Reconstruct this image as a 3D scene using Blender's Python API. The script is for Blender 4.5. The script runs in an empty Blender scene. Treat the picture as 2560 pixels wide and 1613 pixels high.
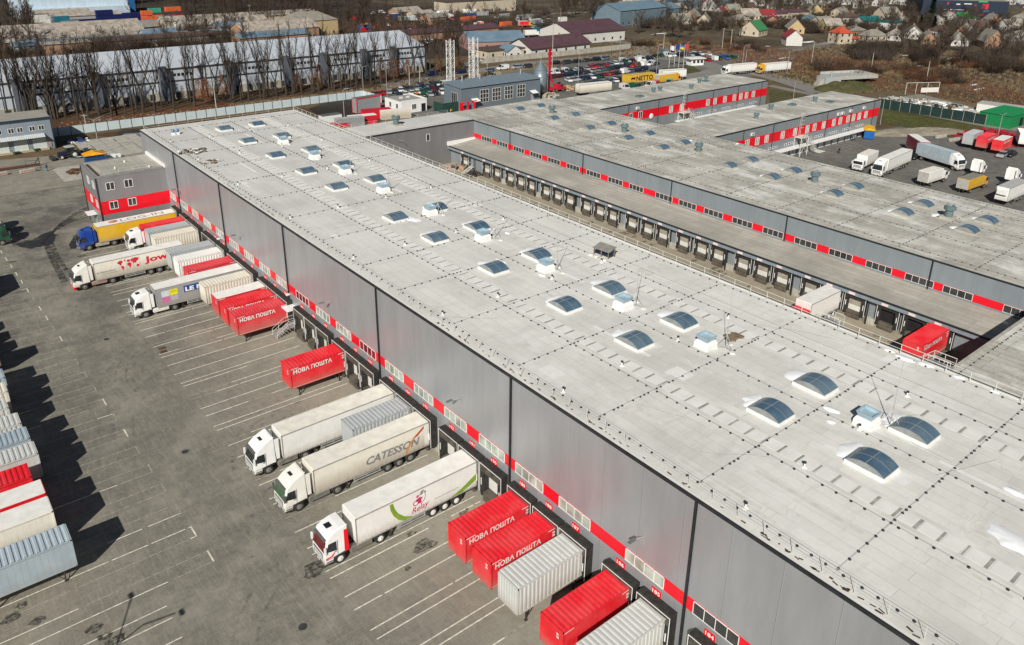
import bpy, bmesh, math, random
from mathutils import Matrix, Vector
from math import sin, cos, pi, radians
random.seed(7)
SC = bpy.context.scene
COL = SC.collection

# ------------------------------------------------------------------ camera (surveyed) and a ground-survey helper
FPX, YAW, PIT, ROL, CY0, CX0, HC = 1976.45829, 0.681705788, 0.368293362, 0.0119540461, 593.351, 1280.0, 52.0
_fw = Vector((sin(YAW)*cos(PIT), cos(YAW)*cos(PIT), -sin(PIT)))
_rt = Vector((cos(YAW), -sin(YAW), 0))
_up = _rt.cross(_fw)
_rr = _rt*cos(ROL) + _up*sin(ROL)
_uu = -_rt*sin(ROL) + _up*cos(ROL)
def S(px, py, z=0.0):
    """site coordinates (metres) of a surveyed point that lies at height z"""
    d = _rr*((px-CX0)/FPX) - _uu*((py-CY0)/FPX) + _fw
    t = (z-HC)/d.z
    return (d.x*t, d.y*t)
cam_d = bpy.data.cameras.new('camera'); cam = bpy.data.objects.new('camera', cam_d); COL.objects.link(cam)
cam.matrix_world = Matrix(((_rr.x, _uu.x, -_fw.x, 0), (_rr.y, _uu.y, -_fw.y, 0), (_rr.z, _uu.z, -_fw.z, HC), (0, 0, 0, 1)))
cam_d.sensor_width = 36; cam_d.sensor_fit = 'HORIZONTAL'
cam_d.lens = FPX*36/2560; cam_d.shift_y = -(806.5-CY0)/2560
cam_d.clip_start = 1; cam_d.clip_end = 4000
SC.camera = cam

# ------------------------------------------------------------------ light
w = bpy.data.worlds.new('World'); SC.world = w; w.use_nodes = True
nt = w.node_tree; bg = nt.nodes['Background']
sky = nt.nodes.new('ShaderNodeTexSky'); sky.sky_type = 'NISHITA'; sky.sun_disc = False
SUN = Vector((-1.13, -0.89, 1.0)).normalized()
sky.sun_elevation = math.asin(SUN.z); sky.sun_rotation = math.atan2(SUN.x, SUN.y)
sky.air_density = 1.0; sky.dust_density = 0.6
nt.links.new(sky.outputs[0], bg.inputs[0]); bg.inputs[1].default_value = 0.038
sd = bpy.data.lights.new('sun', 'SUN'); sd.energy = 5.0; sd.angle = radians(0.5); sd.color = (1.0, 0.955, 0.87)
so = bpy.data.objects.new('sun', sd); COL.objects.link(so); so.location = (0, 0, 200)
so.rotation_euler = (-SUN).to_track_quat('-Z', 'Y').to_euler()
SC.view_settings.view_transform = 'Standard'; SC.view_settings.look = 'None'; SC.view_settings.exposure = 0; SC.view_settings.gamma = 1

# ------------------------------------------------------------------ materials
MATS = {}
def srgb(h):
    h = h.lstrip('#'); return tuple(((int(h[i:i+2], 16)/255)**2.2) for i in (0, 2, 4))
class NG:
    def __init__(s, name):
        s.m = bpy.data.materials.new(name); s.m.use_nodes = True; s.t = s.m.node_tree
        s.b = s.t.nodes['Principled BSDF']; MATS[name] = s.m
    def n(s, typ, **kw):
        x = s.t.nodes.new('ShaderNode'+typ)
        for k, v in kw.items(): setattr(x, k, v)
        return x
    def l(s, a, b): s.t.links.new(a, b)
    def val(s, sock, v):
        if hasattr(v, 'bl_idname') or isinstance(v, bpy.types.NodeSocket): s.l(v, sock)
        else: sock.default_value = v
    def math(s, op, a, b=0.0, c=None):
        x = s.n('Math', operation=op); s.val(x.inputs[0], a); s.val(x.inputs[1], b)
        if c is not None: s.val(x.inputs[2], c)
        return x.outputs[0]
    def mix(s, f, a, b, mode='MIX'):
        x = s.n('Mix', data_type='RGBA', blend_type=mode)
        s.val(x.inputs[0], f)
        for k, v in ((6, a), (7, b)):
            if isinstance(v, bpy.types.NodeSocket): s.l(v, x.inputs[k])
            else: x.inputs[k].default_value = (*v[:3], 1)
        return x.outputs[2]
    def noise(s, vec, scale, detail=3, rough=.55):
        x = s.n('TexNoise'); x.inputs['Scale'].default_value = scale; x.inputs['Detail'].default_value = detail
        x.inputs['Roughness'].default_value = rough
        if vec is not None: s.l(vec, x.inputs['Vector'])
        return x.outputs['Fac']
    def ramp(s, f, lo, hi):
        x = s.n('MapRange'); s.l(f, x.inputs[0]); x.inputs[1].default_value = lo; x.inputs[2].default_value = hi
        return x.outputs[0]
    def pos(s): return s.n('NewGeometry').outputs['Position']
    def obj(s): return s.n('TexCoord').outputs['Object']
    def xyz(s, v):
        x = s.n('SeparateXYZ'); s.l(v, x.inputs[0]); return x.outputs
    def vec(s, a, b, c=0.0):
        x = s.n('CombineXYZ')
        for i, v in enumerate((a, b, c)): s.val(x.inputs[i], v)
        return x.outputs[0]
    def scale(s, v, k):
        x = s.n('Mapping'); s.l(v, x.inputs[0]); x.inputs['Scale'].default_value = k; return x.outputs[0]
    def bump(s, h, st=.3, dist=.05):
        x = s.n('Bump'); x.inputs['Strength'].default_value = st; x.inputs['Distance'].default_value = dist
        s.l(h, x.inputs['Height']); s.l(x.outputs[0], s.b.inputs['Normal'])
    def out(s, col=None, rough=.6, metal=0.0, spec=.5):
        if col is not None:
            if isinstance(col, bpy.types.NodeSocket): s.l(col, s.b.inputs['Base Color'])
            else: s.b.inputs['Base Color'].default_value = (*col[:3], 1)
        s.val(s.b.inputs['Roughness'], rough); s.val(s.b.inputs['Metallic'], metal)
        s.b.inputs['Specular IOR Level'].default_value = spec
        return s.m
def sc(c, k): return tuple(min(1, x*k) for x in c[:3])
def mat(name, col, rough=.6, metal=0.0, var=.18, vs=1.5, spec=.4):
    """plain surface with a little uneven wear"""
    if name in MATS: return MATS[name]
    g = NG(name); p = g.pos()
    f = g.ramp(g.noise(p, vs, 4), .3, .7)
    return g.out(g.mix(f, sc(col, 1-var), sc(col, 1+var)), rough, metal, spec)
def dirty(name, col, dirt=(.20, .17, .13), amt=.75, zlo=1.0, zhi=2.4, rough=.45, metal=0.0, streak=True, var=.06):
    """painted body panel, road dirt rising from the bottom (object z)"""
    if name in MATS: return MATS[name]
    g = NG(name); o = g.obj(); x, y, z = g.xyz(o)
    nz = g.noise(g.scale(g.pos(), (2.2, 2.2, .35 if streak else 1.2)), 1.6, 5, .65)
    zz = g.math('ADD', z, g.math('MULTIPLY', g.math('SUBTRACT', nz, .5), 1.3))
    f = g.math('MULTIPLY', g.ramp(zz, zhi, zlo), amt)
    n2 = g.ramp(g.noise(g.pos(), .9, 4), .3, .75)
    c = g.mix(n2, sc(col, 1-var), sc(col, 1+var))
    rs = g.math('MULTIPLY', g.ramp(g.noise(g.scale(g.pos(), (1.3, 1.3, .22)), 2.6, 5, .7), .60, .74), .30); c = g.mix(rs, c, (dirt[0]*.7, dirt[1]*.55, dirt[2]*.42))
    fd = g.ramp(g.noise(g.pos(), .45, 3), .4, .62); c = g.mix(g.math('MULTIPLY', fd, .05), c, (.75, .72, .68))
    st = g.math('MULTIPLY', g.ramp(nz, .5, .8), .22*amt)
    c = g.mix(st, c, dirt)
    return g.out(g.mix(f, c, dirt), rough, metal)
def glass(name, col, rough=.08, spec=.8):
    if name in MATS: return MATS[name]
    g = NG(name); f = g.ramp(g.noise(g.pos(), .6, 2), .35, .65)
    return g.out(g.mix(f, sc(col, .6), sc(col, 1.4)), rough, 0, spec)

def m_roof(name, base, seam, contrast, streak, lay=True):
    g = NG(name); p = g.pos(); x, y, z = g.xyz(p)
    v = g.vec(y, x) if lay else g.vec(x, y)
    br = g.n('TexBrick'); g.l(v, br.inputs['Vector'])
    br.inputs['Scale'].default_value = 1.0; br.inputs['Brick Width'].default_value = 8.5; br.inputs['Row Height'].default_value = 1.07
    br.inputs['Mortar Size'].default_value = .03 if contrast < 1.4 else .045; br.inputs['Mortar Smooth'].default_value = .6; br.offset = .37
    br.inputs['Color1'].default_value = (*sc(base, 1-.05*contrast), 1); br.inputs['Color2'].default_value = (*sc(base, 1+.05*contrast), 1)
    br.inputs['Mortar'].default_value = (*seam, 1)
    n1 = g.ramp(g.noise(p, .09, 6, .68), .44, .62)
    n2 = g.ramp(g.noise(g.scale(p, (1, .45, 1)), .22, 6, .72), .48, .66)
    n3 = g.ramp(g.noise(p, 3.0, 3, .6), .45, .8)
    c = g.mix(g.math('MULTIPLY', n1, .34*contrast), br.outputs[0], sc(base, .58))
    c = g.mix(g.math('MULTIPLY', n2, min(.95, .45*contrast)), c, streak)
    n6 = g.ramp(g.noise(g.scale(p, (.25, 1.3, 1)), .9, 5, .7), .52, .72); c = g.mix(g.math('MULTIPLY', n6, .22*contrast), c, sc(base, .5))
    c = g.mix(g.math('MULTIPLY', n3, .16), c, sc(base, .6))
    if contrast < 1.2 and base[0] > .6: c = g.mix(g.math('MULTIPLY', g.ramp(y, 55, 150), .32), c, (.36, .37, .375))  # brightness falloff painted in: main roof turns darker and cooler towards the far end
    # puddle-edge stain rings and lines
    n4 = g.noise(p, .16, 3, .5); ring = g.math('LESS_THAN', g.math('ABSOLUTE', g.math('SUBTRACT', n4, .57)), .0016)
    c = g.mix(g.math('MULTIPLY', ring, .45), c, seam)
    return g.out(c, .8, 0, .25)
def m_wall(name, base, metal, rough, pitch, axis=1, ofs=0.0):
    """sandwich panel cladding: vertical joints each `pitch` m, faint horizontal micro ribs"""
    g = NG(name); p = g.pos(); c3 = g.xyz(p); u = c3[axis]; z = c3[2]
    m = g.math('FRACT', g.math('DIVIDE', g.math('ADD', u, 1000+ofs), pitch))
    j = g.math('LESS_THAN', m, .045/pitch)
    j2 = g.math('LESS_THAN', g.math('SUBTRACT', 1, m), .03/pitch)
    n = g.ramp(g.noise(g.scale(p, (.5, .5, .12)), 1.0, 4, .6), .3, .7)
    n2 = g.ramp(g.noise(p, 9, 2), .4, .7)
    c = g.mix(n, sc(base, .9), sc(base, 1.08)); c = g.mix(g.math('MULTIPLY', n2, .10), c, sc(base, .7))
    n5 = g.ramp(g.noise(g.scale(p, (1.6, 1.6, .05)), 1.0, 4, .6), .5, .8); c = g.mix(g.math('MULTIPLY', n5, .15), c, sc(base, .66))
    hr = g.math('LESS_THAN', g.math('FRACT', g.math('DIVIDE', z, 1.15)), .02); c = g.mix(g.math('MULTIPLY', hr, .10), c, sc(base, .6))
    g.bump(g.noise(g.scale(p, (.35, .35, .12)), 1.0, 3, .5), .22, .25)
    lowd = g.math('MULTIPLY', g.ramp(g.math('ADD', z, g.math('MULTIPLY', n, 1.2)), 3.4, .6), .3)
    c = g.mix(lowd, c, (.19, .175, .15))
    c = g.mix(g.math('MULTIPLY', j, .55), c, sc(base, .3)); c = g.mix(g.math('MULTIPLY', j2, .5), c, sc(base, 1.7))
    return g.out(c, rough, metal, .5)
def m_ground(name, c1, c2, c3, s1=.05, s2=.6, rough=.95):
    g = NG(name); p = g.pos()
    a = g.ramp(g.noise(p, s1, 6, .65), .35, .65); b = g.ramp(g.noise(p, s2, 5, .7), .35, .7); d = g.ramp(g.noise(p, s2*7, 3, .6), .4, .75)
    c = g.mix(a, c1, c2); c = g.mix(g.math('MULTIPLY', b, .6), c, c3); c = g.mix(g.math('MULTIPLY', d, .35), c, sc(c1, .55))
    return g.out(c, rough, 0, .1)
def m_paving():
    g = NG('block_paving'); p = g.pos(); x, y, z = g.xyz(p)
    base = (.255, .24, .198)
    n1 = g.ramp(g.noise(p, .045, 5, .62), .36, .62); n2 = g.ramp(g.noise(p, .45, 6, .7), .34, .7); n3 = g.ramp(g.noise(p, 2.6, 4, .7), .3, .75)
    slab = g.n('TexBrick'); g.l(g.vec(x, y), slab.inputs['Vector']); slab.inputs['Scale'].default_value = 1
    slab.inputs['Brick Width'].default_value = 3.1; slab.inputs['Row Height'].default_value = 1.25; slab.inputs['Mortar Size'].default_value = 0.0
    slab.inputs['Color1'].default_value = (.0, .0, .0, 1); slab.inputs['Color2'].default_value = (1, 1, 1, 1); slab.offset = .31
    bl = g.n('TexBrick'); g.l(g.vec(x, y), bl.inputs['Vector']); bl.inputs['Scale'].default_value = 1
    bl.inputs['Brick Width'].default_value = .62; bl.inputs['Row Height'].default_value = .31; bl.inputs['Mortar Size'].default_value = .035; bl.inputs['Mortar Smooth'].default_value = .4
    bl.inputs['Color1'].default_value = (*sc(base, .88), 1); bl.inputs['Color2'].default_value = (*sc(base, 1.12), 1); bl.inputs['Mortar'].default_value = (*sc(base, .45), 1)
    # joints are filled with dirt in the middle of the lane, open near the edges
    n5 = g.ramp(g.noise(p, .09, 3, .5), .40, .62)
    left = g.ramp(g.math('ADD', x, g.math('MULTIPLY', y, .12)), 17, 6)
    c0 = g.mix(g.math('MULTIPLY', slab.outputs[0], .30), base, sc(base, .62))
    c = g.mix(g.math('ADD', .25, g.math('MULTIPLY', g.math('MAXIMUM', n5, left), .55)), c0, bl.outputs[0])
    c = g.mix(g.math('MULTIPLY', n1, .40), c, (.32, .30, .245)); c = g.mix(g.math('MULTIPLY', n2, .52), c, (.095, .089, .08))
    n7 = g.ramp(g.noise(g.scale(p, (.3, 1.6, 1)), 1.1, 5, .7), .5, .72); c = g.mix(g.math('MULTIPLY', n7, .4), c, (.08, .075, .066))
    c = g.mix(g.math('MULTIPLY', n3, .26), c, (.30, .28, .23))
    n8 = g.ramp(g.noise(p, .035, 3, .5), .40, .60); c = g.mix(g.math('MULTIPLY', n8, .22), c, (.085, .08, .075))
    # cleaner, sandier strip next to the docks and by the parked bodies on the left
    dock = g.math('MULTIPLY', g.ramp(g.math('ADD', x, g.math('MULTIPLY', n2, 7)), 25, 41), .62)
    c = g.mix(dock, c, (.42, .385, .31)); c = g.mix(g.math('MULTIPLY', g.math('MULTIPLY', left, n2), .35), c, (.42, .35, .25))
    w = g.ramp(g.noise(p, 5.5, 2, .5), .70, .78); c = g.mix(g.math('MULTIPLY', w, .35), c, (.5, .48, .43))
    far = g.math('MULTIPLY', g.ramp(y, 165, 190), .6); c = g.mix(far, c, (.27, .25, .205))
    n9 = g.ramp(g.noise(p, 1.1, 6, .8), .42, .68); c = g.mix(g.math('MULTIPLY', n9, .30), c, (.075, .07, .062))
    n10 = g.ramp(g.noise(g.scale(p, (1.9, .28, 1)), 1.5, 5, .75), .48, .70); c = g.mix(g.math('MULTIPLY', n10, .36), c, (.40, .375, .30))
    n11 = g.ramp(g.noise(p, .16, 5, .65), .50, .62); c = g.mix(g.math('MULTIPLY', n11, .38), c, (.34, .32, .265))
    n12 = g.math('MULTIPLY', g.ramp(g.noise(p, .12, 5, .7), .46, .60), g.ramp(g.math('SUBTRACT', y, g.math('MULTIPLY', x, .6)), 60, 120)); c = g.mix(g.math('MULTIPLY', n12, .62), c, (.075, .071, .068))
    g.bump(n3, .25, .03)
    return g.out(c, .9, 0, .2)
def m_leaf(name, col, var=.35):
    g = NG(name); oi = g.n('ObjectInfo'); f = g.ramp(g.noise(g.pos(), .35, 3), .3, .7)
    k = g.math('ADD', g.math('MULTIPLY', f, .6), g.math('MULTIPLY', oi.outputs['Random'], .4))
    return g.out(g.mix(k, sc(col, 1-var), sc(col, 1+var)), .9, 0, .1)
def m_objcolor(name, rough=.3, spec=.5, k=1.0, metal=0.0):
    g = NG(name); oi = g.n('ObjectInfo'); f = g.ramp(g.noise(g.pos(), 2.0, 3), .3, .7)
    c = g.mix(f, g.mix(.14, oi.outputs['Color'], (0, 0, 0)), oi.outputs['Color'])
    return g.out(c, rough, metal, spec)

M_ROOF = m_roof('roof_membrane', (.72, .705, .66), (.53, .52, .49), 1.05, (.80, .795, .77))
M_ROOF2 = m_roof('weathered_roof_membrane', (.50, .48, .425), (.17, .16, .145), 1.9, (.78, .77, .73))
M_ROOF3 = m_roof('canopy_roof_membrane', (.44, .42, .365), (.24, .23, .20), 1.5, (.30, .29, .25))
M_ROOFP = mat('roof_patch', (.70, .685, .64), .85, 0, .06, .8)
M_WALL = m_wall('silver_cladding', (.405, .42, .44), .40, .36, 4.0, 1, .45)
M_WALL2 = m_wall('blue_grey_cladding', (.25, .285, .31), .10, .5, 6.0, 1, 1.0)
M_WALLX = m_wall('grey_cladding', (.29, .29, .30), .35, .42, 3.9, 0, .2)
M_WALLX2 = m_wall('pale_grey_cladding', (.25, .28, .30), .15, .5, 6.2, 0, .8)
M_PAVE = m_paving()
M_RED = mat('red_panel', (.76, .008, .022), .35, 0, .08, .5)
M_BLACK = mat('black_trim', (.022, .024, .028), .45, 0, .3)
M_RUBBER = mat('black_rubber', (.028, .026, .024), .75, 0, .45, 2.5)
M_WORN = mat('worn_rubber_sheet', (.085, .072, .058), .85, 0, .5, 2.0)
M_WHITE = mat('white_paint', (.78, .78, .76), .5, 0, .07)
M_OFFW = mat('off_white_door', (.66, .65, .61), .55, 0, .08)
M_BEIGE = mat('beige_door', (.32, .29, .24), .7, 0, .2)
M_CONC = mat('concrete', (.40, .38, .33), .9, 0, .2, .8)
M_CONCD = mat('dark_concrete', (.24, .225, .19), .92, 0, .3, .8)
M_STEEL = mat('galvanised_steel', (.48, .49, .49), .5, .4, .15)
M_RAIL = mat('railing_paint', (.62, .62, .58), .6, 0, .1)
M_DARK = mat('dark_recess', (.012, .012, .014), .8, 0, .3)
M_GLASSL = glass('window_pale', (.36, .41, .36), .15)
M_GLASSD = glass('window_dark', (.035, .036, .038), .12)
def m_dome():
    g = NG('skylight_blue'); oi = g.n('ObjectInfo'); r = oi.outputs['Random']; f = g.ramp(g.noise(g.pos(), 1.1, 4), .35, .7); f2 = g.ramp(g.noise(g.pos(), .5, 2), .4, .6)
    c = g.mix(r, (.055, .11, .175), (.11, .17, .22)); c = g.mix(g.math('MULTIPLY', f, .35), c, (.20, .25, .28)); c = g.mix(g.math('MULTIPLY', f2, .4), c, (.04, .09, .15))
    return g.out(c, g.math('ADD', .10, g.math('MULTIPLY', r, .15)), 0, .9)
M_GLASSB = m_dome()
M_VENT = mat('vent_blue_grey', (.33, .45, .52), .5, 0, .12)
M_VENTD = mat('vent_teal', (.14, .20, .21), .5, .2, .15)
M_SNOW = mat('snow_white', (.86, .87, .89), .8, 0, .04)
M_TYRE = mat('tyre', (.028, .027, .026), .85, 0, .3)
M_RIM = mat('wheel_rim', (.26, .25, .23), .5, .3, .2)
M_RIMW = mat('white_wheel_rim', (.70, .69, .66), .5, 0, .1)
M_CHAS = mat('chassis_grime', (.045, .040, .035), .8, .1, .4)
M_TRED = mat('text_red', (.62, .02, .05), .5, 0, .1)
M_TWHITE = mat('text_white', (.85, .84, .81), .5, 0, .04)
M_TGREY = mat('text_grey', (.20, .205, .215), .6, 0, .1)
M_TBLACK = mat('text_black', (.02, .018, .016), .6, 0, .1)
M_LINE = mat('marking_paint', (.66, .63, .53), .85, 0, .35, 3.0)
M_LINEF = mat('faded_marking_paint', (.30, .285, .235), .9, 0, .45, 2.5)
M_CAR = m_objcolor('car_paint', .25, .6)
M_WIN = glass('car_glass', (.02, .024, .028), .06)

# ------------------------------------------------------------------ mesh building
class MB:
    def __init__(s): s.v = []; s.f = []; s.mi = []; s.cur = 0
    def add(s, vs, fs):
        o = len(s.v); s.v += [tuple(v) for v in vs]; s.f += [tuple(i+o for i in f) for f in fs]; s.mi += [s.cur]*len(fs); return s
    def box(s, x0, y0, z0, x1, y1, z1):
        vs = [(x, y, z) for z in (z0, z1) for (x, y) in ((x0, y0), (x1, y0), (x1, y1), (x0, y1))]
        return s.add(vs, [(3, 2, 1, 0), (4, 5, 6, 7), (0, 1, 5, 4), (1, 2, 6, 5), (2, 3, 7, 6), (3, 0, 4, 7)])
    def cbox(s, cx, cy, cz, sx, sy, sz, rz=0.0):
        c, n = cos(rz), sin(rz); vs = []
        for z in (-sz/2, sz/2):
            for (x, y) in ((-sx/2, -sy/2), (sx/2, -sy/2), (sx/2, sy/2), (-sx/2, sy/2)):
                vs.append((cx+x*c-y*n, cy+x*n+y*c, cz+z))
        return s.add(vs, [(3, 2, 1, 0), (4, 5, 6, 7), (0, 1, 5, 4), (1, 2, 6, 5), (2, 3, 7, 6), (3, 0, 4, 7)])
    def quad(s, a, b, c, d): return s.add([a, b, c, d], [(0, 1, 2, 3)])
    def poly(s, pts): return s.add(pts, [tuple(range(len(pts)))])
    def prism_y(s, prof, y0, y1, taper=None):
        """profile of (x, z) points (counter-clockwise seen from -y) extruded along y"""
        n = len(prof); vs = [(x, y0, z) for x, z in prof]+[(x, y1, z) for x, z in prof]
        return s.add(vs, [tuple(range(n)), tuple(range(2*n-1, n-1, -1))]+[(i, i+n, (i+1) % n+n, (i+1) % n) for i in range(n)])
    def prism_x(s, prof, x0, x1):
        n = len(prof); vs = [(x0, y, z) for y, z in prof]+[(x1, y, z) for y, z in prof]
        return s.add(vs, [tuple(range(n-1, -1, -1)), tuple(range(n, 2*n))]+[(i, (i+1) % n, (i+1) % n+n, i+n) for i in range(n)])
    def prism_z(s, prof, z0, z1):
        n = len(prof); vs = [(x, y, z0) for x, y in prof]+[(x, y, z1) for x, y in prof]
        return s.add(vs, [tuple(range(n-1, -1, -1)), tuple(range(n, 2*n))]+[(i, (i+1) % n, (i+1) % n+n, i+n) for i in range(n)])
    def tube(s, a, b, r0, r1=None, n=6, cap=True):
        r1 = r0 if r1 is None else r1
        a = Vector(a); b = Vector(b); d = b-a
        if d.length < 1e-6: return s
        d.normalize(); u = d.orthogonal().normalized(); v = d.cross(u)
        vs = [tuple(a+(u*cos(2*pi*i/n)+v*sin(2*pi*i/n))*r0) for i in range(n)]+[tuple(b+(u*cos(2*pi*i/n)+v*sin(2*pi*i/n))*r1) for i in range(n)]
        fs = [(i, (i+1) % n, (i+1) % n+n, i+n) for i in range(n)]
        if cap: fs += [tuple(range(n-1, -1, -1)), tuple(range(n, 2*n))]
        return s.add(vs, fs)
    def path(s, pts, r, n=5):
        for a, b in zip(pts, pts[1:]): s.tube(a, b, r, r, n)
        return s
    def lathe(s, cx, cy, prof, n=16):
        vs = []; m = len(prof)
        for r, z in prof:
            for i in range(n): vs.append((cx+r*cos(2*pi*i/n), cy+r*sin(2*pi*i/n), z))
        fs = [(k*n+i, k*n+(i+1) % n, (k+1)*n+(i+1) % n, (k+1)*n+i) for k in range(m-1) for i in range(n)]
        fs += [tuple(range(n-1, -1, -1)), tuple(range((m-1)*n, m*n))]
        return s.add(vs, fs)
    def corr(s, o, u, v, nrm, L, W, pitch, depth):
        """trapezoidal sheet: origin o, ribs repeat along u (length L), run along v (length W), rise along nrm"""
        o, u, v, nrm = map(Vector, (o, u, v, nrm)); n = max(1, int(round(L/pitch))); p = L/n; prev = None; vs = []
        for i in range(n):
            for t, h in ((0, 0), (.34, 0), (.46, 1), (.88, 1)): vs.append((i*p+t*p, h*depth))
        vs.append((L, 0)); V = []
        for a, h in vs:
            q = o+u*a+nrm*h; V += [tuple(q), tuple(q+v*W)]
        return s.add(V, [(2*i, 2*i+2, 2*i+3, 2*i+1) for i in range(len(vs)-1)])
    def build(s, name, mats, parent=None, world=False, smooth=False):
        me = bpy.data.meshes.new(name)
        off = Vector((0, 0, 0))
        if world and parent is not None:
            q = parent
            while q is not None: off += q.location; q = q.parent
        me.from_pydata([(x-off.x, y-off.y, z-off.z) for x, y, z in s.v], [], s.f)
        for m in (mats if isinstance(mats, (list, tuple)) else [mats]): me.materials.append(m)
        if len(me.materials) > 1: me.polygons.foreach_set('material_index', s.mi)
        if smooth: me.polygons.foreach_set('use_smooth', [True]*len(s.f))
        me.update()
        o = bpy.data.objects.new(name, me); COL.objects.link(o)
        if parent is not None: o.parent = parent
        return o
def tag(o, label=None, cat=None, group=None, kind=None):
    if label: o['label'] = label
    if cat: o['category'] = cat
    if group: o['group'] = group
    if kind: o['kind'] = kind
    return o
def thing(name, label, cat, loc=(0, 0, 0), rz=0.0, group=None):
    o = bpy.data.objects.new(name, None); COL.objects.link(o); o.empty_display_size = .5
    o.location = (loc[0], loc[1], loc[2] if len(loc) > 2 else 0); o.rotation_euler = (0, 0, rz)
    return tag(o, label, cat, group)
KIDS = {}
def kids(o): return [c for c in o.children]
def dup(o, loc, rz=None, label=None, group=None, parent=None, scale=None, color=None):
    def rec(a, p):
        c = a.copy(); COL.objects.link(c)
        if p is not None: c.parent = p
        for k in a.children: rec(k, c)
        return c
    r = rec(o, parent); r.location = (loc[0], loc[1], loc[2] if len(loc) > 2 else 0)
    if rz is not None: r.rotation_euler = (0, 0, rz)
    if scale is not None: r.scale = scale if hasattr(scale, '__len__') else (scale,)*3
    if label: r['label'] = label
    if group: r['group'] = group
    if color is not None:
        r.color = (*color, 1)
    return r
_TXT = {}
def text_pts(s, bold=0.0):
    k = (s, bold)
    if k in _TXT: return _TXT[k]
    cu = bpy.data.curves.new('t', 'FONT'); cu.body = s; cu.size = 1; cu.offset = bold; cu.resolution_u = 2
    o = bpy.data.objects.new('t', cu); COL.objects.link(o); bpy.context.view_layer.update()
    me = bpy.data.meshes.new_from_object(o.evaluated_get(bpy.context.evaluated_depsgraph_get()))
    V = [tuple(v.co) for v in me.vertices]; F = [tuple(p.vertices) for p in me.polygons]
    bpy.data.objects.remove(o); bpy.data.meshes.remove(me)
    xs = [v[0] for v in V]; ys = [v[1] for v in V]
    _TXT[k] = (V, F, min(xs), max(xs), min(ys), max(ys)); return _TXT[k]
def text(mb, s, org, du, dv, width, height, bold=0.0, shear=0.0):
    """lettering as mesh: fits s in width x height on the plane org + du*x + dv*y"""
    V, F, x0, x1, y0, y1 = text_pts(s, bold); du = Vector(du); dv = Vector(dv); org = Vector(org)
    kx = width/(x1-x0); ky = height/(y1-y0)
    mb.add([tuple(org+du*((v[0]-x0)*kx+shear*(v[1]-y0)*ky)+dv*((v[1]-y0)*ky)) for v in V], F)
ORD = ['first', 'second', 'third', 'fourth', 'fifth', 'sixth', 'seventh', 'eighth', 'ninth', 'tenth', 'eleventh', 'twelfth', 'thirteenth', 'fourteenth', 'fifteenth', 'sixteenth', 'seventeenth', 'eighteenth', 'nineteenth', 'twentieth']
def ordn(i):
    if i < 20: return ORD[i]
    t, u = divmod(i+1, 10); T = ['', '', 'twent', 'thirt', 'fort', 'fift', 'sixt', 'sevent', 'eight', 'ninet']
    if t >= 10: return str(i+1)+'th'
    return T[t]+'ieth' if u == 0 else T[t]+'y-'+ORD[u-1]
# ------------------------------------------------------------------ the ground
def sheet(name, pts, z, m, kind='structure'):
    mb = MB(); mb.poly([(x, y, z) for x, y in pts]); o = mb.build(name, m); return tag(o, kind=kind)
G_DIRT = m_ground('dry_grass_ground', (.12, .085, .048), (.22, .165, .095), (.06, .048, .03), .03, .35)
G_VIL = m_ground('village_ground', (.085, .065, .042), (.19, .155, .11), (.038, .032, .024), .035, .3)
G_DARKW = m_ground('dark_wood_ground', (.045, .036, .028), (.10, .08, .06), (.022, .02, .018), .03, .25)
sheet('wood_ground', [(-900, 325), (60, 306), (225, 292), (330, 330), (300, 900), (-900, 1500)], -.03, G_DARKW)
G_GRASS = m_ground('dull_green_grass', (.075, .078, .03), (.13, .11, .06), (.045, .05, .022), .06, .5)
G_ASPH = m_ground('asphalt', (.15, .146, .136), (.22, .21, .19), (.075, .072, .07), .05, .5)
G_ROAD = m_ground('pale_road', (.22, .21, .19), (.30, .285, .26), (.16, .15, .14), .06, .6)
G_COURT = m_ground('sandy_court', (.36, .315, .235), (.45, .40, .31), (.24, .205, .155), .08, .7)
G_YARD2 = m_ground('worn_concrete_yard', (.27, .25, .205), (.34, .32, .27), (.16, .145, .12), .06, .5)
G_MUD = m_ground('wet_mud', (.035, .027, .022), (.07, .055, .042), (.02, .018, .018), .1, .8, .6)
G_PUD = mat('puddle', (.10, .11, .14), .12, 0, .3, .3)
G_SOIL = m_ground('leaf_litter_soil', (.085, .05, .028), (.15, .10, .062), (.035, .024, .016), .07, .6)
sheet('ground', [(-1500, -300), (2500, -300), (2500, 3000), (-1500, 3000)], -.06, G_DIRT)
sheet('village_ground', [(225, 290), (2400, 290), (2400, 2500), (-900, 2500), (-900, 320), (60, 305)], -.045, G_VIL)
sheet('village_ground', [(335, 120), (2400, 120), (2400, 289), (335, 289)], -.045, G_VIL)
sheet('loading_yard', [(-60, -40), (38.6, -40), (38.6, 178), (30, 186), (-60, 190)], -.02, M_PAVE)
sheet('courtyard', [(70.7, 27.4), (104.6, 27.4), (104.6, 152.4), (70.7, 152.4)], -.015, G_COURT)
sheet('store_yard', [(-40, 190.3), (29.6, 186), (60, 178), (60, 207), (-40, 235)], -.03, G_YARD2)
sheet('worn_earth', [(60, 165), (104, 163), (104, 233), (42, 233), (60, 208)], -.035, G_SOIL)
sheet('mud_patch', [S(*p) for p in ((283, 345), (305, 322), (345, 322), (380, 328), (395, 352), (352, 365), (300, 362))], -.02, G_MUD)
sheet('puddle', [S(*p) for p in ((292, 345), (312, 334), (345, 332), (372, 334), (380, 342), (366, 352), (330, 353), (305, 352))], -.012, G_PUD)
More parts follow.
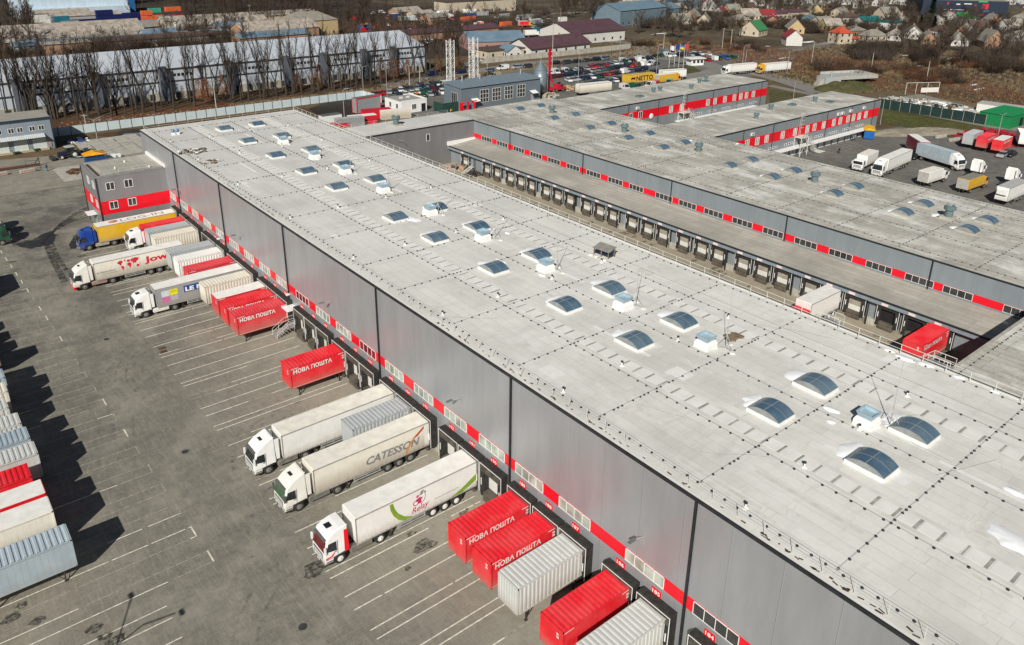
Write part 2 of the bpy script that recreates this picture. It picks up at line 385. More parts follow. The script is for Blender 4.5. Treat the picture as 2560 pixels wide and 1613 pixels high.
sheet('mud_patch', [S(*p) for p in ((770, 272), (815, 256), (860, 246), (905, 246), (945, 260), (950, 272), (930, 285), (860, 292), (800, 292))], -.02, G_MUD)
sheet('woodland_floor', [(-60, 236.5), (182, 236.5), (182, 268), (-60, 268)], -.03, G_SOIL)
sheet('forecourt', [(104, 164), (228, 164), (228, 172), (182, 200), (104, 200)], -.03, m_ground('reddish_paving', (.24, .155, .12), (.30, .21, .17), (.17, .12, .10)))
sheet('car_park', [(120, 200), (226, 176), (300, 190), (345, 205), (300, 250), (215, 250), (120, 244)], -.025, G_ASPH)
sheet('truck_yard', [(145, -20), (320, -20), (262, 106), (219, 106.8), (145, 106.8)], -.03, G_ASPH)
sheet('lawn_strip', [S(*p) for p in ((1350, 185), (1560, 160), (1600, 148), (1590, 158), (1420, 176), (1352, 196))], -.012, G_GRASS)
sheet('lawn_island', [S(*p) for p in ((1655, 170), (1730, 165), (1755, 178), (1740, 186), (1700, 188), (1660, 180))], -.012, G_GRASS)
sheet('lawn', [S(*p) for p in ((2200, 270), (2462, 312), (2455, 325), (2380, 345), (2290, 325), (2205, 306))], -.012, G_GRASS)
sheet('lawn', [S(*p) for p in ((1922, 222), (2020, 240), (1960, 262), (1925, 262))], -.012, G_GRASS)
sheet('verge', [S(*p) for p in ((1930, 205), (1970, 190), (2080, 160), (2130, 190), (2060, 215), (2000, 222))], -.014, G_GRASS)
def road(name, pts, wd, z, m):
    mb = MB(); P = [Vector((*S(*p), z)) for p in pts]; L = []
    for i, p in enumerate(P):
        d = (P[min(i+1, len(P)-1)]-P[max(i-1, 0)]).normalized(); nrm = Vector((-d.y, d.x, 0)); L.append((p-nrm*wd/2, p+nrm*wd/2))
    for a, b in zip(L, L[1:]): mb.quad(a[0], b[0], b[1], a[1])
    return tag(mb.build(name, m), kind='structure')
road('road', [(960, 215), (1100, 191), (1300, 160), (1500, 141), (1600, 129), (1613, 122), (1590, 113), (1530, 103)], 7, -.008, G_ROAD)
road('road', [(1612, 122), (1700, 118), (1800, 122), (1900, 126), (2100, 112)], 6, -.006, G_ASPH)
road('access_road', [(1640, 195), (1720, 192), (1775, 183), (1800, 172), (1770, 160), (1700, 150), (1620, 140), (1595, 130)], 9, -.004, G_ROAD)
road('access_road', [(1810, 168), (1870, 176), (1960, 200), (2060, 232)], 10, -.010, G_ROAD)
road('footpath', [(1925, 214), (1990, 228), (2050, 240)], 4, -.002, G_ROAD)
road('street', [(1280, 40), (1500, 28), (1900, 10)], 8, -.02, G_ROAD)
road('street', [(1925, 140), (2100, 100), (2300, 90), (2560, 80)], 5, -.02, G_ROAD)
road('service_track', [(960, 205), (700, 236), (560, 255)], 3.4, -.012, G_MUD)
# old concrete slabs in the store yard
mb = MB(); random.seed(3)
for i in range(5):
    for j in range(7):
        a = S(262+i*16-j*0, 330+j*0) if 0 else (37+i*3.1+random.uniform(-.1, .1), 206+j*3.0)
        mb.box(a[0], a[1], -.03, a[0]+2.95, a[1]+2.85, .01+random.uniform(0, .03))
tag(mb.build('concrete_slabs', M_CONC), kind='structure')
mb = MB()
for i in range(4):
    for j in range(4): mb.box(28+i*3.2, 190+j*3.2, -.03, 31.1+i*3.2, 193.1+j*3.2, .01)
tag(mb.build('concrete_slabs', M_YARD if 'M_YARD' in globals() else M_CONC), kind='structure')

# yard markings ---------------------------------------------------------------
DOCKS = {184: 23.7, 185: 28.8, 186: 32.6, 187: 37.85, 188: 41.35, 189: 45.0, 190: 49.3, 191: 52.85, 192: 56.4, 193: 61.3, 194: 64.85, 195: 68.4,
         196: 73.2, 197: 76.7, 198: 80.25, 199: 84.7, 200: 88.25, 201: 91.7, 202: 97.05, 203: 100.6, 204: 104.0, 205: 109.05, 206: 112.45, 207: 116.1,
         208: 120.9, 209: 124.75, 210: 128.0, 211: 133.05, 212: 136.5, 213: 139.5, 214: 144.6}
mb = MB(); mf = MB()
for nme, y in list(DOCKS.items())+[(0, 20.0), (0, 14.5), (0, 11)]:
    for e in (-1.3, 1.3):
        x = 21.4
        while x < 37.4:
            l = random.choice((2.6, 5, 8)); x2 = min(37.5, x+l)
            (mb if random.random() < .9 else mf).box(x, y+e-.055, -.019, x2, y+e+.055, -.012); x = x2+random.choice((0, 0, .25))
k = 0; y = 58.8
while y < 190:
    xe = 14.2-(y-58.8)*.0365; t0 = y
    for yy in (y, y+1.55):
        x = -30.0
        while x < xe:
            l = random.choice((3, 6, 9)); x2 = min(xe, x+l)
            (mb if random.random() < (.5 if y < 70 else .12) else mf).box(x, yy-.05, -.019, x2, yy+.05, -.012); x = x2+random.choice((0, .3, .5))
    (mb if random.random() < .4 else mf).box(xe, y-.05, -.019, xe+.14, y+1.6, -.011); y += 4.02
for y0 in (54.7, 50.8, 46.8):
    for yy in (y0, y0+1.5): mb.box(-30, yy-.05, -.019, 9.5, yy+.05, -.012)
tag(mb.build('parking_markings', M_LINE), kind='structure'); tag(mf.build('worn_parking_markings', M_LINEF), kind='structure')
mb = MB()
for nme, y in DOCKS.items():
    for xx in (101.5, ):
        mb.box(92, y-1.8, -.014, 103.5, y-1.7, -.008)
for i in range(14): mb.box(*(lambda a: (a[0], a[1]-5.2, -.029, a[0]+.12, a[1], -.02))((183+i*2.7, 106)))
for i in range(9):
    for y0, y1 in ((62, 68), (70.5, 76.5)): mb.box(232+i*3.0, y0-i*.0, -.029, 232.14+i*3.0, y1, -.02)
tag(mb.build('bay_markings', M_LINEF), kind='structure')

def m_stain(name, col, lo, hi, amt=.9, sc_=1.2):
    g = NG(name); p = g.pos(); f = g.math('MULTIPLY', g.ramp(g.noise(p, sc_, 5, .7), lo, hi), amt)
    tr = g.n('BsdfTransparent'); mx = g.n('MixShader'); g.l(f, mx.inputs[0]); g.l(tr.outputs[0], mx.inputs[1]); g.l(g.b.outputs[0], mx.inputs[2])
    g.l(mx.outputs[0], g.t.nodes['Material Output'].inputs[0]); return g.out(col, .8, 0, .3)
M_TRACK = m_stain('tyre_track', (.035, .033, .034), .36, .66, .8, .9)
M_OIL = m_stain('oil_stain', (.04, .036, .032), .40, .60, .75, 2.6)
M_FAINT = m_stain('faint_tyre_mark', (.05, .048, .045), .45, .9, .45, 1.1)
M_WET = m_stain('wet_patch', (.028, .03, .036), .30, .5, .95, .35)
mb = MB(); ti = [0]
def band(mb, pts, wd, z=-.008):
    P = [Vector((*p, z)) for p in pts]; L = []
    for i, p in enumerate(P):
        d = (P[min(i+1, len(P)-1)]-P[max(i-1, 0)]).normalized(); nrm = Vector((-d.y, d.x, 0)); L.append((p-nrm*wd/2, p+nrm*wd/2))
    for a, b in zip(L, L[1:]): mb.quad(a[0], b[0], b[1], a[1])
for off in (0, 4, 8, 14, 22, 30):
    P = [S(90+off*.4, 618), S(118+off*.7, 590-off*.5), S(150+off, 560-off*.2), S(190+off, 530+off*.4), S(228+off*.3, 512+off*.5)]
    Q = []
    for a, b in zip(P, P[1:]):
        for t in range(5): Q.append((a[0]+(b[0]-a[0])*t/5, a[1]+(b[1]-a[1])*t/5))
    band(mb, Q, .45, -.0085+off*.0002)
band(mb, [S(112, 600), S(128, 640), S(148, 680), S(162, 705)], 1.0, -.0078); band(mb, [S(122, 592), S(143, 640), S(166, 676)], .7, -.0072)
band(mb, [S(30, 612), S(70, 605), S(95, 600), S(118, 585), S(135, 592)], 2.2, -.0066)
tag(mb.build('tyre_tracks', M_TRACK), kind='structure')
mb = MB()
mb.poly([(*S(*p), -.006) for p in ((84, 600), (104, 586), (126, 578), (140, 588), (136, 604), (120, 616), (100, 614), (80, 622), (50, 618), (40, 608), (62, 606))])
mb.poly([(*S(*p), -.0055) for p in ((172, 612), (185, 590), (200, 578), (208, 585), (196, 602), (190, 622), (176, 622))])
tag(mb.build('wet_patches', M_WET), kind='structure')
mb = MB()
for cx, cy, r, a0, a1 in ((8, 150, 9, .3, 1.5), (9, 140, 12, .2, 1.35), (12, 134, 14, .1, 1.2), (21, 118, 9, .1, 1.5), (18, 88, 12, 0, 1.3), (20, 62, 9, .1, 1.6), (1.5+17, 100, 9.5, -.2, 1.5), (20, 100, 11.6, -.2, 1.45), (22, 74, 8, .2, 1.7), (24, 74, 10, .2, 1.6), (17, 126, 7, -.3, 1.2), (15, 50, 10, .1, 1.3)):
    for o_ in (0, 1.9):
        band(mb, [(cx-r*0-(r+o_)*cos(a0+(a1-a0)*t/14)+8, cy+(r+o_)*sin(a0+(a1-a0)*t/14)-6) for t in range(15)], .28, -.009+o_*.0003+cx*1e-5)
tag(mb.build('faint_tyre_marks', M_FAINT), kind='structure')
mb = MB(); random.seed(11)
for px, py, r in ((788, 1422, 1.0), (1064, 1363, .9), (1028, 1335, .4), (1020, 1420, .3), (55, 1512, .4), (30, 1545, .7), (92, 1552, .5), (235, 1572, .5), (262, 1590, .5), (290, 1600, .6), (28, 655, .5), (205, 640, .6), (1160, 1281, .5), (1520, 1350, .8)):
    x, y = S(px, py); mb.poly([(x+r*cos(t*pi/6)*random.uniform(.6, 1.15)*1.4, y+r*sin(t*pi/6)*random.uniform(.6, 1.1), -.0065+r*.0005) for t in range(12)])
tag(mb.build('oil_stains', M_OIL), kind='structure')
mb = MB()
for i in range(34):
    y = 30+random.random()*112; x = 100.5+random.random()*3
    mb.poly([(x-random.random()*.4+.9*cos(t*pi/5)*random.uniform(.5, 1.2), y+.5*sin(t*pi/5)*random.uniform(.5, 1.4), -.006+i*.0001) for t in range(10)])
tag(mb.build('court_oil_stains', m_stain('court_stain', (.10, .078, .05), .35, .65, .6, 1.5)), kind='structure')
for i, (px, py, lb) in enumerate(((757, 1567, 'round cast iron manhole cover with worn concrete collar near the bottom edge'), (463, 1129, 'round manhole cover in the paving left of the white lorries'), (266, 848, 'small round manhole cover in the middle of the yard'))):
    x, y = S(px, py); t = thing('manhole', lb, 'manhole', (x, y, -.02), 0, 'manhole covers in the yard')
    MB().lathe(0, 0, [(.62, 0), (.62, .012), (.60, .014)], 24).build('collar', mat('collar_concrete', (.20, .19, .16), .9, 0, .3, 3), t)
    MB().lathe(0, 0, [(.36, .008), (.36, .022), (.33, .024)], 20).build('cover', mat('cast_iron', (.07, .066, .06), .6, .3, .3), t)
x, y = S(407, 875); t = thing('drain_grate', 'pair of rusty square drain grates among chalk marks in the yard', 'drain', (x, y, -.02))
for k in (0, 1):
    g = MB(); g.box(-.5+k*.15, -.9+k*1.05, 0, .4+k*.15, -.1+k*1.05, .014); g.build('grate', mat('rusty_grate', (.10, .065, .04), .8, .1, .4), t)

# ------------------------------------------------------------------ windows, shelters
def window_x(root, X, ya, yb, z0, z1, panes, gl, side=-1):
    """strip window on a wall facing -x"""
    f = MB(); fw = .05; d = .05
    f.box(X-d, ya, z0, X, yb, z0+fw); f.box(X-d, ya, z1-fw, X, yb, z1)
    for i in range(panes+1):
        y = ya+(yb-ya)*i/panes; y = min(max(y, ya+fw/2), yb-fw/2); f.box(X-d-.004, y-fw/2, z0, X, y+fw/2, z1)
    fo = f.build('window', M_WHITE, root, True)
    g = MB(); g.box(X-.02, ya+fw*.3, z0+fw*.3, X-.006, yb-fw*.3, z1-fw*.3)
    go = g.build('pane', gl, None); off = root.location
    for v in go.data.vertices: v.co -= off
    go.parent = fo
    return fo
def window_y(root, Y, xa, xb, z0, z1, panes, gl, rows=1):
    """window on a wall facing -y"""
    f = MB(); fw = .09; d = .06
    f.box(xa, Y-d, z0, xb, Y, z0+fw); f.box(xa, Y-d, z1-fw, xb, Y, z1)
    for r in range(1, rows): z = z0+(z1-z0)*r/rows; f.box(xa, Y-d-.003, z-fw/2, xb, Y, z+fw/2)
    for i in range(panes+1):
        x = xa+(xb-xa)*i/panes; x = min(max(x, xa+fw/2), xb-fw/2); f.box(x-fw/2, Y-d-.006, z0, x+fw/2, Y, z1)
    fo = f.build('window', M_WHITE, root, True)
    g = MB(); g.box(xa+fw*.3, Y-.025, z0+fw*.3, xb-fw*.3, Y-.008, z1-fw*.3); go = g.build('pane', gl, None); off = root.location
    for v in go.data.vertices: v.co -= off
    go.parent = fo
    return fo
def sub(mb, name, m, root, part):
    o = mb.build(name, m, None); off = root.location.copy()
    if part.location.length > 0: off = off+part.location
    for v in o.data.vertices: v.co -= off
    o.parent = part; return o
def shelter(root, XW, y, ztop, dep, wd=3.36, open_=False, court=False):
    """rubber dock shelter with its sectional door, on a wall facing -x"""
    X = XW-dep; h = wd/2; m = MB(); cw = .55; hd = .85 if not court else .55
    # slightly sagging rubber box: top hood and the two side curtains
    m.prism_y([(XW, ztop+.12), (X+.1, ztop+.12), (X, ztop), (X, ztop-hd), (X+.14, ztop-hd-.05), (XW, ztop-hd)][::-1], y-h, y+h)
    for s_ in (-1, 1):
        a, b = sorted((y+s_*h, y+s_*(h-cw))); m.box(X+.006, a, .75, XW, b, ztop-hd)
    p = m.build('dock_shelter', M_RUBBER, root, True)
    e = MB(); t = .05
    e.box(X-.022, y-h-.02, ztop-.05, X-.004, y+h+.02, ztop+.03)
    for s_ in (-1, 1):
        a, b = sorted((y+s_*(h+.02), y+s_*(h-.045))); e.box(X-.022, a, .8, X-.004, b, ztop-.05)
    sub(e, 'white_edging', M_WHITE, root, p)
    for s_ in (-1, 1): e = MB(); e.box(X-.028, y+s_*(h-.27)-.05, 1.75, X-.002, y+s_*(h-.27)+.05, 2.55); sub(e, 'guide_mark', M_WHITE, root, p)
    e = MB(); e.box(X-.012, y-h+.12, ztop-hd+.02, X-.001, y+h-.12, ztop-.14); sub(e, 'head_curtain', M_WORN if not court else M_RUBBER, root, p)
    dx = XW-.10
    if open_:
        e = MB(); e.box(dx, y-1.15, 1.15, dx+.06, y+1.15, ztop-hd-.02); sub(e, 'opening', M_DARK, root, p)
    else:
        e = MB()
        zz = [1.15, 1.95, 2.7, ztop-hd-.02]
        e.box(dx-.02, y-1.15, 1.15, dx+.06, y+1.15, zz[1] if court else ztop-hd-.02)
        sub(e, 'door_panel', M_OFFW, root, p)
        if court:
            e = MB(); e.box(dx-.018, y-1.15, zz[1]+.03, dx+.058, y+1.15, ztop-hd-.02); sub(e, 'upper_door_panel', M_BEIGE, root, p)
    e = MB(); e.box(X-.05, y-1.05, .78, XW-.06, y+1.05, 1.12); e.box(X-.10, y-1.02, .15, X+.2, y+1.02, .72)
    sub(e, 'dock_leveller', mat('leveller_steel', (.11, .095, .075), .8, .1, .35), root, p)
    for s_ in (-1, 1): e = MB(); e.box(X-.16, y+s_*1.2-.13, .7, X+.05, y+s_*1.2+.13, 1.15); sub(e, 'dock_bumper', M_RUBBER, root, p)
    return p
def sign_x(root, X, y, z, txt, wd=.95, ht=.62, part='dock_number_sign', fm=None):
    m = MB(); m.box(X-.04, y-wd/2, z-ht/2, X, y+wd/2, z+ht/2); p = m.build(part, fm or M_RED, root, True)
    t = MB(); text(t, txt, (X-.048, y+wd*.40, z-ht*.30), (0, -1, 0), (0, 0, 1), wd*.8, ht*.6, .02)
    sub(t, 'digits', M_TWHITE, root, p); return p
def lamp_x(root, X, y, z):
    m = MB(); m.path([(X, y, z-.9), (X-.12, y, z), (X-1.0, y+.1, z+.12)], .03, 5)
    p = m.build('wall_lamp', M_STEEL, root, True)
    m = MB(); m.cbox(X-1.3, y+.12, z+.13, .7, .26, .1); sub(m, 'lamp_head', mat('lamp_grey', (.16, .18, .18), .5, .2), root, p)
def railing(root, pts, spacing, h=1.0, r=.016, name='roof_railing', m=None, rails=(1.0, .5), in_off=(0, 0)):
    b = MB()
    for a, c in zip(pts, pts[1:]):
        a = Vector(a); c = Vector(c); n = max(1, int(round((c-a).length/spacing)))
        for i in range(n+1):
            q = a+(c-a)*i/n; b.tube(q, q+Vector((0, 0, h)), r*1.3, n=4)
        for k in rails: b.tube(a+Vector((0, 0, h*k)), c+Vector((0, 0, h*k)), r, n=4)
    return b.build(name, m or M_RAIL, root, True)
def skylight(root, x, y, z, sx=2.25, sy=3.0, hh=.50, mir=1, km=None):
    """curb with a barrel-vault dome that arches along y"""
    k = MB(); k.box(x-sx/2-.05, y-sy/2-.05, z, x+sx/2+.05, y+sy/2+.05, z+.28)
    p = k.build('skylight', km or M_WHITE, root, True)
    n = 12; z0 = z+.29; P = []
    for i in range(n+1):
        a = -sy/2+sy*i/n; P.append((a, z0+hh*(1-abs(2*a/sy)**2.3) if abs(2*a/sy) < 1 else z0))
    g = MB()
    for (a, za), (b, zb) in zip(P, P[1:]): g.quad((x-sx/2, y+a, za), (x+sx/2, y+a, za), (x+sx/2, y+b, zb), (x-sx/2, y+b, zb))
    o = sub(g, 'dome', M_GLASSB, root, p); o.data.polygons.foreach_set('use_smooth', [True]*len(o.data.polygons))
    for s_ in (-1, 1): e = MB(); e.poly([(x+s_*sx/2*.985, y+a, zz-.02) for a, zz in (P if s_ > 0 else P[::-1])]); sub(e, 'end_cheek', mat('skylight_cheek', (.26, .275, .27), .5), root, p)
    e = MB()
    for xx in (x-sx/2, x, x+sx/2):
        for (a, za), (b, zb) in zip(P, P[1:]): e.tube((xx, y+a, za+.01), (xx, y+b, zb+.01), .022 if xx != x else .014, n=4, cap=False)
    for a, za in (P[0], P[-1], P[n//2]): e.tube((x-sx/2, y+a, za+.012), (x+sx/2, y+a, za+.012), .03, n=4)
    sub(e, 'dome_rib', mat('skylight_frame', (.30, .34, .36), .45, .2), root, p)
def vent_box(root, x, y, z):
    k = MB(); q, p_ = .80, .64; v = [(-q, -q, 0), (q, -q, 0), (q, q, 0), (-q, q, 0), (-q*.97, -q*.97, .5), (q*.97, -q*.97, .5), (q*.97, q*.97, .5), (-q*.97, q*.97, .5), (-p_, -p_, .78), (p_, -p_, .78), (p_, p_, .78), (-p_, p_, .78)]
    k.add([(x+a, y+b, z+c) for a, b, c in v], [(0, 1, 5, 4), (1, 2, 6, 5), (2, 3, 7, 6), (3, 0, 4, 7), (4, 5, 9, 8), (5, 6, 10, 9), (6, 7, 11, 10), (7, 4, 8, 11), (8, 9, 10, 11)])
    p = k.build('roof_vent', M_WHITE, root, True)
    h = MB(); A, B = .54, .72
    vs = [(-A, -A, .96), (A, -A, .96), (A, A, .96), (-A, A, .96), (-B, -B, 1.5), (B, -B, 1.5), (B, B, 1.5), (-B, B, 1.5), (-B+.12, -B+.12, 1.5), (B-.12, -B+.12, 1.5), (B-.12, B-.12, 1.5), (-B+.12, B-.12, 1.5), (-B+.2, -B+.2, 1.2), (B-.2, -B+.2, 1.2), (B-.2, B-.2, 1.2), (-B+.2, B-.2, 1.2)]
    F = [(i, (i+1) % 4, (i+1) % 4+4, i+4) for i in range(4)]+[(i+4, (i+1) % 4+4, (i+1) % 4+8, i+8) for i in range(4)]+[(i+8, (i+1) % 4+8, (i+1) % 4+12, i+12) for i in range(4)]+[(12, 13, 14, 15)]
    h.add([(x+a, y+b, z+c) for a, b, c in vs], F); h.v = [(a, b, z+.80+(c-z-.96)*.85) for a, b, c in h.v]; sub(h, 'cowl', M_VENT, root, p)
def vent_teal(root, x, y, z, s=1.0):
    k = MB(); k.box(x-1.0*s, y-1.0*s, z, x+1.0*s, y+1.0*s, z+.35); p = k.build('roof_vent', M_CONC, root, True)
    h = MB(); h.lathe(x, y, [(.62*s, z+.36), (.62*s, z+1.3*s), (.9*s, z+1.5*s), (.9*s, z+2.0*s), (.62*s, z+2.15*s), (.5*s, z+1.9*s)], 10); sub(h, 'cowl', M_VENTD, root, p)
def rod(x, y, z, lab, h=6.0):
    t = thing('lightning_rod', lab, 'lightning rod', (x, y, z), random.uniform(0, 1), 'lightning rods standing on the main roof')
    m = MB(); F = [(1.0*cos(a), 1.0*sin(a)) for a in (.2, 2.3, 4.4)]
    m.tube((0, 0, 0), (0, 0, h*.45), .045, .035); m.tube((0, 0, h*.45), (0, 0, h), .025, .012)
    m.build('mast', M_STEEL, t); m = MB()
    for a, b in F: m.tube((a, b, .12), (0, 0, 1.5), .025, n=4); m.tube((a, b, .12), (0, 0, .2), .025, n=4)
    m.build('tripod', M_STEEL, t)
    for a, b in F: MB().lathe(a, b, [(.30, 0), (.30, .12), (.22, .15)], 12).build('foot_weight', M_OFFW, t)
def conductor_grid(lab, xs, ys, x0, x1, y0, y1, z, cam=(0, 0)):
    t = thing('lightning_conductor', lab, 'conductor', (x0, y0, z)); wi = MB(); H = []
    for x in xs: wi.tube((x, y0, z+.10), (x, y1, z+.10), .009, n=3); H += [(x+random.uniform(-.02, .02), y0+.4+i*1.12+random.uniform(-.12, .12)) for i in range(int((y1-y0)/1.12))]
    for y in ys:
        wi.tube((x0, y, z+.105), (x1, y, z+.105), .009, n=3); q = x0+.3
        while q < x1: H.append((q, y+random.uniform(-.02, .02))); q += random.choice((.9, 1.1, 1.3, .5))
    wi.build('wire', mat('conductor_wire', (.16, .16, .16), .6, .3), t, True)
    H.sort(key=lambda p: p[0]**2+p[1]**2)
    H = [p for p in H if p[1] > 8 or p[0] < 0 or True]
    pr = None
    prof = [(.095, 0), (.11, .03), (.085, .09), (.04, .12)]
    for p in H[:100]:
        if pr is None: pr = MB().lathe(0, 0, prof, 8).build('wire_holder', M_BLACK, t); o = pr
        else: o = pr.copy(); COL.objects.link(o); o.parent = t
        o.location = (p[0]-x0, p[1]-y0, 0)
    m = MB()
    for p in H[100:]: m.lathe(p[0], p[1], [(.095, z), (.11, z+.03), (.085, z+.09), (.04, z+.12)], 6)
    o = m.build('wire_holders', M_BLACK, t, True); o['kind'] = 'stuff'

def stoned(x, y, z, r, ry, seed, name='snow_patch'):
    """low melting snow heap with an uneven outline"""
    R = random.Random(seed); n = 22; ph = [R.uniform(.5, 1.35) for _ in range(n)]; ph = [(ph[i-1]+2*ph[i]+ph[(i+1) % n])/4 for i in range(n)]
    vs = [(x+r*ph[i]*cos(2*pi*i/n), y+ry*ph[i]*sin(2*pi*i/n), z+.004) for i in range(n)]+[(x+.72*r*ph[i]*cos(2*pi*i/n), y+.72*ry*ph[i]*sin(2*pi*i/n), z+.10+R.uniform(-.02, .03)) for i in range(n)]+[(x, y, z+.13)]
    m = MB(); m.add(vs, [(i, (i+1) % n, (i+1) % n+n, i+n) for i in range(n)]+[(i+n, (i+1) % n+n, 2*n) for i in range(n)])
    return tag(m.build(name, M_SNOW, smooth=True), kind='stuff')

# ------------------------------------------------------------------ the main hall
XW, XB, ZR, YN, YF = 38.6, 70.7, 15.2, -14.0, 163.2
hall = thing('warehouse_hall', 'huge silver clad warehouse hall with red window stripe and loading docks 184 to 214', 'warehouse', (XW, YN, 0))
m = MB(); m.box(XW, YN, 0, XB, YF, ZR-.12); m.build('wall', M_WALL, hall, True)
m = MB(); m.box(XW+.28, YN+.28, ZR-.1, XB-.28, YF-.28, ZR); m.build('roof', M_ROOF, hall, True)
m = MB()
m.box(XW-.10, YN, ZR-.22, XW+.02, YF+.05, ZR+.06); m.box(XB, YN, ZR-.22, XB+.1, YF+.05, ZR+.06); m.box(XW+.02, YF, ZR-.22, XB, YF+.1, ZR+.06)
m.build('roof_trim', M_BLACK, hall, True)
m = MB(); m.box(XW+.02, YN, ZR-.02, XW+.30, YF, ZR+.05); m.box(XB-.30, YN, ZR-.02, XB, YF, ZR+.05); m.box(XW+.3, YF-.3, ZR-.02, XB-.3, YF, ZR+.05)
m.build('parapet', M_ROOFP, hall, True)
m = MB(); m.box(XW-.05, YN, 0, XW-.003, YF, .95); m.build('plinth', M_CONC, hall, True)
m = MB(); m.box(XW-.03, YN, 5.36, XW-.004, 149.1, 6.56); m.build('red_stripe', M_RED, hall, True)
WINS = [(10.2, 14.1), (15.9, 19.8), (21.9, 25.9), (28.7, 32.7), (36.7, 40.6), (42.7, 46.6), (48.2, 52.2), (54.3, 58.2), (60.3, 64.0), (66.2, 70.1), (72.3, 76.1), (78.3, 82.1), (83.9, 87.7), (89.9, 93.8), (96.5, 100.3), (102.5, 106.3), (108.5, 112.2), (114.5, 118.3), (120.4, 124.3), (126.7, 130.2), (132.9, 136.0), (138.4, 142.3), (144.9, 148.3)]
M_GLR = glass('window_red_reflection', (.16, .02, .03), .1)
for a, b in WINS:
    window_x(hall, XW-.03, a, b, 5.38, 6.54, 4, M_GLASSD if a < 26 else (M_GLASSL if int(a) not in (72, 89) else M_GLR))
for y in (142.7, 120.2, 96.3, 71.4, 47.4, 26.65, 2.5):
    m = MB(); m.box(XW-.18, y-.07, .2, XW-.05, y+.07, ZR-.2); m.box(XW-.05, y-.11, .2, XW-.004, y+.11, ZR-.2); m.build('downpipe', M_BLACK, hall, True)
for n_, y in DOCKS.items():
    shelter(hall, XW, y+.1, 4.2, .85)
    sign_x(hall, XW, y+.55, 4.48+.12, str(n_))
for y in (31.0, 55.3, 83.0, 112.3, 140.6, 8.0): lamp_x(hall, XW, y, 8.9)
for y in (94.2, 120.9): 
    m = MB(); m.cbox(XW-.3, y+2, 5.0, .5, .3, .2); m.build('security_camera', M_WHITE, hall, True)
# yard door with canopy and stair by dock 201
m = MB(); m.box(XW-.06, 94.0, 1.2, XW-.002, 95.1, 3.4); m.build('door', M_WHITE, hall, True)
m = MB(); m.box(XW-1.6, 93.7, 3.62, XW, 95.6, 3.74); m.build('door_canopy', M_WHITE, hall, True)
m = MB(); m.box(XW-1.5, 93.8, 1.08, XW-.06, 95.3, 1.18)
for i in range(6): m.box(XW-1.5-.3*(i+1), 93.9, 1.0-.17*i-.04, XW-1.5-.3*i, 95.2, 1.0-.17*i)
m.build('stair', M_STEEL, hall, True)
railing(hall, [(XW-.1, 93.8, 1.15), (XW-1.5, 93.8, 1.15), (XW-3.3, 93.8, .05)], 1.1, 1.0, .025, 'stair_railing'); railing(hall, [(XW-.1, 95.3, 1.15), (XW-1.5, 95.3, 1.15), (XW-3.3, 95.3, .05)], 1.1, 1.0, .025, 'stair_railing')
railing(hall, [(XW+.65, YN, ZR), (XW+.65, YF-.9, ZR)], 2.1); railing(hall, [(XB-.55, 17.5, ZR), (XB-.55, YF-.9, ZR)], 2.1, 1.0, .025)
railing(hall, [(XW+.65, YF-.7, ZR), (XB-.55, YF-.7, ZR)], 2.9)
m = MB()
for (xa, xb) in ((47.65, 48.95), (61.3, 62.6)):
    y = 4.0
    while y < 160:
        m.box(xa, y, ZR+.007, xb, y+1.12, ZR+.018); y += 1.5
m.build('valley_strip', mat('valley_membrane', (.735, .725, .69), .85, 0, .08, .6), hall, True)
m = MB()
for (xa, xb) in ((47.65, 48.95), (61.3, 62.6)): m.box(xa-.45, 2, ZR+.001, xb+.45, 161, ZR+.006)
m.build('valley_gutter', mat('valley_gutter', (.67, .655, .615), .9, 0, .14, .4), hall, True)
m = MB()
random.seed(5)
for (xa, xb) in ((47.65, 48.95), (61.3, 62.6)):
    y = 4.0-.38
    while y < 160:
        m.box(xa, y+.10, ZR+.0075, xb, y+.22+random.random()*.12, ZR+.011); y += 1.5
m.build('valley_joint', mat('valley_joint_dark', (.33, .32, .29), .9, 0, .3), hall, True)['kind'] = 'stuff'  # dark joint strips between the valley patches
SKY = [21.0, 29.7, 44.9, 54.8, 67.1, 79.4, 89.2, 106.5, 117.0, 129.2, 141.7, 153.8]
for i, y in enumerate(SKY): skylight(hall, 51.75, y, ZR); skylight(hall, 58.4, y, ZR)
VENT = [24.0, 40.2, 51.0, 63.4, 75.7, 87.9, 100.7, 112.9, 124.0, 136.9]
for y in VENT: vent_box(hall, 56.6, y, ZR)
for x in (42.6, 43.4):
    m = MB(); m.box(x-.3, 155, ZR, x+.3, 155.6, ZR+.5); p = m.build('roof_fan', M_WHITE, hall, True)
    m = MB(); m.lathe(x, 155.3, [(.28, ZR+.5), (.34, ZR+.75), (.22, ZR+1.0), (.05, ZR+1.08)], 10); sub(m, 'dome_cap', mat('blue_cap', (.03, .16, .36), .4), hall, p)
for x in (40.2, 47.4, 55.2, 63.1):
    for y in (24, 42.6, 61, 80, 98, 117, 135, 150):
        m = MB(); m.lathe(x+.25, y, [(.22, ZR), (.22, ZR+.06), (.06, ZR+.12), (.06, ZR+.4)], 8); p = m.build('breather_pipe', M_WHITE, hall, True)
        m = MB(); m.lathe(x+.25, y, [(.12, ZR+.4), (.12, ZR+.5), (.05, ZR+.56)], 8); sub(m, 'pipe_cap', M_BLACK, hall, p)
wh = ['nearest the camera', 'second from the front', 'third from the front', 'fourth from the front', 'fifth from the front', 'sixth from the front', 'seventh from the front', 'eighth from the front', 'ninth from the front', 'tenth from the front']
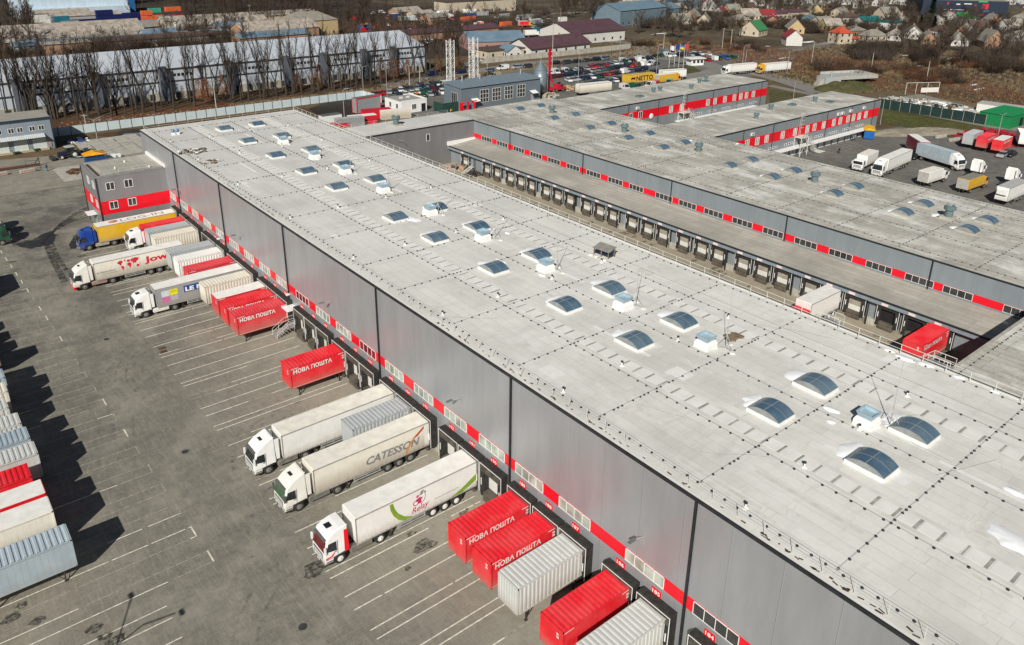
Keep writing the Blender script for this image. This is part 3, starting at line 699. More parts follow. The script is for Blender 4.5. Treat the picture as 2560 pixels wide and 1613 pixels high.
for i, (x, y) in enumerate(((57.85, 22.7), (57.9, 38.8), (57.9, 50.4), (57.5, 62.5), (58.0, 75.0), (57.6, 87.4), (57.5, 100.5), (57.3, 112.3), (57.2, 124.0), (57.1, 136.5))):
    rod(x, y, ZR, 'tripod lightning rod beside a roof vent, '+wh[i])
conductor_grid('grid of conductor wire on black holders across the main roof', [40.0, 46.85, 55.3, 64.1, 69.7], [17, 27.65, 38, 48.35, 58.7, 68.9, 77.4, 87.7, 98, 108.3, 118.6, 128.9, 139.2, 149.5, 159.5], 40.0, 69.7, 6, 161, ZR)
# snow beside the domes (on the shaded far side)
random.seed(9)
for i, y in enumerate(SKY[:11]):
    k = 1.0 if i < 8 else .45
    stoned(51.75+.55, y+1.95, ZR, 1.35*k, .95*k, i)
    stoned(58.4+.6, y+2.0, ZR, 1.3*k, .95*k, i+50)
for x, y, r in ((56.3, 26.9, .5), (54.6, 26.0, .3), (69.6, 27.3, .55), (69.9, 29, .4), (70.0, 25.6, .5), (70.1, 22.7, .35), (70.1, 19.6, .3), (53.9, 68.6, .6), (53.6, 87.5, .9), (51.6, 11.0, 1.3), (57.0, 13.1, .5), (60.5, 75.5, .3), (55.2, 62.4, .35)):
    stoned(x, y, ZR, r*.8, r*1.5, int(x*y))
# repairs, laps and a stray cable on the membrane
mr = [mat('repair_a', (.62, .61, .57), .85, 0, .1), mat('repair_b', (.76, .755, .73), .85, 0, .06), mat('repair_c', (.65, .63, .58), .85, 0, .12)]
m = MB(); Rr = random.Random(17)
for i in range(120):
    m.cur = i % 3; x = Rr.uniform(40.5, 68.5); y = Rr.uniform(6, 158); a, b = (Rr.uniform(.6, 1.8), Rr.uniform(.7, 2.4)) if i % 2 else (Rr.uniform(.3, .5), Rr.uniform(3, 9))
    if any(abs(x-c) < a/2+.9 for c in (48.3, 61.95)) : continue
    m.cbox(x, y, ZR+.0015+i*2e-5, a, b, .003, Rr.uniform(-.02, .02))
m.build('membrane_repair', mr, hall, True)['kind'] = 'stuff'
m = MB(); Rr = random.Random(18)
def wob(x0, y0, x1, y1, k, n=26):
    P = []; dx = 0
    for i in range(n+1):
        t = i/n; dx += Rr.uniform(-k, k); P.append((x0+(x1-x0)*t+dx*(1-abs(2*t-1)), y0+(y1-y0)*t, ZR+.02))
    return P
m.path(wob(66.05, 8, 65.9, 105, .03), .022, 3)
for a in ((60.5, 88, 63.5, 62, .25), (43.0, 30, 46.5, 26.5, .12), (54.5, 17.5, 60, 15.5, .1), (56.0, 24.0, 61.5, 22.0, .2), (41, 60, 44.5, 57, .1), (64.5, 40, 68, 33, .2), (57.8, 23, 57.0, 17.5, .1), (44, 37.5, 46, 33, .12)): m.path(wob(*a), .014, 3)
m.build('loose_cable', mat('cable_grey', (.22, .22, .21), .8), hall, True)
# debris along the parapet
M_DEB = mat('leaf_debris', (.07, .05, .035), .95, 0, .5, 3)
m = MB(); random.seed(21)
for i in range(130):
    y = random.choice((random.uniform(6, 22), random.uniform(22, 60), random.uniform(100, 140))); x = 39.15+random.uniform(-.12, .12)+(.5 if y > 118 else 0)*random.random()*3
    m.cbox(x, y, ZR+.03, random.uniform(.04, .13), random.uniform(.1, .45), .03, random.uniform(-.3, .3))
tag(m.build('leaf_debris', M_DEB), kind='stuff')
def heap(name, lab, cat, px, py, z, mats, n, r, sz=(.2, 1.2), group=None, flat=.12, seed=1, kind=None, xy=None):
    R = random.Random(seed); x, y = xy if xy else S(px, py, z); m = MB()
    for i in range(n):
        m.cur = R.randrange(len(mats)); a = R.uniform(0, 2*pi); q = r*R.random()**.5
        m.cbox(q*cos(a), q*sin(a)*.8, R.uniform(0, .6)*(1-q/r)*r*.4+.08, R.uniform(*sz), R.uniform(*sz)*.5, flat*R.uniform(.5, 2), R.uniform(0, 3))
    o = m.build(name, mats); o.location = (x, y, z); return tag(o, lab, cat, group, kind)
M_WOOD = mat('old_wood', (.20, .15, .10), .9, 0, .3); M_FOIL = mat('grey_foil', (.42, .42, .42), .6, 0, .2)
heap('rubble_heap', 'heap of planks and torn insulation on the far left roof corner', 'rubble', 1800/3.7625, 1430/3.7625, ZR, [M_WOOD, M_FOIL, M_DEB, M_WHITE], 40, 2.6, seed=4)
heap('rubble_heap', 'smaller pile of boards and white sheet near the roof edge railing', 'rubble', 530, 405, ZR, [M_WOOD, M_FOIL, M_WHITE], 22, 1.6, seed=8)
heap('timber_pallet', 'small weathered pallet lying on the roof behind the second vent', 'pallet', 1833, 845, ZR, [M_WOOD], 9, .7, (.5, 1.3), seed=2)
# trestle with solar panel and bricks
t = thing('solar_trestle', 'wooden trestle with dark panel and white tubs on the main roof', 'trestle', (65.2, 62.4, ZR), .1)
m = MB()
for x in (-.6, .6):
    for y in (-1.1, 0, 1.1): m.box(x-.05, y-.05, 0, x+.05, y+.05, .9 if x < 0 else 1.2)
m.build('leg', M_WOOD, t); MB().add([(-.8, -1.3, .9), (.8, -1.3, 1.25), (.8, 1.3, 1.25), (-.8, 1.3, .9)], [(0, 1, 2, 3)]).build('board', mat('grey_board', (.25, .24, .22), .8), t)
MB().box(-.5, -1.2, .3, .4, 1.2, .38).build('panel', glass('panel_blue', (.02, .04, .10)), t)
for x, y in ((-1.2, -1.0), (-1.0, .3), (-1.1, 1.2)): MB().lathe(x, y, [(.3, 0), (.3, .2), (.2, .22)], 10).build('ballast_tub', M_OFFW, t)

# ------------------------------------------------------------------ office annex
AX, AY0, AY1, AZ = 26.8, 149.1, 160.6, 11.0
off = thing('office_annex', 'grey and red three storey office block joined to the far end of the warehouse', 'office block', (AX, AY0, 0))
m = MB(); m.box(AX, AY0, 0, XW-.01, AY1, AZ-.05); m.build('wall', M_WALLX, off, True)
m = MB(); m.box(AX+.25, AY0+.25, AZ-.04, XW-.01, AY1-.25, AZ+.02); m.build('roof', M_ROOF3, off, True)
m = MB(); m.box(AX-.06, AY0-.06, AZ-.2, XW-.3, AY0+.2, AZ+.12); m.box(AX-.06, AY0+.2, AZ-.2, AX+.2, AY1, AZ+.12); m.box(AX+.2, AY1-.2, AZ-.2, XW-.3, AY1, AZ+.12); m.build('roof_trim', mat('grey_trim', (.22, .22, .22), .6), off, True)
m = MB(); m.box(XW-.3, AY0-.04, AZ-.1, XW-.02, AY1, AZ+.55); m.build('upstand', M_WHITE, off, True)
m = MB(); m.box(AX-.03, AY0-.03, 4.05, XW-.03, AY0-.005, 6.5); m.box(AX-.03, AY0-.005, 4.05, AX-.005, AY1, 6.5); m.build('red_stripe', M_RED, off, True)
for xa, xb, za, zb in ((28.2, 29.65, 8.4, 9.85), (31.25, 32.7, 8.35, 9.85), (28.25, 29.7, 4.85, 6.3), (31.35, 32.8, 4.85, 6.3)): window_y(off, AY0-.03, xa, xb, za, zb, 2, M_GLASSD)
for ya, yb, za, zb in ((154.8, 156.3, 8.4, 9.8), (151.0, 152.5, 8.4, 9.8), (154.8, 156.2, 4.9, 6.3), (150.6, 152.1, 4.9, 6.3)): window_x(off, AX-.03, ya, yb, za, zb, 2, M_GLASSL)
m = MB(); m.box(AX-.06, 154.0, 0, AX-.005, 155.6, 2.4); m.box(AX-.06, 150.6, .9, AX-.005, 152.2, 2.4); m.build('door', M_GLASSL, off, True)
m = MB(); m.box(AX-1.5, 153.6, 2.95, AX, 156.2, 3.1); m.build('door_canopy', M_WHITE, off, True)
m = MB(); m.box(AX-.14, AY0-.14, 0, AX+.02, AY0+.02, AZ-.1); m.box(AX-.14, AY1-.1, 0, AX+.0, AY1+.02, AZ-.1); m.build('downpipe', M_BLACK, off, True)
railing(off, [(AX+1.6, AY0+.5, AZ), (XW-.6, AY0+.5, AZ)], 2.3, .9, .02)
m = MB(); random.seed(2)
for i in range(22): m.cbox(AX+.75, AY0+1+i*.42, AZ+.04, .5, .35, .05, random.uniform(0, 1))
m.build('leaf_litter', M_DEB, off, True)
for x, y in ((31, 153), (33.5, 156.5), (36.2, 150.4)):
    m = MB(); m.lathe(x, y, [(.14, AZ), (.14, AZ+.4), (.05, AZ+.45)], 8); m.build('breather_pipe', M_WHITE, off, True)

# ------------------------------------------------------------------ second hall, its low dock range, link blocks and wings
X2, X2B, Z2, XC = 111.3, 144.8, 9.5, 103.5
h2 = thing('second_hall', 'lower blue grey warehouse hall with a dock range under a long flat canopy', 'warehouse', (X2, YN, 0))
m = MB(); m.box(X2, YN, 0, X2B, 163.0, Z2-.1); m.build('wall', M_WALL2, h2, True)
m = MB(); m.box(X2+.25, YN, Z2-.08, X2B-.25, 162.8, Z2); m.build('roof', M_ROOF2, h2, True)
m = MB(); m.box(X2-.08, YN, Z2-.16, X2+.02, 152.3, Z2+.05); m.box(X2B, YN, Z2-.16, X2B+.08, 163, Z2+.05); m.build('roof_trim', M_BLACK, h2, True)
m = MB(); m.box(X2+.02, YN, Z2-.06, X2+.3, 163, Z2+.04); m.box(X2B-.3, YN, Z2-.06, X2B, 163, Z2+.04); m.build('parapet', M_ROOF3, h2, True)
m = MB(); m.box(X2-.03, 27.5, 5.3, X2-.004, 152.2, 6.42); m.build('red_stripe', M_RED, h2, True)
for a, b in ((145.1, 149.1), (139.1, 143.1), (133.1, 137.0), (127.0, 131.0), (121.0, 125.0), (115.0, 118.9), (108.8, 112.9), (102.6, 106.6), (97.1, 100.8), (89.9, 94.0), (84.3, 88.3), (78.4, 82.5), (72.3, 76.4), (66.3, 70.2), (60.2, 64.2), (54.2, 58.1), (48.0, 52.0), (41.9, 46.0), (36.6, 40.6), (28.7, 32.7)):
    window_x(h2, X2-.03, a, b, 5.32, 6.40, 4, M_GLASSD)
for y in (138.2, 114.0, 96, 90.3, 65.8, 42.6, 136.2): 
    if y in (96, 136.2, 65.8): continue
    m = MB(); m.box(X2-.16, y-.08, 5.0, X2-.05, y+.08, Z2-.1); m.build('downpipe', M_BLACK, h2, True)
for y in (66.0,):
    m = MB(); m.box(X2-.16, y-.08, 5.0, X2-.05, y+.08, Z2-.1); m.build('downpipe', M_BLACK, h2, True)
# dock range
m = MB(); m.box(104.4, 27.5, 0, X2-.01, 152.3, 3.75); m.build('dock_wall', M_WALL2, h2, True)
m = MB(); m.add([(XC+.2, 27.45, 4.42), (X2-.04, 27.45, 5.02), (X2-.04, 152.35, 5.02), (XC+.2, 152.35, 4.42), (XC+.2, 27.45, 4.2), (X2-.04, 27.45, 4.2), (X2-.04, 152.35, 4.2), (XC+.2, 152.35, 4.2)], [(0, 1, 2, 3), (0, 4, 5, 1), (2, 6, 7, 3), (3, 7, 4, 0)]); m.build('canopy_roof', M_ROOF3, h2, True)
m = MB(); m.box(XC+.1, 27.5, 3.76, 104.5, 152.3, 4.19); m.box(XC, 27.45, 4.2, XC+.22, 152.35, 4.46); m.build('canopy_trim', M_BLACK, h2, True)
m = MB(); m.box(XC-.04, 27.45, 3.72, XC+.09, 152.35, 4.22); m.build('canopy_fascia', mat('fascia_blue_grey', (.24, .29, .33), .5, .1, .1), h2, True)
m = MB(); m.box(104.25, 27.5, 0, 104.39, 152.3, .75); m.build('plinth', M_CONCD, h2, True)
m = MB(); m.box(103.4, 151.8, 4.43, X2, 152.34, 5.4); m.build('upstand', M_WHITE, h2, True)
for y in (141.7, 120.2, 108, 96.4, 84, 71.4, 59, 46.9):
    m = MB(); m.box(103.45, y-.07, .1, 103.6, y+.07, 3.72); m.build('downpipe', M_BLACK, h2, True)
CD = [36.8, 40.3, 44.1, 49.0, 52.5, 56.1, 61.0, 64.6, 68.3, 73.2, 76.7, 80.6, 85.3, 88.9, 92.8, 97.7, 101.2, 104.9, 109.7, 113.4, 117.0, 121.6, 125.3, 128.9, 133.6, 137.3, 145.7]
for i, y in enumerate(CD):
    shelter(h2, 104.4, y+.1, 3.66, .55, 3.2, open_=(y < 48), court=True)
    sign_x(h2, XC-.04, y+.55, 4.0, str(183-i), .95, .4, 'dock_number_sign', mat('pale_sign', (.70, .55, .56), .5))
for y0, y1 in ((46.2, 47.2), (58.4, 59.2), (70.5, 71.4), (82.8, 83.5), (94.9, 95.9), (106.9, 107.9), (119.0, 119.9), (130.9, 131.8)):
    m = MB(); m.box(104.0, y0-.3, 0, 104.38, y1+.3, 1.0); m.build('concrete_pier', M_CONC, h2, True)
for i, (x, y) in enumerate([(x, y) for x in (127.2, 134.2) for y in (154.8, 141.6, 129.2, 117.1, 106.9, 89.7, 79.9, 67.4, 55.0, 44.8, 30.0)]): skylight(h2, x, y, Z2, 2.25, 3.0, .6, km=M_CONC)
for y in (146.4, 121.5, 100.3, 73.5, 49.5): vent_teal(h2, 131.2, y, Z2)
conductor_grid('thin conductor wires with dark holders over the second hall roof', [113.5, 121.5, 130.5, 139.0, 143.6], [37.5, 48.2, 58.5, 69, 79, 89.5, 100, 110.3, 120.6, 131, 141.3, 151.6], 112.2, 144.0, 28, 161, Z2)
for i, y in enumerate((117.1, 106.9, 79.9, 67.4, 55.0, 44.8)):
    stoned(127.2+.3, y+1.95, Z2, .9, .7, i+80); stoned(134.2+.3, y+1.95, Z2, .8, .6, i+90)
for x, y, r in ((131, 51.5, 1.0), (109.5, 31.5, .9), (108, 30.4, .7), (138, 108, .7), (144, 100, .6)): stoned(x, y, Z2 if x > 112 else 4.75, r, r*.7, int(x))
lk = thing('far_link_block', 'windowed grey link block closing the far end of the dock court', 'link block', (XB, 152.4, 0))
m = MB(); m.box(XB+.12, 152.4, 0, X2-.1, 162.8, 9.55); m.build('wall', m_wall('warm_grey_cladding', (.22, .22, .225), .2, .45, 5.2, 0, 0), lk, True)
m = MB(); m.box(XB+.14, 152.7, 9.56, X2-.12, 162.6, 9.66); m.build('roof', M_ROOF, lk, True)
m = MB(); m.box(XB+.12, 152.28, 9.45, X2-.1, 152.42, 9.72); m.build('roof_trim', M_BLACK, lk, True)
window_y(lk, 152.38, 97.6, 98.6, 6.3, 8.0, 1, M_GLASSD); railing(lk, [(XB+1, 153.0, 9.66), (X2-1, 153.0, 9.66)], 3.0, .8, .02); railing(lk, [(XB+1, 162.0, 9.66), (X2-1, 162.0, 9.66)], 3.0, .8, .02)
m = MB(); m.box(82, 152.32, .0, 89.5, 152.39, 3.6); m.build('gate_opening', M_DARK, lk, True)
vent_teal(lk, 93.0, 158.0, 9.66, 1.1)
lamp_x(lk, 94.0, 152.3, 7.5) if 0 else None
m = MB(); m.path([(90, 152.4, 7.2), (90, 151.9, 7.9), (90.4, 150.6, 7.9)], .04, 4); m.build('wall_lamp', M_STEEL, lk, True)
nl = thing('near_link_block', 'flat roofed link block closing the near end of the dock court', 'link block', (XB, -14, 0))
m = MB(); m.box(XB+.12, -14, 0, X2-.1, 27.3, 9.5); m.build('wall', MATS['warm_grey_cladding'], nl, True)
m = MB(); m.box(XB+.14, -14, 9.51, X2-.12, 27.05, 9.6); m.build('roof', M_ROOF2, nl, True)
m = MB(); m.box(XB+.12, 27.06, 9.45, X2-.1, 27.42, 9.7); m.build('roof_trim', M_CONC, nl, True)
conductor_grid('wire with black holders along the edge of the near link roof', [], [26.4, 18.0], 71.5, 110, 5, 27, 9.6)
def wing(label, Y0, Y1, XE, seed, stair_x, wins, band_from, low_from):
    r = thing('office_wing', label, 'office wing', (X2B, Y0, 0))
    m = MB(); m.box(X2B+.1, Y0, 0, XE, Y1, 9.4); m.build('wall', M_WALLX2, r, True)
    m = MB(); m.box(X2B+.12, Y0+.1, 9.41, XE-.1, Y1-.1, 9.5); m.build('roof', M_ROOF2, r, True)
    m = MB(); m.box(X2B+.1, Y0-.08, 9.3, XE, Y0+.08, 9.56); m.box(XE, Y0-.08, 9.3, XE+.08, Y1, 9.56); m.build('roof_trim', M_BLACK, r, True)
    m = MB(); m.box(X2B+.12, Y0-.035, 4.85, XE-.02, Y0-.004, 7.2); m.build('red_stripe', M_RED, r, True)
    for x in wins: window_y(r, Y0-.04, x, x+1.5, 5.1, 7.0, 2, M_GLASSD if seed == 1 and x < 165 else M_GLASSL)
    x = low_from
    while x < XE-8:
        window_y(r, Y0-.03, x, x+3.8, 3.1, 3.6, 4, M_GLASSD); x += 6.8
    m = MB(); m.box(low_from-1, Y0-1.9, 2.25, XE-6, Y0-.02, 2.45); m.build('canopy', M_WHITE, r, True)
    x = low_from
    while x < XE-7:
        m = MB(); m.box(x, Y0-.07, 0, x+2.4, Y0-.004, 2.2); m.build('door', M_WHITE, r, True); x += 3.3
    for x in range(156, int(XE), 12):
        m = MB(); m.box(x-.06, Y0-.12, .2, x+.06, Y0-.04, 9.3); m.build('downpipe', M_BLACK, r, True)
    # outside escape stair
    sx = stair_x; m = MB()
    m.box(sx-2, Y0-2.2, 4.7, sx+1.4, Y0-.05, 4.85)
    for i in range(14): m.box(sx+1.4+.28*i, Y0-2.2, 4.6-.33*i, sx+1.4+.3*(i+1), Y0-1.0, 4.68-.33*i)
    m.box(sx+5.4, Y0-3.4, .1, sx+8, Y0-1, .25)
    for x_ in (sx-2, sx+1.2):
        for y_ in (Y0-2.2, Y0-.3): m.box(x_, y_, 0, x_+.14, y_+.14, 4.7)
    for a, b in ((sx-2, sx+1.3),): m.tube((a, Y0-2.15, .1), (b, Y0-2.15, 4.6), .05, n=4); m.tube((b, Y0-2.15, .1), (a, Y0-2.15, 4.6), .05, n=4)
    m.build('escape_stair', M_RAIL, r, True)
    railing(r, [(sx-2, Y0-2.2, 4.85), (sx+1.4, Y0-2.2, 4.85), (sx+5.5, Y0-2.2, .2)], 1.2, 1.0, .03, 'stair_railing'); railing(r, [(sx+1.4, Y0-1.0, 4.85), (sx+5.5, Y0-1.0, .2)], 1.2, 1.0, .03, 'stair_railing')
    m = MB()
    for s_ in (0, .6): m.tube((sx-.4+s_, Y0-.25, 4.9), (sx-.4+s_, Y0-.25, 10.8), .04, n=4)
    for i in range(14): m.tube((sx-.4, Y0-.25, 5.1+i*.4), (sx+.2, Y0-.25, 5.1+i*.4), .025, n=4)
    for i in range(5):
        z = 7+i*.9; m.path([(sx-.5, Y0-.3, z), (sx-.5, Y0-.95, z), (sx+.3, Y0-.95, z), (sx+.3, Y0-.3, z)], .025, 4)
    m.build('ladder', M_RAIL, r, True)
    for i, (x, z) in enumerate(((X2B+14, 8.1), (X2B+52, 8.1), (X2B+54, 8.1), (X2B+58, 8.2), (X2B+65, 8.2))[:(1 if seed == 1 else 5)]):
        m = MB(); m.box(x, Y0-.45, z-.35, x+.95, Y0-.02, z+.35); p = m.build('air_conditioner', M_OFFW, r, True)
        m = MB(); m.lathe(0, 0, [(.26, 0), (.26, .02)], 12); o = m.build('fan_grille', M_VENTD, p); o.rotation_euler = (pi/2, 0, 0); o.location = (x+.35-X2B, -.452, z)
    return r
w1 = wing('far two storey office wing with red band, ladder and escape stair', 143.4, 159.8, 219, 1, 178.5, [156.2, 160.0, 172.6, 177.2, 189.0, 192.3, 197.0, 201.6, 204.8, 207.7, 211.2], 152, 176.5)
w2 = wing('near two storey office wing with red band above the truck yard', 106.8, 121.8, 219, 2, 179.6, [157, 161, 164.8, 171.5, 176.9, 182.4, 185.7, 190.0, 194.9, 198.1, 202.0, 204.8, 207.8, 211.3], 166, 166.8)
for x, y in ((173, 150), (176, 150.2), (196, 152), (186, 147), (203, 155)): vent_teal(w1, x, y, 9.5, .8)
for x, y in ((168, 112), (180, 116), (199, 115)): vent_teal(w2, x, y, 9.5, .8)
for x, y in ((165, 148), (200, 153)): 
    m = MB(); m.box(x, y, 9.5, x+2.2, y+1.6, 9.9); m.build('roof_hatch', M_VENTD, w1, True)
for x, y in ((190, 116), (202, 112)):
    m = MB(); m.box(x, y, 9.5, x+2.2, y+1.6, 9.9); m.build('roof_hatch', M_VENTD, w2, True)
m = MB(); m.lathe(0, 0, [(.8, 0), (.75, .08), (.4, .25)], 16); o = m.build('satellite_dish', M_WHITE, w1); o.rotation_euler = (pi/2, 0, 0); o.location = (165.2-X2B, -.1, 5.1)
# ------------------------------------------------------------------ lorries, swap bodies, cars
DIRT = (.27, .225, .165)
def cpaint(name, col, amt=.5): return dirty('paint_'+name, col, DIRT, amt, .55, 1.4, .32)
def body(name, col, amt=.75, lo=.9, hi=2.6): return dirty('body_'+name, col, DIRT, amt, lo, hi, .5)
def wheel(root, x, y, r=.51, wd=.30, rim=None, name='wheel'):
    s_ = 1 if y > 0 else -1; m = MB(); n = 18; V = []
    prof = [(r*.62, -wd/2), (r*.93, -wd/2), (r, -wd/2+.05), (r, wd/2-.05), (r*.93, wd/2), (r*.62, wd/2)]
    for a in range(n):
        for rr, yy in prof: V.append((x+rr*cos(2*pi*a/n), y+yy, r+rr*sin(2*pi*a/n)))
    k = len(prof); F = [(a*k+i, a*k+i+1, ((a+1) % n)*k+i+1, ((a+1) % n)*k+i) for a in range(n) for i in range(k-1)]
    F += [tuple(a*k for a in range(n)), tuple(a*k+k-1 for a in range(n))[::-1]]
    m.add(V, F); o = m.build(name, M_TYRE, root)
    m = MB(); yo = y+s_*(wd/2)
    for q, (rr, d0, d1) in enumerate(((.60, -.02, .012), (.40, -.02, .03), (.18, 0, .09))):
        vs = [(x+r*rr*cos(2*pi*a/14), yo+s_*d0, r+r*rr*sin(2*pi*a/14)) for a in range(14)]+[(x+r*rr*.92*cos(2*pi*a/14), yo+s_*d1, r+r*rr*.92*sin(2*pi*a/14)) for a in range(14)]
        m.add(vs, [(a, (a+1) % 14, (a+1) % 14+14, a+14) for a in range(14)]+[tuple(range(14, 28))])
    m.build('rim', rim or M_RIM, o)
    return o
def taper(mb, z0, k, yc=0.0):
    mb.v = [(x, yc+(y-yc)*(1-k*max(0, z-z0)), z) for x, y, z in mb.v]
def bevel(o, w=.04, seg=2):
    bm = bmesh.new(); bm.from_mesh(o.data)
    es = [e for e in bm.edges if len(e.link_faces) == 2 and e.calc_face_angle(0) > .4]
    bmesh.ops.bevel(bm, geom=es, offset=w, segments=seg, affect='EDGES', clamp_overlap=True)
    bm.to_mesh(o.data); bm.free(); o.data.update()
P_WHITE = cpaint('white', (.84, .84, .82), .35); P_IV = cpaint('ivory', (.80, .78, .72), .4)
M_VISOR = mat('cab_grey_plastic', (.10, .105, .11), .5); M_LAMPC = mat('headlight_lens', (.5, .52, .53), .15, .2)
def cab(t, x0, col, kind='high', stripe=None, low=None, visor=True, screen=None):
    """tractor cab, its front face at x0-2.4"""
    f = x0-2.4; H = {'high': 4.02, 'mid': 3.72, 'low': 2.75}[kind]
    prof = [(f+.08, .42), (x0, .95), (x0, H), (x0-.28, H-.02), (x0-.75, H-(.22 if kind == 'high' else .06)), (x0-1.35, (3.52 if kind == 'high' else 3.50) if kind != 'low' else 2.72), (f+.42, (2.98 if kind == 'high' else 3.15) if kind != 'low' else 2.6), (f+.33, 2.74 if kind != 'low' else 2.5), (f+.02, 1.72), (f-.02, 1.1), (f, .55)]
    prof = [(f+.06, .40), (f+.9, .40), (f+.92, .95), (f+2.05, 1.05), (x0, 1.0)]+prof[2:]
    m = MB(); m.prism_y(prof, -1.22, 1.22); taper(m, 2.0, .075)
    c = m.build('cab', col, t); bevel(c, .11, 3)
    zt = 2.70 if kind != 'low' else 2.46
    def wy(z): return 1.22*(1-.075*max(0, z-2.0))
    def fx(z): return f+.02+(z-1.72)*(.31/1.02)
    m = MB(); m.add([(fx(1.78)-.03, -1.10, 1.78), (fx(1.78)-.03, 1.10, 1.78), (fx(zt)-.03, 1.0, zt), (fx(zt)-.03, -1.0, zt)], [(0, 1, 2, 3)][::-1]); m.f = [m.f[0][::-1]]; m.build('windscreen', screen or M_WIN, c)
    for s_ in (-1, 1):
        m = MB(); P = [(f+.22, 1.80), (f+1.18, 1.62), (f+1.18, 2.56), (f+.44, 2.56)]; Q = [(x, s_*(wy(z)+.012), z) for x, z in P]
        m.poly(Q if s_ < 0 else Q[::-1]); m.build('side_window', M_WIN, c)
        m = MB(); m.box(f-.02, s_*1.30-(.07 if s_ > 0 else .07), 1.72, f+.14, s_*1.30+.09, 2.42); m.tube((f+.1, s_*1.15, 2.3), (f+.1, s_*1.32, 2.3), .03, n=4); m.build('mirror', M_VISOR if col not in (MATS.get('paint_white'),) else M_WHITE, c)
        m = MB(); m.box(f-.05, s_*.95-.2, .72, f+.0, s_*.95+.2, .95); m.build('headlight', M_LAMPC, c)
        if stripe:
            m = MB(); m.poly([(x0-.50, s_*(wy(2)+.014), 1.05), (x0-.05, s_*(wy(2)+.014), 1.05), (x0-.05, s_*(wy(3.3)+.014), 3.3), (x0-.42, s_*(wy(3.3)+.014), 3.3)][::(1 if s_ < 0 else -1)]); m.build('side_deflector', stripe, c)
            m = MB(); m.poly([(f+.1, s_*1.236, 1.02), (f+.75, s_*1.236, 1.12), (f+1.0, s_*1.236, 1.5), (f+.9, s_*1.236, 1.52), (f+.6, s_*1.236, 1.25), (f+.1, s_*1.236, 1.2)][::(1 if s_ < 0 else -1)]); m.build('door_stripe', stripe, c)
        else:
            m = MB(); m.box(x0-.02, s_*1.02-.04, 1.3, x0+.42, s_*1.02+.04, H-.35); m.build('side_deflector', col, c)
    m = MB(); m.box(f-.045, -.85, 1.02, f-.01, .85, 1.58); m.box(f-.05, -.55, .50, f-.0, .55, .68); m.build('grille', M_VISOR, c)
    m = MB()
    for z in (1.12, 1.26, 1.40): m.box(f-.058, -.78, z, f-.046, .78, z+.05)
    m.box(f-.062, -.26, .52, f-.05, .26, .64); m.build('grille_bar', M_WHITE if col is P_WHITE or col is P_IV else M_STEEL, c)
    m = MB()
    for s_ in (-1, 1): m.box(f+1.24, s_*1.225-.015, 1.15, f+1.26, s_*1.225+.015, 2.65); m.box(f+.18, s_*1.23-.01, .98, f+1.24, s_*1.23+.01, 1.0); m.box(f+.95, s_*1.235-.02, 1.52, f+1.15, s_*1.235+.02, 1.57)
    m.build('door_seam', M_VISOR, c)
    for s_ in (-1, 1): m = MB(); m.box(f+.08, s_*1.16-.07, .42, f+.85, s_*1.16+.09, .62); m.box(f+.15, s_*1.16-.07, .68, f+.85, s_*1.16+.09, .78); m.build('step', M_CHAS, c)
    if kind != 'low': m = MB(); m.box(x0-1.25, -.35, H-.32, x0-.75, .35, H-.30) if kind == 'high' else m.box(f+.75, -.32, 3.53, f+1.3, .32, 3.60); m.build('roof_hatch', M_WIN, c)
    m = MB(); m.tube((f+.12, -1.0, 2.72), (f-.02, -.2, 1.80), .012, n=3); m.tube((f+.12, .2, 2.72), (f-.02, .9, 1.80), .012, n=3); m.build('wiper', M_BLACK, c)
    if low is not None:
        m = MB(); m.box(f-.06, -1.23, .38, f+.75, 1.23, .78); o = m.build('bumper', low, c); bevel(o, .05, 1)
    if visor and kind != 'low':
        m = MB(); m.add([(f+.16, -1.0, 2.86), (f+.16, 1.0, 2.86), (f+.40, 1.0, 2.96), (f+.40, -1.0, 2.96), (f+.18, -1.0, 2.74), (f+.18, 1.0, 2.74)], [(0, 1, 2, 3), (0, 4, 5, 1)]); m.build('sun_visor', M_VISOR, c)
    for s_ in (-1, 1):
        m = MB(); m.box(f+.98, s_*1.12-.1, .95, f+2.0, s_*1.12+.1, 1.04); m.build('mudguard', M_CHAS, c)
    return c
def tractor_rest(t, x0, skirt=None, rim=None, drive=2.9):
    """chassis, tanks and wheels behind a cab whose back wall is at x0"""
    m = MB(); m.box(x0-2.0, -.45, .62, x0+drive+.9, -.28, .95); m.box(x0-2.0, .28, .62, x0+drive+.9, .45, .95); m.box(x0+drive-.9, -.75, .95, x0+drive+.5, .75, 1.12); m.build('chassis', M_CHAS, t)
    wheel(t, x0-.95, -1.05, rim=rim); wheel(t, x0-.95, 1.05, rim=rim); wheel(t, x0+drive, -.95, wd=.56, rim=rim); wheel(t, x0+drive, .95, wd=.56, rim=rim)
    for s_ in (-1, 1):
        m = MB(); m.box(x0+.1, s_*.85-.32, .42, x0+drive-.75, s_*.85+.32, 1.0); o = m.build('fuel_tank' if skirt is None else 'side_skirt', skirt or mat('dirty_tank', (.20, .19, .165), .6, .2, .3), t); bevel(o, .06, 1)
        m = MB()
        for i in range(7):
            a0, a1 = pi*(.05+i*.13), pi*(.05+(i+1)*.13); rr = .62
            m.quad((x0+drive-rr*cos(a0), s_*.68, .52+rr*sin(a0)), (x0+drive-rr*cos(a0), s_*1.24, .52+rr*sin(a0)), (x0+drive-rr*cos(a1), s_*1.24, .52+rr*sin(a1)), (x0+drive-rr*cos(a1), s_*.68, .52+rr*sin(a1)))
        m.build('mudguard', M_CHAS, t)
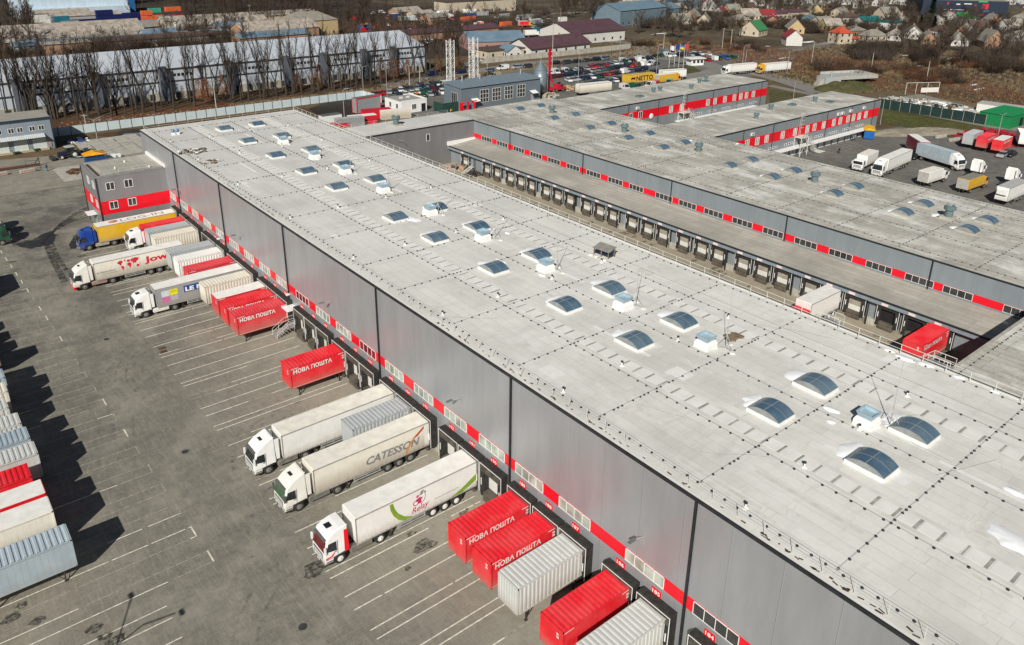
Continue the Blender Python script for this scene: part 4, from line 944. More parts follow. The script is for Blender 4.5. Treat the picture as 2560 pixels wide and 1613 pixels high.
def trailer(t, side, roof, L=13.5, z0=1.15, z1=3.95, axles=(8.0, 9.35, 10.7), trim=None, rim=None, front=None, ribs=True, skirt=True):
    w_ = 1.25; Rk = random.Random(int(t.location.y*10))
    m = MB(); m.box(0, -w_, z0, L, w_, z1-.05); b = m.build('trailer_body', side, t); bevel(b, .035, 1)
    m = MB(); m.box(.04, -w_+.05, z1-.05, L-.04, w_-.05, z1); o = m.build('trailer_roof', roof, b)
    m = MB()
    for s_ in (-1, 1): m.box(-.01, s_*w_-.02, z1-.14, L+.01, s_*w_+.02, z1-.02); m.box(-.01, s_*w_-.015, z0-.10, L+.01, s_*w_+.015, z0+.02)
    for x in (0, L): m.box(x-.05, -w_-.02, z0, x+.05, -w_+.03, z1-.02); m.box(x-.05, w_-.03, z0, x+.05, w_+.02, z1-.02)
    m.build('body_rail', trim or mat('aluminium_rail', (.42, .41, .38), .5, .3, .15), b)
    if ribs:
        m = MB()
        for i in range(1, 10):
            x = L*i/10
            for s_ in (-1, 1): m.box(x-.012, s_*(w_+.006)-.006, z0, x+.012, s_*(w_+.006)+.006, z1-.14)
        m.build('panel_seam', side, b)
    m = MB(); x = .5
    while x < L-.3: m.box(x-.02, -w_-.012, z1-.115, x+.02, -w_-.004, z1-.055); m.box(x-.015, -w_-.012, z0-.07, x+.015, -w_-.004, z0+.10); x += Rk.choice((.45, .5, .55))
    m.build('curtain_buckle', M_CHAS, b)
    m = MB(); m.box(.3, -.5, .78, L-.2, -.36, z0-.1); m.box(.3, .36, .78, L-.2, .5, z0-.1)
    for x in [i*.9+.6 for i in range(int(L/.9))]: m.box(x-.04, -1.15, z0-.18, x+.04, 1.15, z0-.1)
    m.box(L-.25, -1.2, .5, L-.1, 1.2, .62); m.build('trailer_chassis', M_CHAS, t)
    for s_ in (-1, 1):
        m = MB(); m.box(4.1, s_*1.18-.02, .55, 7.2, s_*1.18+.02, .67); m.box(4.1, s_*1.18-.02, .82, 7.2, s_*1.18+.02, .92)
        for x in (4.2, 5.6, 7.1): m.box(x-.03, s_*1.15-.03, .5, x+.03, s_*1.15+.03, 1.05)
        m.build('side_guard', M_STEEL, t)
        m = MB(); m.box(3.45, s_*.95-.07, .12, 3.6, s_*.95+.07, 1.0); m.box(3.35, s_*.95-.14, .05, 3.7, s_*.95+.14, .12); m.build('landing_leg', M_CHAS, t)
    for a in axles: wheel(t, a, -1.08, wd=.36, rim=rim); wheel(t, a, 1.08, wd=.36, rim=rim)
    m = MB()
    for a in axles: m.tube((a, -1, .51), (a, 1, .51), .07)
    for s_ in (-1, 1): m.box(axles[-1]+.58, s_*1.05-.2, .35, axles[-1]+.62, s_*1.05+.2, 1.0)
    m.build('axle', M_CHAS, t)
    return b
def artic(lab, X, y, cabcol, side, roof, group=None, **k):
    t = thing('articulated_lorry', lab, 'lorry', (X, y, 0), 0, group)
    cab(t, -.72, cabcol, k.get('kind', 'high'), k.get('stripe'), k.get('low'), k.get('visor', True), k.get('screen'))
    tractor_rest(t, -.72, k.get('skirt'), k.get('rim'), 3.05)
    b = trailer(t, side, roof, trim=k.get('trim'), rim=k.get('trim_rim', k.get('rim')), ribs=k.get('ribs', True))
    return t, b
def legs(t, z0, L=7.35):
    for x in (1.05, L-1.05):
        for s_ in (-1, 1):
            m = MB(); m.box(x-.05, s_*1.08-.05, .03, x+.05, s_*1.08+.05, z0); m.box(x-.12, s_*1.08-.12, 0, x+.12, s_*1.08+.12, .04)
            m.tube((x+.02, s_*1.08, .15), (x+(.85 if x < L/2 else -.85), s_*1.08, z0), .03, n=4); m.build('support_leg', M_CHAS, t)
def corr_body(t, side, L=7.35, z0=1.25, z1=3.95, roofm=None, pitch=.45, sides='corr', name='container_body', front=None):
    w_ = 1.25
    m = MB(); m.box(.035, -w_+.045, z0, L-.035, w_-.045, z1-.062); b = m.build(name, side, t)
    m = MB()
    if roofm is R_WHITE: m.box(.05, -w_+.05, z1-.06, L-.05, w_-.05, z1+.02); m.build('smooth_roof', roofm, b)
    else: m.corr((.05, -w_+.06, z1-.05), (1, 0, 0), (0, 1, 0), (0, 0, 1), L-.1, 2*w_-.12, pitch, .07); m.build('ribbed_roof', roofm or side, b)
    m = MB()
    if sides == 'corr':
        m.corr((.08, -w_+.03, z0+.08), (1, 0, 0), (0, 0, 1), (0, -1, 0), L-.16, z1-z0-.2, .42, .06); m.corr((.08, w_-.03, z0+.08), (1, 0, 0), (0, 0, 1), (0, 1, 0), L-.16, z1-z0-.2, .33, .045)
        m.corr((.02, -w_+.1, z0+.08), (0, 1, 0), (0, 0, 1), (-1, 0, 0), 2*w_-.2, z1-z0-.2, .33, .04)
    else:
        for i in range(1, 15):
            x = L*i/15
            for s_ in (-1, 1): m.box(x-.012, s_*(w_-.043)-.006, z0+.05, x+.012, s_*(w_-.043)+.006, z1-.15)
    m.build('side_ribs', side, b)
    m = MB()
    for s_ in (-1, 1):
        m.box(0, s_*w_-.05, z0-.03, L, s_*w_+.02, z0+.08); m.box(0, s_*w_-.05, z1-.12, L, s_*w_+.02, z1)
        for x in (.05, L-.05): m.box(x-.06, s_*w_-.05, z0, x+.06, s_*w_+.02, z1)
    for x in (.03, L-.03): m.box(x-.04, -w_, z1-.12, x+.04, w_, z1); m.box(x-.04, -w_, z0-.03, x+.04, w_, z0+.08)
    m.build('body_frame', side, b)
    m = MB(); m.box(.2, -.5, z0-.16, L-.2, -.38, z0-.03); m.box(.2, .38, z0-.16, L-.2, .5, z0-.03); m.box(.5, -1.2, z0-.14, .65, 1.2, z0-.03); m.box(L-.65, -1.2, z0-.14, L-.5, 1.2, z0-.03); m.build('underframe', M_CHAS, t)
    return b
B_RED = body('red', (.74, .012, .024), .5, 1.1, 2.2); B_REDP = body('faded_red', (.68, .035, .05), .55, 1.1, 2.7)
B_GREY = body('grey', (.40, .425, .435), .35, 1.2, 2.2); B_LGREY = body('light_grey', (.54, .55, .53), .45, 1.2, 2.6); B_BGREY = body('blue_grey', (.34, .41, .46), .3, 1.2, 2.2)
B_CREAM = body('cream', (.70, .66, .56), .6, 1.2, 3.0); B_WHITE = body('white', (.80, .79, .76), .5, 1.0, 2.0); B_IVORY = body('ivory', (.80, .76, .66), .8, 1.0, 3.0)
B_YEL = body('yellow', (.72, .42, .008), .5, 1.0, 2.2); B_STEEL = body('silver_grey', (.30, .31, .32), .4, 1.1, 2.2)
R_WHITE = mat('roof_white_sheet', (.80, .785, .74), .6, 0, .09, 1.0); R_IVORY = mat('roof_ivory_sheet', (.76, .73, .65), .7, 0, .12, 1.0)
def swap(lab, X, y, side, kind='corr', txt=False, roofm=None, group=None, L=7.35, z1=3.95, rz=0, leg=True, marks=None):
    t = thing('swap_body', lab, 'swap body', (X, y, 0), rz, group)
    b = corr_body(t, side, L, 1.25, z1, roofm, sides=kind)
    if leg: legs(t, 1.22, L)
    if marks is None: marks = kind != 'corr'
    if marks:
        for s_ in (-1,):
            m = MB(); yy = -1.282; z = z1-.17
            for x, d in ((.06, 1), (L-.06, -1)):
                a, c = sorted((x, x+d*1.05)); m.box(a, yy-.006, z-.03, c, yy, z+.03); a, c = sorted((x, x+d*.06)); m.box(a, yy-.006, z-.6, c, yy, z-.12)
            m.box(.06, yy-.006, 1.32, .12, yy, 1.75); m.box(.1, yy-.006, 1.30, L-.1, yy, 1.345); m.build('corner_mark', M_TWHITE, b)
        m = MB()
        for z in (z1-.62, z1-.92): m.box(L-.62, -1.29, z, L-.34, -1.284, z+.2); m.box(-.03, -.85, z, -.024, -.6, z+.2)
        m.build('placard', mat('pale_placard', (.75, .62, .58), .5), b)
    if txt:
        m = MB(); text(m, 'НОВА ПОШТА', (.45, -1.292, z1-.88), (1, 0, 0), (0, 0, 1), 4.95, .56, .022); m.build('lettering', M_TWHITE, b)
    elif kind == 'corr':
        m = MB(); m.box(L-1.05, -1.30, z1-.62, L-.72, -1.294, z1-.44); m.build('placard', mat('pale_placard', (.75, .62, .58), .5), b)
    return t
DX = 30.75
DKG = 'swap bodies standing at the warehouse docks'
swap('red swap body with white НОВА ПОШТА lettering at dock 189, behind its twin', DX, 45.0, B_RED, 'flat', True, group=DKG)
swap('red НОВА ПОШТА swap body at dock 188, beside the grey ribbed one', DX, 41.4, B_RED, 'flat', True, group=DKG)
swap('pale grey ribbed swap body on legs at dock 187', DX, 37.9, B_LGREY, 'corr', group=DKG)
swap('plain red swap body without lettering at dock 186', DX, 32.65, B_RED, 'flat', group=DKG)
swap('pale ribbed swap body at dock 185, cut by the bottom edge', DX, 28.9, B_LGREY, 'corr', group=DKG)
swap('red НОВА ПОШТА swap body standing alone on legs at dock 198', DX, 80.25, B_RED, 'flat', True, group=DKG)
swap('grey ribbed swap body between two white lorries at dock 194', DX, 64.85, B_GREY, 'corr', group=DKG)
swap('faded red НОВА ПОШТА swap body next to the white door canopy', DX, 97.0, B_REDP, 'flat', True, group=DKG)
swap('red ribbed roof swap body half hidden behind another red one at dock 203', DX, 100.6, B_RED, 'flat', True, group=DKG)
swap('red swap body with a smooth white roof at dock 204', DX, 104.0, B_REDP, 'flat', roofm=R_WHITE, group=DKG)
swap('dirty cream ribbed swap body in front of the grey LE M trailer', DX, 109.05, B_CREAM, 'corr', group=DKG)
swap('pinkish red swap body between white ribbed body and long white roof at dock 207', DX, 116.1, B_REDP, 'flat', group=DKG)
swap('white ribbed swap body at dock 208 in front of a grey one', DX, 120.95, B_WHITE, 'corr', group=DKG)
swap('mid grey ribbed swap body at dock 209 hiding the end of the world map lorry', DX, 124.75, B_GREY, 'corr', group=DKG)
swap('cream ribbed swap body at dock 211 behind the world map lorry roof', DX, 132.9, B_CREAM, 'corr', group=DKG)
swap('grey ribbed swap body at dock 212 beside the white cab', DX, 136.5, B_GREY, 'corr', group=DKG)

P_BLUE = cpaint('blue', (.008, .05, .30), .2); P_GREEN = cpaint('dark_green', (.006, .07, .035), .2)
LG = 'lorries backed to the warehouse docks'
# Relay lorry
t, b = artic('white lorry with green swoosh, pink Relay lettering and a red cab stripe', 24.62, 52.85, P_WHITE, B_WHITE, R_WHITE, LG, kind='mid', stripe=M_RED, rim=M_RIMW, ribs=False, screen=glass('red_windscreen', (.12, .012, .015), .08))
m = MB(); Y = -1.262
def arcband(m, cx, cz, r0, r1, a0, a1, Y, sx=1.0, n=16, taper_=True):
    for i in range(n):
        A, B = a0+(a1-a0)*i/n, a0+(a1-a0)*(i+1)/n
        m.quad((cx+sx*r0*cos(A), Y, cz+r0*sin(A)), (cx+sx*r1*cos(A), Y, cz+r1*sin(A)), (cx+sx*r1*cos(B), Y, cz+r1*sin(B)), (cx+sx*r0*cos(B), Y, cz+r0*sin(B)))
OU = [(3.4, 3.7), (3.5, 2.95), (3.78, 2.25), (4.25, 1.6), (4.85, 1.2)]; IN = [(3.76, 3.7), (3.92, 3.0), (4.25, 2.35), (4.85, 1.7), (5.85, 1.22)]
for k in range(4): m.quad((OU[k][0], Y, OU[k][1]), (OU[k+1][0], Y, OU[k+1][1]), (IN[k+1][0], Y, IN[k+1][1]), (IN[k][0], Y, IN[k][1]))
m.poly([(10.05, Y-.004, 1.2), (11.4, Y-.004, 1.19), (13.35, Y-.004, 1.95), (13.35, Y-.004, 2.7), (11.3, Y-.004, 1.62)]); m.build('green_swoosh', mat('swoosh_green', (.20, .33, .03), .5), b)
m = MB(); text(m, 'Relay', (5.65, Y, 1.28), (1, 0, .08), (0, 0, 1), 1.75, .82, .01, .25)
arcband(m, 6.15, 2.5, .20, .30, 0, 2*pi, Y); m.poly([(6.2, Y, 2.62), (6.85, Y, 2.75), (6.9, Y, 2.9), (6.6, Y, 2.98), (6.2, Y, 2.9)]); m.box(6.42, Y-.003, 2.3, 6.75, Y, 2.72); text(m, 'e', (6.2, Y, 3.02), (1, 0, 0), (0, 0, 1), .32, .32, .03)
m.build('emblem', mat('relay_pink', (.55, .03, .12), .5), b)
m = MB(); arcband(m, 6.4, 2.95, .78, .84, -1.2, .5, Y); m.poly([(7.0, Y, 3.3), (7.3, Y, 3.25), (7.22, Y, 3.52)]); m.poly([(6.55, Y, 3.18), (6.9, Y, 3.22), (7.1, Y, 3.66), (6.75, Y, 3.58)])
text(m, 'www.mondialrelay.fr', (8.2, Y, 1.82), (1, 0, 0), (0, 0, 1), 2.75, .26); m.build('lettering', mat('text_olive', (.20, .20, .16), .6), b)
# Catesson lorry
t, b = artic('cream lorry lettered CATESSON with an orange flash', 24.68, 61.3, P_IV, B_IVORY, R_IVORY, LG, kind='high', ribs=False, screen=glass('green_windscreen', (.06, .12, .06), .08))
m = MB(); text(m, 'CATESSON', (5.45, Y, 1.85), (1, 0, -.02), (0, 0, 1), 6.2, .92, .03, .30); m.build('lettering', M_TGREY, b)
m = MB(); m.poly([(10.0, Y-.004, 1.25), (10.3, Y-.004, 1.25), (11.0, Y-.004, 2.4), (12.4, Y-.004, 3.5), (11.2, Y-.004, 2.85), (10.5, Y-.004, 2.1)]); m.build('orange_flash', mat('flash_orange', (.62, .25, .05), .6), b)
m = MB(); m.poly([(11.15, Y-.008, 2.8), (12.45, Y-.008, 3.72), (12.42, Y-.008, 3.4), (11.6, Y-.008, 2.78)]); m.build('red_flash', mat('flash_red', (.5, .06, .03), .6), b)
m = MB(); m.box(12.5, Y-.012, 1.25, 13.4, Y-.002, 3.78); m.build('rear_panel', B_WHITE, b)
# plain white
t, b = artic('plain white lorry with long white trailer at dock 195', 24.6, 68.4, P_WHITE, B_WHITE, R_IVORY, LG, kind='high', ribs=False)
m = MB(); m.box(12.7, Y-.006, 2.9, 13.4, Y, 3.75); m.build('rear_panel', B_CREAM, b)
# LE MANS
t, b = artic('white lorry with grey trailer, blue LE M sign and coloured square posters', 24.9, 112.45, P_WHITE, B_STEEL, R_WHITE, LG, kind='mid', skirt=P_WHITE, ribs=False, screen=M_WIN)
m = MB(); m.box(3.9, Y-.004, 2.45, 9.2, Y, 3.45); m.build('blue_sign', mat('sign_blue', (.01, .06, .28), .5), b)
m = MB(); text(m, 'LE M', (4.1, Y-.01, 2.56), (1, 0, 0), (0, 0, 1), 2.55, .66, .04); m.build('lettering', M_TWHITE, b)
m = MB(); m.box(3.9, Y-.006, 2.33, 9.2, Y, 2.40); m.build('gold_line', mat('sign_gold', (.45, .25, .05), .5), b)
for (x, z, c) in ((.75, 2.55, (.55, .62, .68)), (1.9, 2.6, (.75, .68, .02)), (.75, 1.65, (.55, .16, .32)), (1.9, 1.7, (.42, .38, .40))):
    m = MB(); m.box(x, Y-.006, z-.05, x+1.12, Y, z+.83); m.build('poster', mat('poster_%d' % int(c[0]*100+z*10), c, .6, 0, .15, 3), b)
m = MB(); text(m, 'Garantie', (2.0, Y-.012, 3.05), (1, 0, 0), (0, 0, 1), .9, .17); text(m, 'le Temps', (2.05, Y-.012, 2.78), (1, 0, 0), (0, 0, 1), .8, .15); m.build('lettering', M_TBLACK, b)
# Jowat
t, b = artic('white lorry with red world map and Jowat lettering, parked short of the dock', 20.25, 127.85, P_IV, B_IVORY, R_WHITE, LG, kind='high', low=M_RED, ribs=False, skirt=mat('pink_skirt', (.30, .20, .17), .7, 0, .2))
m = MB(); text(m, 'Jowat', (7.3, Y, 1.95), (1, 0, 0), (0, 0, 1), 5.3, 1.3, .04); m.build('lettering', M_TRED, b)
m = MB()
for P in (((3.5, 3.25), (3.9, 3.5), (4.45, 3.45), (4.6, 3.2), (4.3, 3.0), (4.2, 2.75), (4.0, 2.7), (3.8, 2.95), (3.5, 3.1)), ((4.15, 2.65), (4.5, 2.55), (4.7, 2.3), (4.5, 2.0), (4.35, 1.75), (4.25, 2.1), (4.1, 2.4)), ((4.75, 3.5), (5.05, 3.55), (5.0, 3.3), (4.85, 3.2)), ((5.3, 3.2), (5.5, 3.45), (6.0, 3.4), (5.9, 3.05), (5.5, 3.0)),
          ((5.35, 2.85), (5.8, 2.95), (6.15, 2.75), (6.1, 2.5), (5.95, 2.2), (5.8, 1.95), (5.65, 2.3), (5.3, 2.5)), ((6.0, 3.1), (6.2, 3.45), (7.0, 3.55), (7.7, 3.4), (7.55, 3.05), (7.2, 2.9), (7.0, 2.6), (6.75, 2.75), (6.5, 2.55), (6.35, 2.85)), ((7.0, 2.2), (7.3, 2.4), (7.65, 2.25), (7.5, 1.95), (7.1, 1.95))):
    m.poly([(3.35+(x-3.5)*.76, Y, z) for x, z in P])
m.build('world_map', M_TRED, b)
m = MB(); text(m, 'Die Welt des Klebens', (.25, Y, 2.12), (1, 0, 0), (0, 0, 1), 2.75, .27, .012); text(m, 'The world of bonding', (.95, Y, 1.76), (1, 0, 0), (0, 0, 1), 2.2, .22, 0, .2); m.build('slogan', M_TGREY, b)
m = MB()
for x in (4.6, 5.6, 6.6): m.box(x, Y-.004, 1.45, x+.025, Y, 3.75)
m.build('door_outline', mat('seam_grey', (.35, .34, .31), .6), b)
# white lorry with red body
t = thing('lorry', 'white lorry with high cab carrying a red ribbed body at dock 213', 'lorry', (30.7, 139.4, 0), 0, LG)
cab(t, -.30, P_WHITE, 'mid'); tractor_rest(t, -.3, None, None, 4.2)
corr_body(t, B_RED, 7.35, 1.25, 3.95, sides='flat')
# LOG-IN
t, b = artic('blue lorry with yellow curtain trailer and LOG-IN on its white roof', 24.6, 144.75, P_BLUE, B_YEL, R_WHITE, LG, kind='mid', ribs=False, skirt=mat('beige_tank', (.34, .30, .25), .7, 0, .2))
m = MB(); text(m, 'LOG-IN', (4.1, -.75, 3.965), (1, 0, 0), (0, 1, 0), 7.2, 1.35, .0); m.build('lettering', M_TGREY, b)
m = MB(); m.poly([(2.9+.75*cos(a*pi/12), .05+.7*sin(a*pi/12), 3.962) for a in range(24)]); m.build('orange_disc', mat('disc_orange', (.62, .26, .12), .6), b)
m = MB(); m.poly([(3.15+.55*cos(a), .1+.65*sin(a), 3.968) for a in (0, .4, .8, 1.2, 1.6)]+[(3.0, 0, 3.968)]); m.build('disc_notch', M_TGREY, b)

# left row of parked bodies (their right ends are at x 3.6 to 4.9)
LR = 'bodies parked in the left row'
def lrow(lab, xe, y, side, kind='corr', roofm=None, L=7.35, z1=3.95, **k): return swap(lab, xe-L, y, side, kind, roofm=roofm, L=L, z1=z1, group=LR, **k)
lrow('grey blue ribbed swap body at the near end of the left row', 4.7, 65.3, B_BGREY, 'flat', MATS.get('x') or body('ribbed_blue_grey', (.40, .47, .52), .15), marks=False)
lrow('white swap body with smooth white roof second from the near end', 4.2, 70.2, B_IVORY, 'flat', R_WHITE, marks=False)
lrow('white roofed swap body with a red side strip in the left row', 4.2, 73.4, B_RED, 'flat', R_WHITE, z1=3.85, marks=False)
lrow('bright red ribbed swap body in the left row', 3.6, 76.7, B_RED, 'flat', marks=False)
lrow('pale blue grey ribbed swap body with a rust streak, behind the red one', 4.75, 80.3, B_LGREY, 'flat', marks=False)
lrow('light blue grey ribbed swap body fourth behind the red one', 4.6, 83.6, B_BGREY, 'flat', marks=False)
lrow('stained grey ribbed container in the left row', 4.35, 87.0, B_LGREY, 'corr')
lrow('rust patched pale container at the left edge', 3.8, 91.1, B_LGREY, 'corr')
lrow('cream ribbed swap body at the left edge', 4.25, 94.8, B_CREAM, 'corr')
lrow('blue grey ribbed body farthest visible in the left row', 4.5, 98.3, B_BGREY, 'corr')
lrow('grey swap body just touching the left edge', 3.6, 101.4, B_GREY, 'corr')
lrow('brown sided body touching the left edge', 4.8, 107.2, body('brown', (.28, .16, .10), .3), 'flat', marks=False)
for i, (xe, y) in enumerate(((2.95, 110.5), (2.65, 113.9), (2.5, 117.7))): lrow('parked swap body outside the left edge casting its shadow', xe, y, B_GREY, 'corr')
t = thing('site_shed', 'large dark shed outside the left edge casting a broad shadow', 'shed', (-3, 130.4, 0)); m = MB(); m.prism_y([(0, 0), (9.6, 0), (9.6, 3.8), (4.8, 4.6), (0, 3.8)], 0, 6.6); m.build('wall', M_CONCD, t)
# three tractors nose-out at the left edge
def rigid(lab, loc, rz, cabcol, bodycol, L=7.0, kind='low', z1=3.6, roofm=None, group=None, box=True, ribs=False, name='box_lorry', high=None):
    """rigid lorry: cab front at x=-2.4, body from .15 to L"""
    t = thing(name, lab, 'lorry', loc, rz, group)
    cab(t, 0, cabcol, high or kind, visor=False)
    m = MB(); m.box(-1.6, -.45, .6, L if box else 3.6, -.3, .92); m.box(-1.6, .3, .6, L if box else 3.6, .45, .92); m.build('chassis', M_CHAS, t)
    wheel(t, -1.0, -1.02); wheel(t, -1.0, 1.02); xr = L-1.9 if box else 2.6
    wheel(t, xr, -.92, wd=.5); wheel(t, xr, .92, wd=.5)
    if box:
        m = MB(); m.box(.15, -1.25, 1.05, L, 1.25, z1); b = m.build('box_body', bodycol, t); bevel(b, .03, 1)
        m = MB(); m.box(.2, -1.2, z1, L-.05, 1.2, z1+.03); m.build('box_roof', roofm or R_WHITE, b)
        m = MB(); m.box(L, -1.2, 1.1, L+.05, 1.2, z1-.1); m.build('rear_door', mat('rear_door_grey', (.42, .41, .38), .6, 0, .15), b)
        if ribs:
            m = MB(); m.corr((.2, -1.257, 1.1), (1, 0, 0), (0, 0, 1), (0, -1, 0), L-.3, z1-1.2, .4, .05); m.corr((.2, 1.257, 1.1), (1, 0, 0), (0, 0, 1), (0, 1, 0), L-.3, z1-1.2, .4, .05); m.corr((.2, -1.2, z1+.04), (1, 0, 0), (0, 1, 0), (0, 0, 1), L-.3, 2.4, .4, .05); m.build('side_ribs', bodycol, b)
    return t
TG = 'lorry tractors nosing out at the left edge'
rigid('dark green lorry cab nosing in at the left edge', (10.6, 156.3, 0), pi, P_GREEN, B_GREY, 8, 'mid', 3.4, box=False, group=TG)
rigid('white lorry cab with silver visor just behind the green one', (10.4, 160.3, 0), pi, P_WHITE, B_GREY, 8, 'mid', 3.4, box=False, group=TG)
rigid('white and orange lorry behind the white cab at the left edge', (10.2, 164.3, 0), pi, P_WHITE, body('orange', (.62, .27, .02), .3), 8, 'mid', 3.4, box=False, group=TG)
MB()
for yy in (185.5, 189.0): rigid('dark lorry cab outside the left edge by the gate', (9.4, yy, 0), pi, P_BLUE, B_GREY, 8, 'mid', 3.4, box=False, group=TG)

# courtyard
t = thing('box_trailer', 'white box trailer with red lower front in the dock court', 'trailer', (95.6, 52.3, 0))
b = trailer(t, B_WHITE, R_WHITE, L=7.6, axles=(5.2, 6.4), rim=M_RIMW, ribs=False); m = MB(); m.box(-.9, -1.2, 1.5, -.02, 1.2, 3.0); o = m.build('cooling_unit', M_RED, b); bevel(o, .08, 2)
swap('red НОВА ПОШТА swap body half in shade at the near end of the dock court', 95.9, 37.0, B_RED, 'flat', True)

# cars: one mesh per body style, paint from the object's own colour
def car_mesh(style):
    L, W, H = {'saloon': (4.5, 1.76, 1.42), 'hatch': (4.0, 1.72, 1.46), 'estate': (4.6, 1.78, 1.48), 'suv': (4.6, 1.86, 1.72), 'van': (5.0, 1.95, 2.05)}[style]
    m = MB(); h = L/2; b = .62*H if style != 'van' else 1.05
    m.cur = 0
    if style == 'van': low = [(-h, .3), (h, .3), (h, H-.1), (h-.2, H), (-h+1.7, H), (-h+.95, b), (-h+.1, .85)]
    else: low = [(-h, .28), (h, .28), (h-.02, b-.03), (h-.15, b+.03), (-h+.9, b), (-h+.12, b-.16), (-h, .5)]
    m.prism_y(low, -W/2, W/2)
    m.cur = 1; k = .80
    if style != 'van':
        r0, r1 = {'saloon': (-h+1.65, h-1.25), 'hatch': (-h+1.5, h-.45), 'estate': (-h+1.6, h-.4), 'suv': (-h+1.5, h-.35)}[style]
        g0, g1 = -h+1.0, {'saloon': h-.55, 'hatch': h-.1, 'estate': h-.12, 'suv': h-.1}[style]
        y0, y1 = W/2-.03, W/2-.20
        vs = [(g0, -y0, b), (g1, -y0, b), (g1, y0, b), (g0, y0, b), (r0, -y1, H-.05), (r1, -y1, H-.05), (r1, y1, H-.05), (r0, y1, H-.05)]
        m.add(vs, [(0, 1, 5, 4), (1, 2, 6, 5), (2, 3, 7, 6), (3, 0, 4, 7)])
        m.cur = 0; m.box(r0-.03, -y1-.01, H-.055, r1+.03, y1+.01, H)
        for xx in ((r0+r1)/2,):
            for s_ in (-1, 1): m.quad((xx-.05, s_*(y0+.008), b), (xx+.05, s_*(y0+.008), b), (xx+.05, s_*(y1+.008), H-.05), (xx-.05, s_*(y1+.008), H-.05))
    else:
        m.add([(-h+.92, -W/2+.08, b+.03), (-h+.92, W/2-.08, b+.03), (-h+1.62, W/2-.15, H-.06), (-h+1.62, -W/2+.15, H-.06)], [(3, 2, 1, 0)])
        m.v[-4:] = [(x-.03, y, z+.02) for x, y, z in m.v[-4:]]
        for s_ in (-1, 1): m.poly([(-h+1.1, s_*(W/2+.006), b+.08), (-h+2.2, s_*(W/2+.006), b+.08), (-h+2.2, s_*(W/2+.006), H-.3), (-h+1.65, s_*(W/2+.006), H-.3)])
    m.cur = 2
    for x in (-h+.82, h-.85):
        for s_ in (-1, 1):
            V = [(x+.32*cos(2*pi*a/10), s_*(W/2-.18), .32+.32*sin(2*pi*a/10)) for a in range(10)]+[(x+.32*cos(2*pi*a/10), s_*(W/2+.01), .32+.32*sin(2*pi*a/10)) for a in range(10)]
            m.add(V, [(a, (a+1) % 10, (a+1) % 10+10, a+10) for a in range(10)]+[tuple(range(10, 20))])
    m.cur = 3
    m.box(-h-.01, -W/2+.1, .5, -h+.05, -W/2+.4, .64); m.box(-h-.01, W/2-.4, .5, -h+.05, W/2-.1, .64)
    o = m.build('parked_'+style, [M_CAR, M_WIN, M_TYRE, M_LAMPC]); me = o.data; bpy.data.objects.remove(o); return me
CARM = {s_: car_mesh(s_) for s_ in ('saloon', 'hatch', 'estate', 'suv', 'van')}
CC = {'black': (.012, .012, .014), 'dark blue': (.008, .018, .06), 'dark grey': (.05, .052, .056), 'silver': (.36, .38, .40), 'white': (.78, .78, .77), 'red': (.42, .012, .02), 'dark red': (.12, .008, .012), 'green': (.01, .09, .05), 'blue': (.02, .12, .34), 'yellow': (.75, .38, .01), 'grey blue': (.14, .20, .25), 'beige': (.38, .33, .24), 'teal': (.02, .35, .40)}
SN = {'saloon': 'saloon car', 'hatch': 'hatchback', 'estate': 'estate car', 'suv': 'off-road car', 'van': 'van'}
def car(style, colr, x, y, rz, lab, group):
    o = bpy.data.objects.new('parked_car' if style != 'van' else 'parked_van', CARM[style]); COL.objects.link(o)
    o.location = (x, y, 0); o.rotation_euler = (0, 0, rz); o.color = (*CC[colr], 1)
    return tag(o, lab, 'car' if style != 'van' else 'van', group)
CR = random.Random(77)
W8 = ['black', 'dark blue', 'dark grey', 'silver', 'white', 'red', 'dark red', 'grey blue', 'black', 'silver', 'dark grey', 'dark blue', 'white', 'green']
def carrow(p0, p1, n, rz, rowname, group, fixed={}, skip=(), van=.12, seed=1):
    R = random.Random(seed); a = Vector(S(*p0)); b = Vector(S(*p1)); k = 0
    for i in range(n):
        q = a+(b-a)*(i/(max(1, n-1)))
        st = 'van' if R.random() < van else R.choice(('saloon', 'hatch', 'estate', 'suv', 'saloon')); c = R.choice(W8); j = R.uniform(-.3, .3)
        if st == 'van' and R.random() < .7: c = 'white'
        if i in fixed: st, c = fixed[i]
        if i in skip: continue
        car(st, c, q.x+R.uniform(-.15, .15), q.y+j, rz+R.choice((0, pi))+R.uniform(-.03, .03), f'{c} {SN[st]}, {ordn(i)} from the left in the {rowname}', group)
g = 'cars in the near car park beside the fence'
carrow((932, 240), (972, 234), 4, 1.2, 'back row by the grass bank', g, {0: ('saloon', 'dark red'), 1: ('saloon', 'red'), 2: ('hatch', 'red'), 3: ('estate', 'silver')}, seed=2)
carrow((988, 232), (1105, 211), 10, 1.2, 'dark row by the grass bank', g, seed=3, van=0)
carrow((1000, 241), (1108, 222), 9, 1.2, 'middle row near the boiler house', g, {4: ('hatch', 'green')}, seed=4, van=0)
carrow((1012, 251), (1120, 232), 8, 1.2, 'front row near the gatehouse', g, {0: ('hatch', 'white'), 2: ('suv', 'yellow'), 3: ('saloon', 'green'), 7: ('hatch', 'silver')}, seed=5, van=0)
g = 'cars along the verge of the public road'
